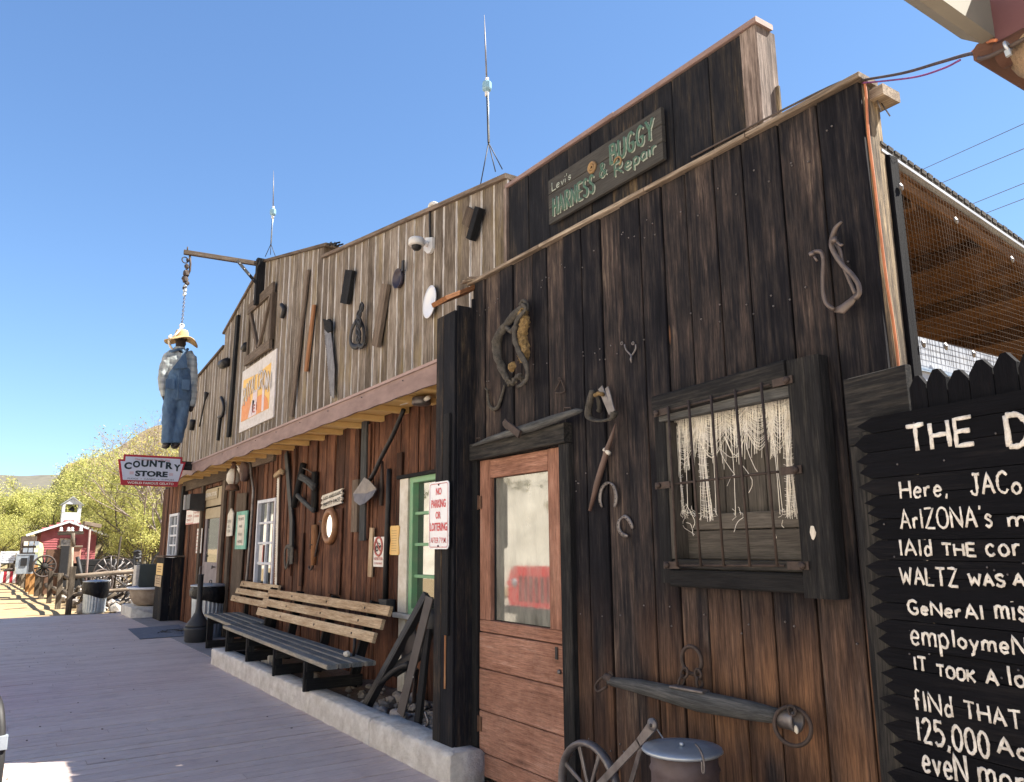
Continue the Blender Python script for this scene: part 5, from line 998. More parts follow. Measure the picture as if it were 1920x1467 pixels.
notice('framed_sign', [(444,961),(464,957),(459,1029),(440,1031)], M_TURQ, 'turquoise framed white sign on the brown panel by the white window', (('TICKETS',M_INK,.24,.76,.5,.07,.01),('ARE',M_INK,.33,.57,.3,.07,.01),('SOLD',M_INK,.3,.36,.36,.07,.01),('HERE',M_INK,.27,.16,.42,.08,.01)), YS-.06, .02, rim=(M_OLDWH,.17,.10))
# crosscut saw, straps, rack, rods
mb = MB(); mb.m(M_OLDWH); a_, b_ = at(522,893,YS-.05), at(517,1098,YS-.05); mb.bar(a_, b_, .085, .004, (1,0,0)); 
for k in range(44): p = a_.lerp(b_, k/44)+V((-.043,0,0)); mb.prism([p+V((0,0,.02)), p+V((-.028,0,0)), p+V((0,0,-.02))], (0,.004,0))
mb.m(W_TAN).tube(pts([(517,893),(527,884),(530,886)], YS-.08), .04, 8); tag(mb.build('crosscut_saw'), 'long pale two-man crosscut saw hung upright right of the white window', 'saw')
mb = MB(); mb.m(M_BLKMET).bar(at(537,850,YS-.04), at(548,985,YS-.04), .13, .03, (1,0,0), .005); mb.bar(at(548,980,YS-.04), at(547,1030,YS-.05), .12, .04, (1,0,0), .005); mb.m(M_LEATH).tube(smooth_path(pts([(548,1025),(536,1027),(534,1048),(536,1065),(541,1050),(541,1028)], YS-.06), 4), .03, 6, False, (V((0,-1,0)), .4)); mb.bar(at(547,1026,YS-.07), at(546,1058,YS-.07), .12, .02, (1,0,0), .004); tag(mb.build('harness_strap'), 'long dark harness strap with hanging leather ends on the porch wall', 'strap')
mb = MB(); mb.m(W_BLACK)
for a_, b_, r in (((569,870),(551,950),.045), ((591,885),(589,960),.045), ((589,985),(587,1030),.045)): mb.tube(pts([a_, b_], YS-.05), r, 8)
mb.m(W_DRIFT)
for l in ([(565,892),(576,899),(590,911)], [(563,897),(575,903),(589,917)], [(558,929),(572,943),(588,958)]): mb.tube(smooth_path(pts(l, YS-.08), 3), .032, 8)
mb.m(M_IRON).tube(smooth_path(pts([(568,878),(578,882),(590,890)], YS-.06), 3), .010, 5); tag(mb.build('bucksaw_frame'), 'old dark wooden buck saw frame with pale cross rails on the porch wall', 'saw frame')
mb = MB(); mb.m(M_IRON).tube(smooth_path(pts([(599,978),(603,979),(603,990),(598,1010),(590,1045),(585,1066),(580,1067),(579,1062)], YS-.05), 4), .014, 6); tag(mb.build('iron_rod'), 'thin bent iron hook rod hanging left of the oval mirror', 'rod')
mb = MB(); mb.m(W_ORANGE).tube(pts([(590,985),(590,1020),(588,1060)], YS-.05), [.045,.05,.035], 8); mb.m(M_IRON).torus(at(589,1022,YS-.05), .055, .008, (0,0,1), 14, 5); tag(mb.build('tool_shaft'), 'reddish turned tool handle with an iron band beside the bent hook rod', 'handle')
# face sign and mirror
yj = YS-.05; L0, R0 = at(602,929,yj), at(644,921,yj); zt1, zb1 = (at(623,926,yj).z), at(622,954,yj).z; x0, x1 = L0.x, R0.x; n = 3; mb = MB(); mb.m(M_OLDWH); H_ = (zt1-zb1)/n; lean = .05
for k in range(n): z0 = zb1+H_*k+.004; z1 = z0+H_-.008; m_ = (z0+z1)/2; mb.prism([V(v) for v in ((x0+.06,yj,z0),(x0,yj,m_-.01),(x0+.05,yj,z1),(x1-.02,yj,z1+lean),(x1-.09,yj,m_+lean*.9),(x1-.03,yj,z0+lean))], (0,.02,0), along=(1,0,0))
text(mb, 'JUST ANOTHER', M_INK, (x0+.09,yj-.005,zb1+H_*1.62), UX, UZ, (x1-x0)*.78, H_*.85, .01, lambda x: x*lean); text(mb, 'PRETTY FACE', M_INK, (x0+.10,yj-.005,zb1+H_*.45), UX, UZ, (x1-x0)*.74, H_*.85, .01, lambda x: x*lean); tag(mb.build('face_sign'), 'small white zigzag-ended wooden sign with black lettering above the oval mirror', 'sign')
mi = thing('oval_mirror', at(620,987,YS-.05), 'oval wall mirror in a round brown wooden frame under the white face sign', 'mirror')
c = at(619,987,YS-.05); rx = (at(632,987,YS-.05).x-at(607,987,YS-.05).x)/2; rz = (at(619,955,YS-.05).z-at(619,1020,YS-.05).z)/2; ov = [c+V((math.cos(t*math.pi/20)*rx*.8,0,math.sin(t*math.pi/20)*rz*.86)) for t in range(40)]
mb = MB(); mb.m(plain('oiled_brown_frame', (.26,.125,.055), .55, 0, (.15,.07,.03), 9, .7)).tube(ov, .045, 8, True); mb.build('frame', None, mi)
mb = MB(); mb.m(G_MIRROR).prism([p.lerp(c, .12)+V((0,-.01,0)) for p in ov], (0,.01,0)); mb.build('glass', None, mi)
# shovel
sh = thing('shovel', at(715,860,YS-.08), 'long black shovel hung head down across the porch wall under the eave', 'shovel')
mb = MB(); mb.m(M_BLKMET).tube(smooth_path(pts([(757,768),(737,815),(715,858),(703,884),(694,900)], YS-.10), 4), .024, 8); mb.build('handle', None, sh)
mb = MB(); mb.m(plain('worn_shovel_steel', (.17,.15,.145), .45, .5, (.08,.07,.07), 10, .7)); y1 = YS-.14; P = [at(683,895,y1),at(694,903,y1-.01),at(706,917,y1),at(699,930,y1-.02),at(684,944,y1-.03),at(674,948,y1-.03),at(664,940,y1-.02),at(662,926,y1)]; cc = sum(P, V())/8+V((0,.02,0)); vs = P+[cc]; mb.add(vs+[v+V((0,.012,0)) for v in vs], [[i, (i+1) % 8, 8] for i in range(8)]+[[(i+1) % 8+9, i+9, 17] for i in range(8)]+[[i, (i+1) % 8, (i+1) % 8+9, i+9] for i in range(8)]); mb.build('blade', None, sh)
hung_board('plank_strip', [(668,900),(665,998)], .17, .03, W_BROWN, 'left grey plank strip hanging below the shovel blade', 'plank'); hung_board('plank_strip', [(685,790),(680,1014)], .15, .03, W_DRIFT, 'longer grey plank strip behind the shovel blade', 'plank')
hung_board('wooden_rule', [(698,990),(694,1082)], .10, .02, W_TAN, 'thin pale yellow wooden strip left of the no bicycles sign', 'strip')
mb = MB(); mb.m(M_IRON).tube(pts([(717,865),(716,905),(715,948)], YS-.05), [.012,.02,.024], 7); tag(mb.build('rusty_chisel'), 'rusty iron bar hung high between the shovel and the gold plaque', 'bar')
yb3 = YS-.06; P = pts([(702,1009),(722,1005),(718,1062),(699,1064)], yb3); x0, x1, z0, z1 = (P[0].x+P[3].x)/2, (P[1].x+P[2].x)/2, (P[2].z+P[3].z)/2, (P[0].z+P[1].z)/2; mb = MB(); mb.m(M_PAPER).box(x0, x1, yb3, yb3+.006, z0, z1, .001); c = V(((x0+x1)/2, yb3-.004, z0+(z1-z0)*.68)); r = (x1-x0)*.36; mb.m(M_FADERED).torus(c, r, .012, (0,-1,0), 24, 6); mb.tube([c+V((-r*.7,0,r*.7)), c+V((r*.7,0,-r*.7))], .009, 5); mb.m(M_INK).torus(c+V((-.04,.0,-.02)), .028, .005, (0,-1,0), 12, 5); mb.torus(c+V((.045,.0,-.02)), .028, .005, (0,-1,0), 12, 5); mb.tube([c+V((-.04,0,-.02)), c+V((-.01,0,.035)), c+V((.03,0,.03)), c+V((.045,0,-.02))], .004, 5)
plate_text(mb, x0, x1, z0, z1, yb3-.005, (('NO BICYCLES',M_FADERED,.1,.22,.8,.10,.03),('on boardwalk',M_FADERED,.13,.08,.74,.09,.01))); tag(mb.build('bicycle_sign'), 'white sign with a red no bicycles symbol beside the gold plaque', 'sign')
yb4 = YS-.06; x0, x1, z0, z1 = at(731,1010,yb4).x, at(748,1010,yb4).x, at(738,1041,yb4).z, at(741,986,yb4).z; m_ = (z0+z1)/2; P=[]
for s_ in (1, -1):
    rng = range(0, 21) if s_ == 1 else range(20, -1, -1)
    for i in rng: t = i/20; wd = (x1-x0)/2*(.80+.20*abs(math.cos(t*math.pi)))*(1-(.18*max(0, .04-t)/.04+.18*max(0, t-.96)/.04)); P.append(V(((x0+x1)/2+s_*wd, yb4, z0+(z1-z0)*t)))
mb = MB(); mb.m(M_BRASS).prism(P, (0,.015,0), along=(0,0,1)); 
for k in range(9): mb.m(M_RUST).box(x0+(x1-x0)*.22, x1-(x1-x0)*.25, yb4-.003, yb4-.001, z0+(z1-z0)*(.14+.085*k), z0+(z1-z0)*(.15+.085*k))
tag(mb.build('gold_plaque'), 'wavy-edged gold metal plaque with worn text beside the green window', 'plaque')
mb = MB(); mb.m(M_BLKMET).tube(pts([(730,880),(728,950),(724,1040),(722,1128)], YS-.07), .03, 8); mb.m(M_ASHCAN).box(at(716,1130,YS-.1).x, at(731,1130,YS-.1).x, YS-.14, YS-.04, at(720,1152,YS-.1).z, at(722,1124,YS-.1).z, .006); tag(mb.build('wall_conduit'), 'dark vertical conduit ending in an outlet box above the right bench end', 'conduit')
lt = thing('porch_light', at(790,750,YS-.2), 'round grey floodlight under the yellow eave beside the dark post', 'light'); mb = MB(); c = at(790,752,YS-.22); mb.m(M_STEEL).lathe(c, [(.0,.035),(.075,.035),(.09,.02),(.09,-.03),(.08,-.04),(0,-.04)], 24); mb.build('housing', None, lt); mb = MB(); mb.m(M_OLDWH).tube([c+V((.08,0,0)), c+V((.16,0,.01))], .022, 8); mb.tube([c+V((-.08,0,.02)), c+V((-.5,.02,.04))], .006, 5); mb.build('wiring', None, lt)
# ================================================================ benches
def bench(name, x0, x1, yf0, yf1, yb, zs_, zl, legs, nb, zb0, zb1, lb, bx0, bx1, slw):
    t = thing(name, ((x0+x1)/2, (yf0+yb)/2, zl), lb, 'bench', 'wooden benches against the porch wall'); f = lambda x: yf0+(yf1-yf0)*(x-x0)/(x1-x0)
    for k in range(4):
        mb = MB(); o = slw*(k+.5)+.012*k; mb.m(W_SEAT).bar((x0+R()*.02, f(x0)+o, zs_-.02), (x1-R()*.02, f(x1)+o, zs_-.02), slw-.004, .04, (0,1,0), .006); mb.build('seat_slat', None, t)
    sd = 4*slw+.03
    for x in legs:
        mb = MB(); mb.m(W_BLACK); mb.bar((x, f(x)+.05, zl), (x, f(x)+.05, zs_-.045), .09, .045, (0,1,0), .004); mb.bar((x+.025, f(x)+.02, zl+.06), (x+.025, f(x)+sd+.12, zl+.06), .10, .04, (0,0,1), .004); mb.bar((x+.025, f(x)+.02, zs_-.09), (x+.025, f(x)+sd, zs_-.09), .09, .04, (0,0,1), .004); mb.bar((x, f(x)+sd+.03, zl), (x, yb+.165, zb1), .09, .045, (0,1,0), .004); mb.build('leg_frame', None, t)
    for k in range(nb):
        z = zb0+(zb1-zb0)*(k+.5)/nb; y = yb-.05+.065*k; mb = MB(); mb.m(W_TAN).bar((bx0+R()*.03, y, z), (bx1-.02*(nb-k)-R()*.02, y, z), (zb1-zb0)/nb-.022, .034, V((0,.28,1)), .005); mb.m(M_IRON); [mb.lathe((lx+.0, y-.019, z+.0), [(.013,-.002),(.012,.004),(0,.006)], 8, (0,-1,0)) for lx in legs if bx0 < lx < bx1-.1]; mb.build('back_slat', None, t)
    return t
b1 = bench('wooden_bench', -10.85, -6.68, 2.655, 2.52, 3.07, .50, .19, (-10.62,-9.55,-8.38,-7.33), 3, .62, .965, 'long weathered bench with tan back slats nearest the dark post', -10.55, -6.75, .105)
b2 = bench('wooden_bench', -13.0, -11.0, 2.90, 2.80, 3.34, .49, .005, (-12.75,-11.25), 3, .66, .985, 'shorter bench end behind the long bench, beside the bin', -12.95, -10.95, .125)
mb = MB(); p = atz(650,1231,.5); mb.m(M_OLDWH).blob(V((p.x, p.y, .52)), (.05,.03,.03), .3, 2, 2); mb.m(M_BLKMET).tube([(p.x+.04, p.y+.05, .5), (p.x+.04, p.y+.06, .66)], .014, 7); tag(mb.build('bench_litter'), 'small pale stone and a dark peg on the long bench seat', 'stone')
mb = MB(); p = atz(492,1235,.2); mb.m(M_CONC).box(-9.75, -9.45, 2.86, 3.0, .14, .25, .01, 'x'); tag(mb.build('brick'), 'small grey brick lying on the dirt under the long bench', 'brick')
# ================================================================ leaning scrap by the green window
ls = lambda x, y, Y: at(x, y, Y)
mb = MB(); mb.m(M_BLKMET); a_, b_ = at(683,1328,2.83), at(800,1114,3.16); mb.bar(a_, b_, .07, .05, (1,0,0), .004); mb.bar(a_+V((.05,.02,.03)), b_+V((.03,.0,-.02)), .04, .06, (1,0,0), .003); P = [a_.lerp(b_, .35)+V((.05,.05,-.02)), a_.lerp(b_, .5)+V((.16,.08,-.05)), a_.lerp(b_, .52)+V((.26,.1,.02)), a_.lerp(b_, .7)+V((.22,.12,.1)), a_.lerp(b_, .8)+V((.07,.05,.0))]; mb.tube(smooth_path(P, 4), .06, 8, False, (V((.5,-.8,.2)).normalized(), .4)); mb.tube(smooth_path([a_.lerp(b_, .22)+V((.03,0,0)), a_.lerp(b_, .38)+V((.10,.03,-.03)), a_.lerp(b_, .47)+V((.2,.05,-.06))], 4), .028, 8)
tag(mb.build('leaning_rail'), 'black grooved metal rail with a curved guard leaning across the green window', 'rail')
mb = MB(); mb.m(plain('dark_mower_guard', (.035,.028,.03), .6, .2, (.018,.016,.017), 9, .7)).blob(at(768,1215,3.1), (.13,.05,.19), .25, 3, 1.2, True); tag(mb.build('metal_cowl'), 'round dark metal cowl behind the two leaning bars', 'cowl')
mb = MB(); mb.m(plain('rust_black_plate', (.06,.052,.05), .6, .3, (.035,.03,.03), 5, .6)).bar(at(751,1340,2.82), at(806,1120,2.98), .125, .014, (1,0,0), .003); mb.m(M_OLDWH).lathe(at(775,1270,2.82), [(.007,0),(0,.004)], 8, (0,-1,0)); tag(mb.build('leaning_bar'), 'flat wide rusty steel bar leaning against the dark post', 'bar')
mb = MB(); mb.m(W_BLACK).bar(at(783,1365,2.84), at(803,1180,2.96), .085, .03, (1,0,0), .003); tag(mb.build('leaning_plank'), 'narrow dark plank leaning in the corner right of the flat steel bar', 'plank')
mb = MB(); mb.m(M_STEEL).tube(smooth_path(pts([(797,1335),(803,1355),(797,1362),(792,1358)], 2.86), 4), .009, 6); mb.m(M_OLDWH).lathe(at(797,1364,2.86), [(.018,-.01),(.018,.01),(.008,.02)], 12, (.5,-1,0)); mb.m(M_IRON).tube(smooth_path(pts([(782,1255),(779,1280),(777,1300),(776,1318)], 2.95), 3), .018, 6); tag(mb.build('tap_pipe'), 'bent metal tap pipe low in the corner behind the dark post', 'pipe')
# ================================================================ bins, ashcan, cabinet, mat
def bin_(c, r, h, lb, ridged=24, lid=True, sag=.3):
    t = thing('trash_can', c, lb, 'trash can', 'galvanised trash cans with black liners'); c = V(c); n = ridged*4; mb = MB(); mb.m(M_GALV); vs=[]; prof = [(r*.84,0),(r*.86,.03),(r*.86,.05),(r*.88,.09),(r*.93,h*.6),(r*.97,h-.06),(r,h-.04),(r,h)]
    for i, (q, z) in enumerate(prof):
        for k in range(n): a = 2*math.pi*k/n; rr_ = q*(1-.03*(1 if (k//2) % 2 and 3 <= i <= 5 else 0)); vs.append(c+V((rr_*math.cos(a), rr_*math.sin(a), z)))
    mb.add(vs, [[i*n+k, i*n+(k+1) % n, (i+1)*n+(k+1) % n, (i+1)*n+k] for i in range(len(prof)-1) for k in range(n)], None, None, None, False); mb.build('can_body', None, t)
    mb = MB(); mb.m(M_BAG); vs=[]; m_ = 60; lv = [1.005, 1.05, 1.09, 1.07, 1.08, .99]
    for i, q in enumerate(lv):
        for k in range(m_):
            a = 2*math.pi*k/m_; dr_ = .05*mnoise.noise(V((math.cos(a)*5, math.sin(a)*5, i*.5+c.x)))+.025*mnoise.noise(V((math.cos(a)*14, math.sin(a)*14, i*1.5))); vs.append(c+V(((q+dr_)*r*math.cos(a), (q+dr_)*r*math.sin(a), h+.012-h*sag*(i/5)*(1+.25*math.cos(a-.8)+.05*math.sin(3*a)))))
    mb.add(vs, [[i*m_+k, i*m_+(k+1) % m_, (i+1)*m_+(k+1) % m_, (i+1)*m_+k] for i in range(5) for k in range(m_)], None, None, None, True); mb.build('bin_liner', None, t)
    mb = MB(); mb.m(M_GALV).lathe(c, [(r*1.06,h+.005),(r*1.07,h+.025),(r*1.0,h+.03),(r*.6,h+.045),(0,h+.06)], 36); mb.m(M_BLKMET).tube(smooth_path([c+V((-.08,0,h+.055)), c+V((-.06,0,h+.095)), c+V((.06,0,h+.095)), c+V((.08,0,h+.055))], 4), .009, 6); mb.build('lid', None, t)
p = atz(374,1198,0); bin_((p.x-.18, p.y+.16, 0), .30, .84, 'galvanised trash can with a black liner beside the porch benches', 26, True, .27)
p = atz(177,1149,0); bin_((p.x-.2, p.y+.0, -.02), .275, .72, 'galvanised trash can with a deep black liner in front of the rail fence', 24, True, .42)
p = atz(366,1204,0); c = V((p.x, p.y+.02, 0)); ak = thing('smokers_urn', c, 'charcoal plastic bottle-shaped ash urn standing in front of the porch trash can', 'ash urn'); k_ = (at(366,1076,c.y).z)/1.1
mb = MB(); mb.m(M_ASHCAN).lathe(c, [(.17*k_,0),(.195*k_,.02),(.20*k_,.17*k_),(.215*k_,.20*k_),(.215*k_,.235*k_),(.20*k_,.245*k_)], 30); mb.build('base', None, ak); mb = MB(); mb.m(M_ASHCAN).lathe(c, [(.20*k_,.246*k_),(.185*k_,.29*k_),(.11*k_,.39*k_),(.06*k_,.48*k_),(.047*k_,.56*k_),(.043*k_,1.08*k_),(.052*k_,1.085*k_),(.052*k_,1.10*k_),(.03*k_,1.10*k_)], 30); mb.build('neck', None, ak)
cbn = thing('wooden_cabinet', (-18.3, 3.35, 0), 'dark plank cabinet with two small notices at the far end of the porch', 'cabinet')
cx0, cx1, cy0, cy1, cz = -18.75, -17.88, 3.11, 3.66, at(304,1045,3.11).z
mb = MB(); mb.m(W_PAR); y = cy0
while y < cy1-.02: y2 = min(cy1, y+.14+R()*.05); mb.box(cx1-.02, cx1, y+.003, y2-.003, .01, cz-.01, .003); y = y2
x = cx0
while x < cx1-.05: x2 = min(cx1-.02, x+.17+R()*.05); mb.box(x+.003, x2-.003, cy0, cy0+.02, .01, cz-.01, .003); x = x2
mb.box(cx0, cx1, cy1-.02, cy1, .01, cz-.01); mb.build('plank_body', None, cbn); mb = MB(); mb.m(W_BROWN).box(cx0-.03, cx1+.03, cy0-.03, cy1+.02, cz, cz+.03, .004, 'y'); mb.build('top', None, cbn)
def cnotice(z0, z1, mat, lb, yy):
    mb = MB(); mb.m(mat).box(cx0+.10, cx1-.06, yy, yy+.008, z0, z1, .001)
    for k in range(3): mb.m(M_RUST).box(cx0+.22, cx1-.2, yy-.003, yy-.001, z0+(z1-z0)*(.25+.22*k), z0+(z1-z0)*(.31+.22*k))
    tag(mb.build('cabinet_notice'), lb, 'notice')
cnotice(at(295,1078,3.1).z, at(295,1056,3.1).z, M_BRASS, 'yellow rectangular notice on the front of the dark cabinet', 3.098); cnotice(at(292,1099,3.1).z, at(293,1079,3.1).z, W_TAN, 'pale wooden notice below the yellow one on the dark cabinet', 3.085)
M_MAT = plain('rubber_mat', (.12,.14,.18), .9, 0, (.085,.10,.135), 12, .5); a_, b_, c_, d_ = atz(240,1180,.008), atz(336,1172,.008), atz(345,1193,.008), atz(262,1199,.008)
mb = MB(); mb.m(M_MAT).prism([a_, b_, c_, d_], (0,0,.008)); mb.m(M_INK); ce = (a_+b_+c_+d_)/4+V((.25,.35,.013))
for i in range(26): t = R()*6.28; o = ce+V((math.cos(t)*(.1+R()*.45), math.sin(t)*(.08+R()*.26), 0)); t2 = R()*6.28; mb.tube([o, o+V((math.cos(t2)*.12, math.sin(t2)*.10, 0)), o+V((math.cos(t2+.8)*.22, math.sin(t2+.8)*.16, 0))], .012, 5, False, (V((0,0,1)), .2))
tag(mb.build('door_mat'), 'blue-grey rubber mat with a dark pattern in front of the store door', 'mat')
# ================================================================ fence panel and hand-painted sign at the right
N_ = V((-.18,-.983,0)).normalized(); T_ = V((.983,-.18,0)).normalized(); Q0 = V((-1.75,2.72,0))
def fp(px, py, off=0.0): d = ray(px, py); c = Q0+N_*off; return O+d*((c-O).dot(N_)/d.dot(N_))
def fx(s, z, off=0.0): return Q0+T_*s+N_*off+UZ*z
fe = thing('plank_fence', Q0, 'dark picket fence panel with pointed tops standing against the right corner of the dark shop', 'fence')
mb = MB(); mb.m(W_SIGN); s = .02; tops = [2.115,2.118,2.12,2.085]; i = 0
mb.m(W_BLACK).bar(fx(.02,1.99), fx(.30,1.99), .26, .03, UZ, .004); mb.bar(fx(.045,.0,.0), fx(.045,1.855,.0), .05, .03, T_, .004); s = .31; mb.bar(fx(.075,0,.018), fx(.13,1.9,.018), .10, .025, T_, .004)
mb.m(W_SIGN)
for k in range(16):
    wd = .05+.035*R() if k < 6 else .09; h_ = 2.065+.010*math.sin(k*2.1)+.01*R(); P = [fx(s+.002,0), fx(s+wd-.002,0), fx(s+wd-.002,h_-.035), fx(s+wd*.62,h_), fx(s+wd*.38,h_), fx(s+.002,h_-.04)]; mb.prism(P, N_*.02, None, (0,0,1)); s += wd
for k in range(3): mb.bar(fx(.05+.09*k,0,-.01), fx(.05+.09*k,1.86,-.01), .088, .02, T_, .003)
mb.build('picket', None, fe)
hs = thing('painted_sign', fx(.5,1.2,.04), 'tall black board sign of sawtooth-ended planks with white hand-painted lettering', 'sign')
mb = MB(); mb.m(W_SIGN); z = 1.945; ofs = .034; k = 0
rows = []
while z > .55:
    h_ = .05+.045*R(); z0 = z-h_+.0025; e = .07+.04*R()+.0*(1.9-z); e2 = e+.03*R()
    P = [fx(e,(z+z0)/2+.006*R(),ofs), fx(e2+.045,z0,ofs), fx(1.75,z0,ofs), fx(1.75,z,ofs), fx(e2+.05,z,ofs)]
    if h_ > .07: P = [fx(e+.01,z0+h_*.25,ofs), fx(e+.06,z0,ofs), fx(1.75,z0,ofs), fx(1.75,z,ofs), fx(e+.06,z,ofs), fx(e,z-h_*.28,ofs), fx(e+.05,z0+h_*.5,ofs)]
    mb.prism([q+N_*(.004*R()) for q in P][:0]+P, N_*(.015+.007*R()), None, T_); z -= h_; k += 1
mb.m(M_STEEL)
for k in range(26): p = fx(.15+R()*.6, .8+R()*1.1, ofs+.019); mb.lathe(p, [(.004,0),(.003,.002),(0,.003)], 6, N_)
mb.build('plank_face', None, hs)
mb = MB()
def hand(s, px, pyb, pyt, pxr, r):
    a_ = fp(px, pyb, ofs+.021); top_ = fp(px+2, pyt, ofs+.021); b_ = fp(pxr, pyb, ofs+.021); brush(mb, s, M_LETTER, a_, T_, UZ, (top_.z-a_.z), (b_-a_).dot(T_), r*1.15, N_, .26, False, .35, .0016)
hand('THE', 1704,848,800,1828,.0068); hand('D', 1893,838,778,1934,.0075)
for wds, r in (([('Here,',1690,935,903,1778),('JAC',1822,928,890,1892),('o',1900,926,890,1915)],.0042), ([('ArIZONA\'s',1690,992,956,1862),('m',1892,988,956,1925)],.0040), ([('lAId',1689,1042,1012,1748),('THE',1768,1042,1020,1830),('cor',1850,1042,1005,1915)],.0040), ([('WALTZ',1690,1095,1064,1796),('WAS',1818,1097,1076,1884),('A',1902,1098,1076,1922)],.0041), ([('GeNerAl',1704,1150,1126,1842),('mis',1868,1160,1118,1925)],.0042), ([('emp',1710,1208,1165,1778),('loymeN',1788,1213,1182,1924)],.0043), ([('IT',1716,1256,1232,1738),('TOOK',1758,1268,1248,1828),('A',1850,1282,1256,1872),('lo',1893,1285,1250,1922)],.0042), ([('fINd',1716,1330,1294,1786),('THAT',1810,1346,1316,1914)],.0043), ([('125,000',1722,1388,1346,1852),('Ac',1872,1412,1382,1926)],.0047), ([('eveN',1732,1446,1398,1812),('mor',1838,1468,1418,1922)],.0046)):
    for a in wds: hand(*a, r)
mb.build('lettering', None, hs)
# ================================================================ neighbouring porch roof, cables
YN = 1.9; c0 = at(1867,82,YN); c1 = at(1925,60,YN); ztop_ = at(1855,-70,YN).z
nb_ = thing('neighbour_porch', at(1890,140,YN), 'corner of the neighbouring porch roof with maroon fascia, cream gutter and tan column', 'porch roof')
mb = MB(); mb.m(M_WOODRED).prism([c0, V((c0.x+.9, YN, c0.z+.012)), V((c0.x+.9, YN, ztop_)), V((c0.x-.012, YN, ztop_))], (0,.03,0)); mb.build('fascia', None, nb_)
mb = MB(); mb.m(M_GUTTER); g0 = at(1866,70,YN); mb.prism([g0+V((.0,0,.0)), g0+V((-.03,0,.0)), g0+V((-.075,0,.04)), g0+V((-.075,0,.10)), g0+V((.0,0,.10))], (0,-1.5,0)); mb.build('gutter', None, nb_)
mb = MB(); mb.m(M_LOG); e0 = at(1850,92,YN+.02); mb.bar(e0+V((.0,0,.0)), e0+V((0.01,.42,-.0)), .05, .065, UZ, .012); l0 = at(1868,103,YN-.01); mb.tube([l0+V((-.005,.03,.01)), l0+V((.4,.03,.03)), l0+V((.9,.03,.05))], .034, 14); mb.build('beam', None, nb_)
mb = MB(); mb.m(M_STUCCO); k0 = at(1876,116,YN+.0); cc = V((k0.x+.205, YN+.10, 0)); zc = k0.z; mb.lathe(cc, [(.14,-.1),(.14,zc-.16),(.15,zc-.10),(.175,zc-.04),(.21,zc)], 28); mb.build('column', None, nb_)
cl = at(1889,88,YN-.05); mb = MB(); mb.m(M_GALV).torus(cl, .012, .004, (1,0,.2), 14, 6); mb.bar(cl+V((0,-.004,-.01)), cl+V((.002,-.004,-.026)), .012, .008, (1,0,0), .001); mb.build('clamp', None, nb_)
K = V((XR-.01, YD+.03, 3.425)); P = smooth_path([V((XR-.9, YD-.03, 3.455)), V((XR-.12, YD-.01, 3.44)), K+V((0,0,.0)), at(1690,138,2.55), at(1760,118,2.3), at(1820,101,2.05), cl+V((0,0,-.003)), cl+V((.5,0,.05))], 6); mb = MB(); mb.m(M_CABLE).tube(P, .0052, 8); tag(mb.build('brown_cable'), 'thick brown cable strung from the dark shop corner to the neighbouring porch', 'cable')
mb = MB(); mb.m(M_PURPLE).tube(smooth_path([K+V((.02,0,-.02)), at(1660,152,2.65), at(1720,144,2.42), at(1770,128,2.25), at(1800,113,2.12)], 6), .0032, 6); mb.m(M_COPPER).tube(smooth_path([at(1824,97,2.04), at(1840,85,1.97), at(1858,77,1.9), at(1868,76,1.88)], 5), .0042, 7); tag(mb.build('violet_cable'), 'thinner violet cable sagging just below the brown cable', 'cable')
yk_ = YD+.015; mb = MB(); mb.m(M_COPPER)
P = [V((XR+.022, YD+.02, 3.43)), V((XR+.024, YD+.03, 3.36)), atx(1628,250,XR+.022), atx(1638,330,XR+.022), atx(1650,430,XR+.022), atx(1664,540,XR+.022), atx(1674,600,XR+.022), atx(1682,660,XR+.022), atx(1686,705,XR+.022)]; mb.tube(smooth_path(P, 4), .0058, 8); tag(mb.build('orange_cable'), 'orange cable running down the pale corner post of the dark shop', 'cable')
# ================================================================ background: planter, rail fence, relics, schoolhouse, trees, hills
pl = thing('concrete_planter', (-19.8, 2.9, 0), 'low whitewashed concrete block at the far end of the boardwalk', 'planter')
mb = MB(); mb.m(M_CONC); f0, f1 = atz(212,1148,0), atz(247,1160,0); x1 = f1.x; rough_block(mb, x1-1.55, x1, f1.y-.02, f1.y+.72, -.03, .22, 12, .012, .02); mb.build('block', None, pl)
bt_ = thing('bathtub', (x1-.6, f1.y+.35, .22), 'old stained bathtub with a white rim standing on the concrete block', 'bathtub')
c = V((x1-.62, f1.y+.44, 0)); M_STAIN = plain('stained_tub', (.30,.24,.18), .7, 0, (.07,.038,.022), 4, 1.0, .2)
mb = MB(); mb.m(M_STAIN).lathe(c, [(.24,.225),(.34,.27),(.42,.40),(.45,.60)], 32, (0,0,1), True, True, 1.35); mb.build('tub_shell', None, bt_); mb = MB(); mb.m(M_WHITE).lathe(c, [(.445,.58),(.50,.60),(.51,.63),(.46,.64),(.43,.60)], 32, (0,0,1), True, True, 1.3); mb.build('rim', None, bt_)
mb = MB(); mb.m(M_WHITE).lathe(V((x1-.05, f1.y+.70, .50)), [(.0,0),(.05,0),(.05,.02),(0,.02)], 12, (1,0,0)); mb.m(M_GALV).box(x1-.14, x1-.10, f1.y+.62, f1.y+.86, .225, .52, .01); tag(mb.build('wall_tap_panel'), 'small grey panel with a white round tap beside the bathtub', 'tap')
mb = MB(); gp = plain('dark_green_panel', (.055,.07,.07), .8, 0, (.04,.05,.05), 3, .5); a_ = at(233,1098,f1.y+1.0); mb.m(gp).box(-20.6, -20.2, 3.0, 4.4, 0.1, 1.12, .01); mb.m(M_CONC).box(-20.59, -20.21, 2.92, 2.999, 0.0, 1.10, .01); tag(mb.build('green_tank'), 'dark green-grey tank with a pale end standing behind the bathtub', 'tank')
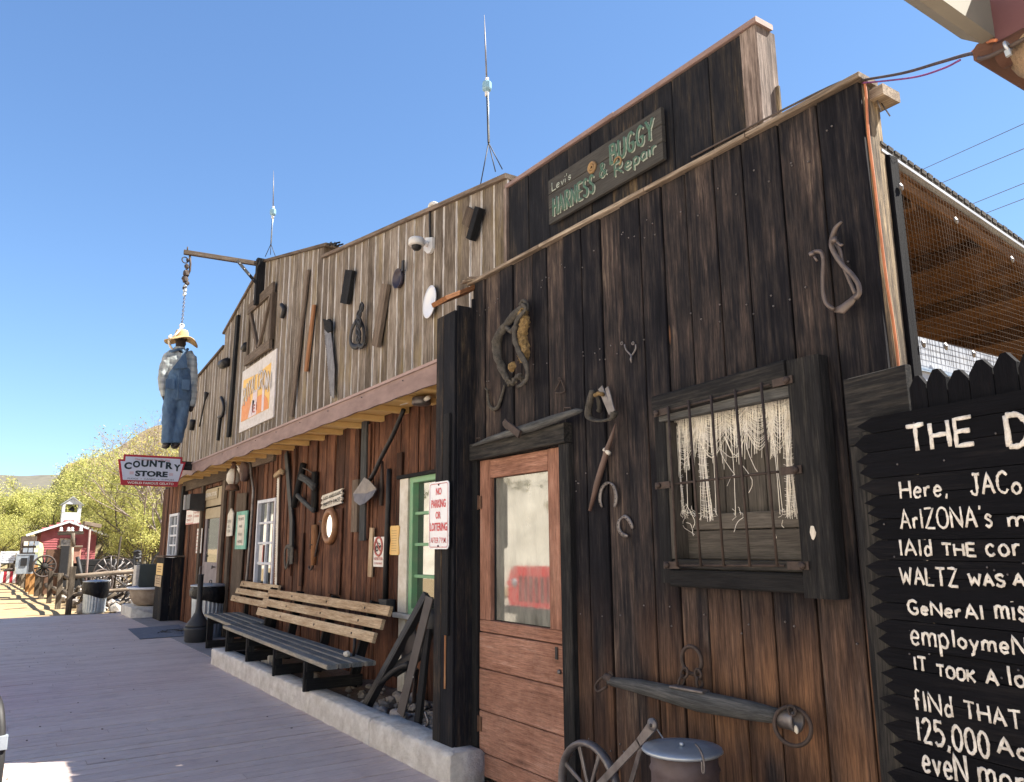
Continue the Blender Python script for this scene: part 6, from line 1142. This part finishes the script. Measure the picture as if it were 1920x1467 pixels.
# rail fence
gpz = -.06; pb = atz(127,1153,gpz); PX, PY = pb.x, pb.y; ang = math.atan2(1.13-PY, -44.5-PX); dirf = V((math.cos(ang), math.sin(ang), 0))
def fpost(p, h_, wd, lean, lb, mat):
    mb = MB(); mb.m(mat).bar(V((p.x,p.y,-.3)), V((p.x+lean, p.y+lean*.6, h_)), wd, wd*.75, (0,1,0), .012); return tag(mb.build('fence_post'), lb, 'fence post', 'posts of the rustic rail fence')
fpost(pb, 1.07, .13, .02, 'tall near fence post standing at the corner of the boardwalk beside the trash can', W_FENCE)
k = 0; LBF = 'weathered rough fence post in the receding row along the sand'
M_ORP = wood('ochre_post_wood', [(0,(.14,.06,.02)),(.5,(.34,.17,.06)),(1,(.5,.3,.13))], .3, .8, 1, .85)
posts = [pb]
for px_ in (112,93,79,69,61,54,47,41,35.5,30.5,26,22.5,19.5,17):
    rd_ = ray(px_, 1110); dd = (PY*rd_.x-PX*rd_.y)/(rd_.y*dirf.x-rd_.x*dirf.y); p = pb+dirf*dd; posts.append(p); orange = k in (4, 5)
    fpost(p+V((0,(R()-.5)*.06,0)), .78+.22*R()+(.1 if orange else 0), .11+.05*R()+(.06 if orange else 0), (R()-.5)*.14, LBF if not orange else 'broad ochre fence post, one of two side by side midway along the row', M_ORP if orange else W_FENCE); k += 1
for j, z in enumerate((.82, .42)):
    for i, (a_, b_) in enumerate(zip(posts, posts[1:])):
        if i == 0 and j == 0: pass
        mb = MB(); mb.m(W_FENCE).tube(smooth_path([a_+V((0,.09,z+(R()-.5)*.08)), a_.lerp(b_,.5)+V((0,.09+(R()-.5)*.1,z+(R()-.5)*.1)), b_+V((0,.09,z+(R()-.5)*.08))], 3), [.045+.02*R() for _ in range(7)], 7); tag(mb.build('fence_rail'), ('upper' if j == 0 else 'lower')+' crooked rail in the receding rustic fence', 'fence rail', 'rails of the rustic fence')
for z, w_ in ((.93,.055),(.50,.045)):
    mb = MB(); mb.m(W_CAP).tube(smooth_path([pb+V((.0,.03,z-.04)), pb+V((.1,.55,z+.0)), pb+V((.15,1.1,z+.04)), pb+V((.2,1.75,z+.06))], 4), w_, 8); tag(mb.build('peeled_rail'), 'pale peeled log rail, '+('upper' if z > .7 else 'lower')+' one behind the near trash can', 'fence rail')
mb = MB(); p = atz(145,1150,-.03); mb.m(M_ROCK).blob(V((p.x+.0, p.y+.12, .05)), (.16,.14,.14), .18, 3, 1.3, True); tag(mb.build('boulder'), 'round grey boulder between the near fence post and the trash can', 'boulder')
# scrap heap, wagons and relics behind the fence
hp_ = MB(); 
for i in range(520):
    x = -21.6-R()**1.25*20; y = PY-.02*(-x-21.8)+.30+R()**1.3*3.2; r = .05+.13*R(); c = V((x, y, -.02+r*.5)); q = R(); hp_.m(M_ROCK if q < .45 else (W_FENCE if q < .7 else M_BLKMET))
    if q < .45: hp_.blob(c, (r*1.2,r,r*.8), .4, 1)
    elif q < .7: t = R()*3; hp_.tube([c, c+V((math.cos(t)*.6, math.sin(t)*.5, .1+.35*R()))], .03+.02*R(), 6)
    else: t = R()*3; hp_.tube(smooth_path([c, c+V((math.cos(t)*.25, .1, .3*R())), c+V((math.cos(t)*.5, .25, .1+.4*R()))], 3), .02+.02*R(), 5)
o = tag(hp_.build('scrap_heap'), kind='stuff')
def wheel(c, r, nrm, lb, spokes=12, th=.028, mat=W_BLACK):
    t = thing('cartwheel', c, lb, 'wagon wheel', 'old wagon wheels among the relics'); c = V(c); mb = MB(); mb.m(M_IRON).torus(c, r, th, nrm, 36, 8); mb.build('rim', None, t); nm = V(nrm).normalized(); a = nm.orthogonal().normalized(); b = nm.cross(a); mb = MB(); mb.m(mat)
    for k in range(spokes): an = 2*math.pi*k/spokes; dd = a*math.cos(an)+b*math.sin(an); mb.tube([c+dd*.06, c+dd*(r-.01)], [.026,.018], 6)
    mb.lathe(c-nm*.08, [(.05,0),(.09,.03),(.09,.13),(.05,.16)], 14, nm); mb.build('spokes_and_hub', None, t)
def ax_(px, py, X): return atx(px, py, X)
wheel(ax_(83,1062,-27), .30, (1,.25,0), 'dark spoked wagon wheel standing left of the rust-pink engine box')
wheel(ax_(207,1078,-25), .52, (1,.5,0), 'thin-rimmed bare wheel standing right of the pole with the pale top', 14, .014, M_STEEL)
wheel(ax_(222,1073,-26.2), .42, (1,-.2,.2), 'leaning spoked wheel just left of the dark hand pump', 12, .016, M_STEEL)
wheel(ax_(190,1093,-24), .34, (1,.6,.1), 'low dark wheel half buried in the scrap behind the log rail', 10, .03, M_IRON)
eb = thing('engine_box', ax_(132,1062,-29), 'rust-pink sheet metal boiler box on dark legs in front of the red schoolhouse', 'machine'); a_, b_ = ax_(117,1027,-29), ax_(150,1056,-29)
M_RPINK = plain('rust_pink_sheet', (.36,.19,.14), .75, 0, (.25,.115,.08), 3, .6)
mb = MB(); mb.m(M_RPINK).box(-29.6, -29, a_.y, b_.y, b_.z, a_.z, .03); mb.m(W_CAP).box(-29.65, -28.95, a_.y-.12, b_.y+.03, a_.z, a_.z+.06, .01, 'y'); mb.build('box_body', None, eb)
mb = MB(); mb.m(M_RUST).box(-29.5, -29.0, a_.y-.42, a_.y-.02, .1, a_.z-.05, .02); mb.m(M_BLKMET).box(-29.2, -28.9, a_.y-.05, a_.y+.20, .2, b_.z+.55, .02); mb.tube([V((-28.9,b_.y-.1,b_.z+.2)), V((-28.8,b_.y+.2,.1))], .06, 8); mb.m(W_BLACK).box(-29.9, -29.3, a_.y+.2, b_.y+.1, .0, b_.z, .02); mb.build('side_machinery', None, eb)
def pole(px, py0, py1, X, r, lb, mat=W_CAP, lean=0): 
    a_, b_ = ax_(px+lean, py0, X), ax_(px, py1, X); mb = MB(); mb.m(mat).tube([a_, V((b_.x, b_.y, min(b_.z, .0)))], [r*.8, r], 7); return mb, a_
mb, a_ = pole(136, 1025, 1075, -25.5, .045, ''); mb.m(W_FENCE).tube([ax_(137,1000,-25.5), ax_(137,1025,-25.5)], .05, 7); tag(mb.build('pale_pole'), 'pale wooden pole standing in front of the engine box', 'pole')
ib = thing('insulator_crossarm', ax_(135,1000,-27), 'weathered crossarm with white glass insulators on a post before the red gable', 'crossarm'); a_, b_ = ax_(108,1001,-27), ax_(157,999,-27); mb = MB(); mb.m(W_FENCE).bar(a_, b_, .10, .09, (0,0,1), .006); q = ax_(137,1000,-27); mb.bar(V((q.x-.06,q.y,0)), V((q.x-.06,q.y,q.z)), .09, .09, (0,1,0), .006); mb.build('arm', None, ib)
for px in (114, 128, 135, 151): 
    mb = MB(); p = ax_(px, 998, -27); mb.m(M_PLAST).lathe(p, [(.05,.02),(.055,.05),(.035,.07),(.045,.10),(.03,.14),(0,.15)], 12); mb.build('insulator', None, ib)
tp = thing('flood_mast', ax_(168,990,-24.5), 'thin tall mast with a grey-brown plank across its top right of the red gable', 'mast'); mb = MB(); mb.m(M_PINKP if 0 else M_FASC).tube([ax_(169,990,-24.5), V((*(ax_(163,1075,-24.5).xy), 0))], .028, 8); mb.build('mast', None, tp); mb = MB(); mb.m(W_BROWN).bar(ax_(157,981,-24.4), ax_(188,987,-24.6), .10, .12, UZ, .006); mb.build('crossboard', None, tp)
mb, a_ = pole(215, 1006, 1073, -24.8, .03, '', W_FENCE, 12); tag(mb.build('leaning_pole'), 'thin grey pole leaning to the right in front of the bare wheel', 'pole')
wb = thing('wagon_bed', ax_(205,1052,-33), 'long dark low wagon bed behind the wheels right of the schoolhouse', 'wagon'); a_, b_ = ax_(150,1050,-33), ax_(250,1062,-33); mb = MB(); mb.m(W_BLACK); 
for k in range(2): mb.box(-34.0, -33+.0, a_.y, b_.y, a_.z-.22-.23*k, a_.z-.005-.23*k, .01, 'y')
mb.build('bed_planks', None, wb); mb = MB(); mb.m(W_BLACK).bar(V((-33.5,a_.y+.3,0)), V((-33.5,a_.y+.3,a_.z-.4)), .12, .12, (0,1,0)); mb.bar(V((-33.5,b_.y-.3,0)), V((-33.5,b_.y-.3,a_.z-.4)), .12, .12, (0,1,0)); mb.build('undercarriage', None, wb)
hpz = thing('hand_pump', ax_(258,1055,-23), 'black iron hand pump standing behind the green tank', 'hand pump'); mb = MB(); mb.m(M_BLKMET)
for px in (254, 262): mb.tube([ax_(px,1036,-23), V((*(ax_(px,1066,-23).xy), 0))], .045, 8)
for py in (1035, 1040, 1047, 1056, 1064): mb.blob(ax_(258,py,-23), (.07,.11,.05), .4, 2, 3)
mb.build('pump_body', None, hpz); mb = MB(); mb.m(M_BLKMET).tube(smooth_path([ax_(283,1066,-23), ax_(287,1050,-23), ax_(298,1037,-23), ax_(308,1030,-23)], 4), .025, 7); mb.build('pump_arm', None, hpz)
ct = thing('cactus', ax_(71,1060,-36), 'single pale green columnar cactus before the red schoolhouse wall', 'cactus'); mb = MB(); mb.m(plain('cactus_skin', (.36,.36,.2), .8, 0, (.2,.24,.12), 8, .6)); a_ = ax_(71,1017,-36); 
prof = [(.20,-a_.z+0.0),(.22,-a_.z*.6),(.22,-.25),(.17,-.06),(.08,.0),(0,.01)]; vs=[]; n = 40
for r, h_ in prof:
    for k in range(n): t = 2*math.pi*k/n; rr_ = r*(1-.13*(k % 4 in (0,))); vs.append(a_+V((rr_*math.cos(t), rr_*math.sin(t), h_)))
mb.add(vs, [[i*n+k, i*n+(k+1) % n, (i+1)*n+(k+1) % n, (i+1)*n+k] for i in range(len(prof)-1) for k in range(n)], None, None, None, True); mb.build('stem', None, ct)
tb = thing('relic_board', ax_(52,1020,-34), 'tall grey display board of small pale plates left of the cactus', 'board'); a_, b_ = ax_(40,1006,-34), ax_(65,1050,-34); mb = MB(); mb.m(W_BROWN).box(-34.1, -34.0, a_.y, b_.y, b_.z-.4, a_.z, .02); mb.m(M_BRASS).box(-33.995, -33.985, a_.y+.15, b_.y-.02, a_.z-.30, a_.z-.24)
mb.build('backing_board', None, tb)
for i in range(4):
    for j in range(3):
        mb = MB(); mb.m(M_GALV if (i+j) % 3 else M_OLDWH).box(-33.99, -33.97, a_.y+.10+j*.17, a_.y+.24+j*.17, a_.z-.22-.24*i-.12, a_.z-.22-.24*i+.04, .004); mb.build('plate', None, tb)
sc_ = thing('metal_crate', ax_(48,1055,-30), 'white-framed metal crate with dark window panes behind the fence posts', 'crate'); a_, b_ = ax_(32,1040,-30), ax_(63,1064,-30); mb = MB(); mb.m(M_GALV).box(-30.6, -30, a_.y, b_.y, b_.z-.2, b_.z+.42, .02); 
for y in (a_.y, b_.y): mb.bar(V((-30,y,b_.z)), V((-30,y,a_.z)), .03, .03, (0,1,0))
mb.bar(V((-30,a_.y,a_.z)), V((-30,b_.y,a_.z)), .03, .03, UZ); mb.build('frame', None, sc_); mb = MB(); mb.m(M_BLKMET).box(-29.99, -29.97, a_.y+.12, a_.y+.3, b_.z+.05, b_.z+.3, .01); mb.box(-29.99, -29.97, a_.y+.36, b_.y-.03, b_.z-.15, b_.z+.38, .01); mb.build('panel', None, sc_)
tr_ = thing('flat_trailer', ax_(18,1050,-44), 'pale slatted trailer bed with a white end gate at the far left', 'trailer'); a_, b_ = ax_(3,1034,-44), ax_(28,1056,-44); mb = MB(); mb.m(M_WINWH)
for k in range(5): z = b_.z+(a_.z-b_.z)*(k+.5)/5; mb.box(-44.1, -44, a_.y, b_.y, z-.05, z+.045, .005, 'y')
mb.m(M_WHITE); mb.bar(V((-43.9,b_.y+.05,a_.z)), V((-43.9,b_.y+.35,b_.z-.25)), .12, .08, (0,1,0)); mb.bar(V((-43.9,a_.y,b_.z-.5)), V((-43.9,a_.y,a_.z)), .06, .06, (0,1,0)); mb.build('slatted_side', None, tr_); mb = MB(); mb.m(M_IRON).torus(V((-43.8,a_.y+.4,.3)), .26, .07, (1,0,0), 20, 8); mb.build('wheel', None, tr_)
mb = MB()
for k in range(6): mb.m(M_MAROON if k % 2 else M_PAPER).box(-42.3, -42.2, ax_(1,1075,-42.2).y+.12*k, ax_(1,1075,-42.2).y+.12*k+.118, 0, .5, .004)
tag(mb.build('striped_barrier'), 'low red and white striped barrier at the far end of the fence', 'barrier')
# schoolhouse
XB = -63.9; sb = thing('red_schoolhouse', (XB, 4.7, 0), 'small red clapboard schoolhouse with white trim and a white bell tower', 'schoolhouse')
M_BARN = plain('barn_red_siding', (.33,.095,.105), .85, 0, (.24,.06,.068), 2, .6, .1); yl_, yr_ = 3.0, 6.45; ze, za = 2.46, 3.42; ym = (2.13+7.1)/2
mb = MB(); mb.m(M_BARN); z = -.1; 
while z < za-.1:
    z2 = z+.17; lo = max(yl_, ym-(za-z)*((ym-2.13)/(za-ze))); hi = min(yr_, ym+(za-z)*((7.1-ym)/(za-ze))) 
    if hi-lo > .1: mb.prism([(XB+.03,lo,z),(XB+.0,lo,z2),(XB-.1,lo,z2),(XB-.1,lo,z)], (0,hi-lo,0))
    z = z2
mb.box(XB-6, XB-.1, yl_, yl_+.1, -.1, 2.6); mb.box(XB-6, XB-.1, yr_-.1, yr_, -.1, 2.6); mb.build('siding', None, sb)
mb = MB(); mb.m(M_ROOF)
for y_, s_ in ((2.13,-1),(7.1,1)): mb.prism([(XB+.35,ym,za),(XB+.35,y_,ze),(XB+.35,y_,ze-.07),(XB+.35,ym,za-.08)], (-6.6,0,0))
mb.build('roof', None, sb); mb = MB(); mb.m(M_WHITE)
for y_ in (2.1, 7.13): mb.bar(V((XB+.37,ym,za-.06)), V((XB+.37,y_,ze-.06)), .15, .05, UZ)
mb.m(W_BROWN).box(XB-.2, XB+.35, 7.1, 7.35, ze-.25, ze-.02); mb.build('barge_board', None, sb)
mb = MB(); mb.m(M_WHITE); a_, b_ = 4.13, 5.31; zb2 = 3.0
mb.box(XB-1.2, XB-.1, a_, b_, zb2, 4.02); 
for y_ in (a_+.08, b_-.08):
    for x_ in (XB-.16, XB-1.12): mb.box(x_-.08, x_+.08, y_-.08, y_+.08, 4.02, 4.62)
mb.prism([(XB-.08,a_,4.62),(XB-.08,b_,4.62),(XB-.08,(a_+b_)/2,5.08)], (-.1,0,0)); mb.prism([(XB-1.1,a_,4.62),(XB-1.1,b_,4.62),(XB-1.1,(a_+b_)/2,5.08)], (-.1,0,0)); mb.m(M_SHEETW)
for s_ in (-1, 1): mb.prism([(XB+.02,(a_+b_)/2,5.16),(XB+.02,(a_+b_)/2+s_*.72,4.58),(XB+.02,(a_+b_)/2+s_*.72,4.53),(XB+.02,(a_+b_)/2,5.09)], (-1.4,0,0))
mb.build('bell_tower', None, sb); mb = MB(); mb.m(M_BLKMET).lathe(V((XB-.6,4.72,4.16)), [(.24,0),(.20,.05),(.15,.2),(.10,.28),(0,.3)], 16, V((0,.35,1))); mb.tube([V((XB-.6,a_,4.5)), V((XB-.6,b_,4.5))], .03, 6); mb.build('bell', None, sb)
mb = MB(); mb.m(W_BROWN).box(XB+.04, XB+.09, 4.15, 5.15, 1.5, 2.2, .01); mb.m(M_STEEL).box(XB+.09, XB+.10, 4.25, 5.05, 1.6, 2.1); mb.build('boarded_window', None, sb); mb = MB(); mb.m(M_WHITE).box(XB-1.2, XB-.6, yr_, yr_+.05, 1.2, 2.1); mb.build('side_window', None, sb)
# hills
def hill(name, x0, x1, y0, y1, nx, ny, f, mat):
    vs=[]
    for i in range(nx+1):
        for j in range(ny+1): x = x0+(x1-x0)*i/nx; y = y0+(y1-y0)*j/ny; vs.append((x, y, f(x, y)))
    m = ny+1; mb = MB(); mb.m(mat).add(vs, [[i*m+j, (i+1)*m+j, (i+1)*m+j+1, i*m+j+1] for i in range(nx) for j in range(ny)], None, 0, None, True); return tag(mb.build(name), kind='structure')
M_HILL = plain('dry_hillside', (.28,.21,.11), .95, 0, (.15,.115,.058), .9, .8, .6); M_MESA = plain('far_mesa', (.115,.105,.08), .95, 0, (.075,.07,.052), .12, .7, .3)
nz = lambda x, y, s: mnoise.noise(V((x*s, y*s, 1.7)))
hf = lambda x, y: -.6+ max(0, (-40-x)*.05+(y-8)*.55)*(.9+.25*nz(x,y,.08)) *min(1, max(0,(y-7)/5)) + .35*nz(x,y,.35)*min(1, max(0,(y-8)/4)) + max(0,(-72-x))*.09*min(1,max(0,(y+25)/20))
hill('hillside', -190, -30, -20, 60, 160, 100, hf, M_HILL)
hill('far_hills', -1400, -600, -320, 900, 40, 90, lambda x, y: -10+max(0,(-600-x))*.215*min(1,max(0,1-abs((x+1000)/420)**4))*(.86+.10*nz(x,y,.004))+4*nz(x,y,.02), M_MESA)
bsh = MB(); mb_col = [plain('dry_brush_olive', (.20,.19,.065), .95, 0, (.11,.11,.04), 3, .8), plain('dry_brush_straw', (.42,.33,.13), .95, 0, (.28,.21,.085), 3, .8), plain('dry_brush_dark', (.07,.075,.035), .95, 0, (.04,.045,.02), 3, .8)]
for i in range(650):
    x = -34-R()*110; y = 8+R()*40 if R() < .75 else -12+R()*24
    if y < 8 and x > -72: continue
    z = hf(x, y); r = .3+.6*R(); bsh.m(mb_col[0 if R() < .45 else (1 if R() < .75 else 2)])
    for k in range(26):
        t = R()*6.28; q = V((x+math.cos(t)*r*R(), y+math.sin(t)*r*R(), z+r*R()*.9)); d = V((R()-.5, R()-.5, R()-.2)).normalized()*(.16+.2*R()); e = d.orthogonal().normalized()*.07; bsh.add([q-e, q+e, q+d], [[0,1,2]], None, 0)
tag(bsh.build('hillside_brush'), kind='stuff')
# trees
M_BARK = plain('grey_green_bark', (.12,.105,.07), .9, 0, (.06,.052,.036), 8, .7, .3); M_BARE = plain('bare_branch_bark', (.23,.19,.16), .9, 0, (.13,.10,.085), 8, .6)
def leafmat(name, c, c2):
    m, n, l, p = nodes(name); a = n.new('ShaderNodeAttribute'); a.attribute_name = 'bd'; sp = n.new('ShaderNodeSeparateXYZ'); l.new(a.outputs['Vector'], sp.inputs[0]); l.new(mix_(n, l, sp.outputs[0], c, c2), p.inputs['Base Color']); p.inputs['Roughness'].default_value = .7
    t = n.new('ShaderNodeBsdfTranslucent'); l.new(mix_(n, l, sp.outputs[0], c, c2), t.inputs[0]); x = n.new('ShaderNodeMixShader'); x.inputs[0].default_value = .45; l.new(p.outputs[0], x.inputs[1]); l.new(t.outputs[0], x.inputs[2]); l.new(x.outputs[0], n['Material Output'].inputs[0]); return m
L_GREEN = leafmat('palo_verde_leaf', (.29,.32,.075), (.58,.55,.19)); L_YEL = leafmat('yellowing_leaf', (.22,.19,.035), (.40,.32,.08))
def tree_mesh(seed, H, spread, leaf, nleaf, depth=5, trunk=.14, droop=.0, twigs=True):
    rs = random.Random(seed); tk = MB(); cr = MB(); tips=[]
    def grow(p, d, L, r, lv):
        q = p; P=[p]
        for k in range(3):
            d = (d+V((rs.uniform(-.28,.28), rs.uniform(-.28,.28), rs.uniform(-.12,.2)-droop*lv*.06))).normalized(); q = q+d*L/3; P.append(q)
        tk.tube(P, [r, r*.86, r*.74, r*.6], 6 if lv < 3 else 4, smooth=True, rnd=.5, caps=False)
        if lv >= 2: tips.extend(P[1:])
        if lv >= depth: return
        for k in range(3 if lv < 3 else 2+(rs.random() < .5)):
            a = rs.uniform(0, 6.28); sd = V((math.cos(a), math.sin(a), rs.uniform(-.1,.5))); grow(P[2] if k else P[3], (d*.75+sd*spread).normalized(), L*rs.uniform(.62,.86), r*.58, lv+1)
    for k in range(3): a = rs.uniform(0, 6.28); grow(V((rs.uniform(-.15,.15), rs.uniform(-.15,.15), -.2)), V((math.cos(a)*.35, math.sin(a)*.35, 1)).normalized(), H*.30, trunk, 0)
    if nleaf:
        for i in range(nleaf):
            p = rs.choice(tips); g = V((rs.gauss(0,.16), rs.gauss(0,.16), rs.gauss(.02,.16))); q = p+g; d = V((rs.uniform(-1,1), rs.uniform(-1,1), rs.uniform(-.9,.5))).normalized()*leaf*rs.uniform(.7,1.6); e = d.cross(V((rs.uniform(-1,1),rs.uniform(-1,1),rs.uniform(-1,1)))).normalized()*leaf*.28
            cr.add([q-e, q+d*.5-e*.9, q+d, q+e], [[0,1,2,3]], None, rs.random())
    return tk, cr
def tree(name, seed, loc, lb, H, spread, leaf, nleaf, lm, bark, depth=5, trunk=.14, droop=0):
    tk, cr = tree_mesh(seed, H, spread, leaf, nleaf, depth, trunk, droop); t = thing(name, (0,0,0), lb, 'tree', 'desert trees beyond the boardwalk'); tk.m(bark); tk.build('trunk', bark, t)
    for m_ in (tk, cr): pass
    if nleaf: cr.build('crown', lm, t)
    t.location = loc; return t
def tcopy(o, loc, lb, s, rz):
    c = copy_tree(o, (0,0,0), lb); c.location = loc; c.scale = (s, s, s*.95); c.rotation_euler.z = rz; return c
def gz(px, X, dz=-.3): p = ax_(px, 1040, X); return V((X, p.y, max(-.3, hf(X, p.y))+dz))
T1 = tree('palo_verde_tree', 3, gz(300,-46), 'loose yellow-green tree right behind the store corner', 8.0, .62, .10, 17000, L_GREEN, M_BARK, 5)
T2 = tree('palo_verde_tree', 8, gz(20,-72), 'feathery green tree at the far left edge behind the trailer', 8.6, .5, .115, 17000, L_GREEN, M_BARK, 5)
T3 = tree('yellowing_tree', 21, gz(312,-40), 'slender yellowing tree rising behind the hanging dummy\'s boots', 9.5, .42, .10, 2300, L_YEL, M_BARE, 5, .12)
LBT = 'yellow-green desert tree in the thicket behind the schoolhouse'
for i, (px, X, s, rz, src) in enumerate(((276,-48,.62,1.1,0),(205,-76,1.0,2.2,1),(165,-74,1.12,.4,0),(120,-82,1.15,3.0,1),(256,-62,.9,4.1,0),(-10,-66,.7,5.0,0),(45,-92,.85,1.9,1),(275,-40,.62,2.6,1),(185,-88,1.5,5.5,0),(150,-95,1.4,2.9,1),(295,-58,1.25,.9,1),(88,-100,1.0,3.3,0),(262,-75,1.45,2.0,0))):
    tcopy((T1, T2)[src], gz(px, X), LBT, s, rz)
B1 = tree('bare_tree', 5, gz(290,-42), 'leafless grey tree with fine drooping branches above the store sign', 11.5, .75, .1, 0, None, M_BARE, 6, .075, .45)
# utility poles and wires
def upole(px, pyt, X, lb):
    t = thing('utility_pole', ax_(px,1000,X), lb, 'utility pole', 'utility poles on the hillside'); a_ = ax_(px,pyt,X); mb = MB(); mb.m(W_BROWN).tube([V((X,a_.y,-2)), a_], [.16,.12], 8); mb.build('mast', None, t); mb = MB(); mb.m(W_BROWN).bar(a_+V((0,-1.1,-.25)), a_+V((0,1.1,-.25)), .14, .1, UZ); mb.build('crossarm', None, t)
upole(59, 939, -108, 'brown utility pole with a single crossarm left of the bell tower')
upole(82, 958, -170, 'fainter farther utility pole between the first pole and the bell tower'); upole(98, 966, -180, 'faint farthest utility pole just left of the bell tower')
for i, (a_, b_) in enumerate((((1690,336),(1925,230)), ((1735,356),(1925,277)), ((1790,396),(1925,342)), ((1820,411),(1925,371)))):
    p, q = at(*a_, 42), at(*b_, 36); d = q-p; mb = MB(); mb.m(M_CABLE).tube([p-d*.5, p, q, q+d*2], .016, 5, smooth=True); tag(mb.build('power_line'), ('highest','second','third','lowest')[i]+' of the four thin power lines in the sky beyond the shed roof', 'wire', 'power lines beyond the shed roof')
# what faces the buildings across the road: sunlit rock bank and a parked red car, seen mirrored in the panes
M_CLIFF = plain('cream_rock_bank', (.57,.52,.44), .95, 0, (.36,.32,.26), .8, .9, .8)
def cf(x, y): d = -10.5-y; return -.2+max(0, d)*(.95+.3*nz(x,y,.15))+.9*nz(x,y,.5)*min(1, max(0, d/2))
hill('rock_bank', -75, 25, -30, -9.5, 130, 40, cf, M_CLIFF)
bs2 = MB()
for i in range(260):
    x = -60+R()*70; y = -14-R()*9; z = cf(x, y); r = .35+.6*R(); bs2.m(mb_col[0 if R() < .6 else 1])
    for k in range(22): t = R()*6.28; q = V((x+math.cos(t)*r*R(), y+math.sin(t)*r*R(), z+r*R()*.9)); d = V((R()-.5, R()-.5, R()-.2)).normalized()*(.2+.2*R()); e = d.orthogonal().normalized()*.09; bs2.add([q-e, q+e, q+d], [[0,1,2]], None, 0)
tag(bs2.build('bank_brush'), kind='stuff')
M_CARRED = plain('bright_red_paint', (.62,.025,.03), .25, 0, (.58,.022,.028), 2, .3); M_TYRE = plain('black_tyre', (.02,.02,.02), .9)
cx = -9.75; cy = -1.15
car = thing('red_car', (cx, cy-1.9, -.11), 'red open off-road car parked facing the boardwalk, mirrored in the door pane', 'car'); mb = MB(); mb.m(M_CARRED); P = rrect(cx-.78, cx+.78, .5, 1.18, .22, cy); mb.prism(P, (0,-.06,0)); mb.box(cx-.66, cx+.66, cy-1.5, cy-.06, .62, 1.10, .05, 'y'); mb.box(cx-.74, cx+.74, cy-3.6, cy-1.5, .45, 1.05, .05, 'y')
for s_ in (-1, 1): mb.box(cx+s_*.86-.16, cx+s_*.86+.16, cy-1.05, cy-.12, .86, .93, .02, 'y')
mb.build('body', None, car); mb = MB(); mb.m(M_BLKMET)
for k in range(7): xk = cx-.42+.14*k; mb.box(xk-.036, xk+.036, cy+.002, cy+.010, .66, 1.03, .002)
mb.build('grille_slot', None, car)
for s_ in (-1, 1): mb = MB(); mb.m(M_GALV).lathe((cx+s_*.60, cy, .92), [(.07,0),(.07,.02),(.05,.03),(0,.035)], 18, (0,1,0)); mb.build('headlight', None, car)
for sx_ in (-1, 1):
    for yk in (cy-.6, cy-2.9): mb = MB(); mb.m(M_TYRE).lathe((cx+sx_*.84-.12, yk, .28), [(.2,0),(.37,.02),(.39,.06),(.39,.18),(.37,.22),(.2,.24)], 28, (1,0,0)); mb.build('wheel', None, car)
mb = MB(); mb.m(M_BLKMET); mb.tube([(cx-.66,cy-1.55,1.1),(cx-.6,cy-1.75,1.72),(cx+.6,cy-1.75,1.72),(cx+.66,cy-1.55,1.1)], .03, 8); mb.box(cx-.75, cx+.75, cy+.02, cy+.12, .46, .58, .02, 'x'); mb.m(G_WIN).prism([(cx-.62,cy-1.57,1.12),(cx+.62,cy-1.57,1.12),(cx+.57,cy-1.74,1.69),(cx-.57,cy-1.74,1.69)], (0,-.01,0)); mb.build('windscreen', None, car)
mb = MB(); mb.m(M_BLKMET); p = atz(-3,1485,0); mb.tube(smooth_path([V((p.x,p.y-.02,0)), V((p.x-.03,p.y-.02,.25)), V((p.x-.12,p.y-.05,.48)), V((p.x-.4,p.y-.1,.55))], 5), .035, 10); mb.m(M_GALV).box(p.x-.05, p.x+.02, p.y-.05, p.y+.02, .25, .33, .006); tag(mb.build('curved_black_stand'), 'black curved metal stand with a bright clip at the very left edge of the boardwalk', 'stand')  # unidentified black object at the walk's edge, built as a bent pipe
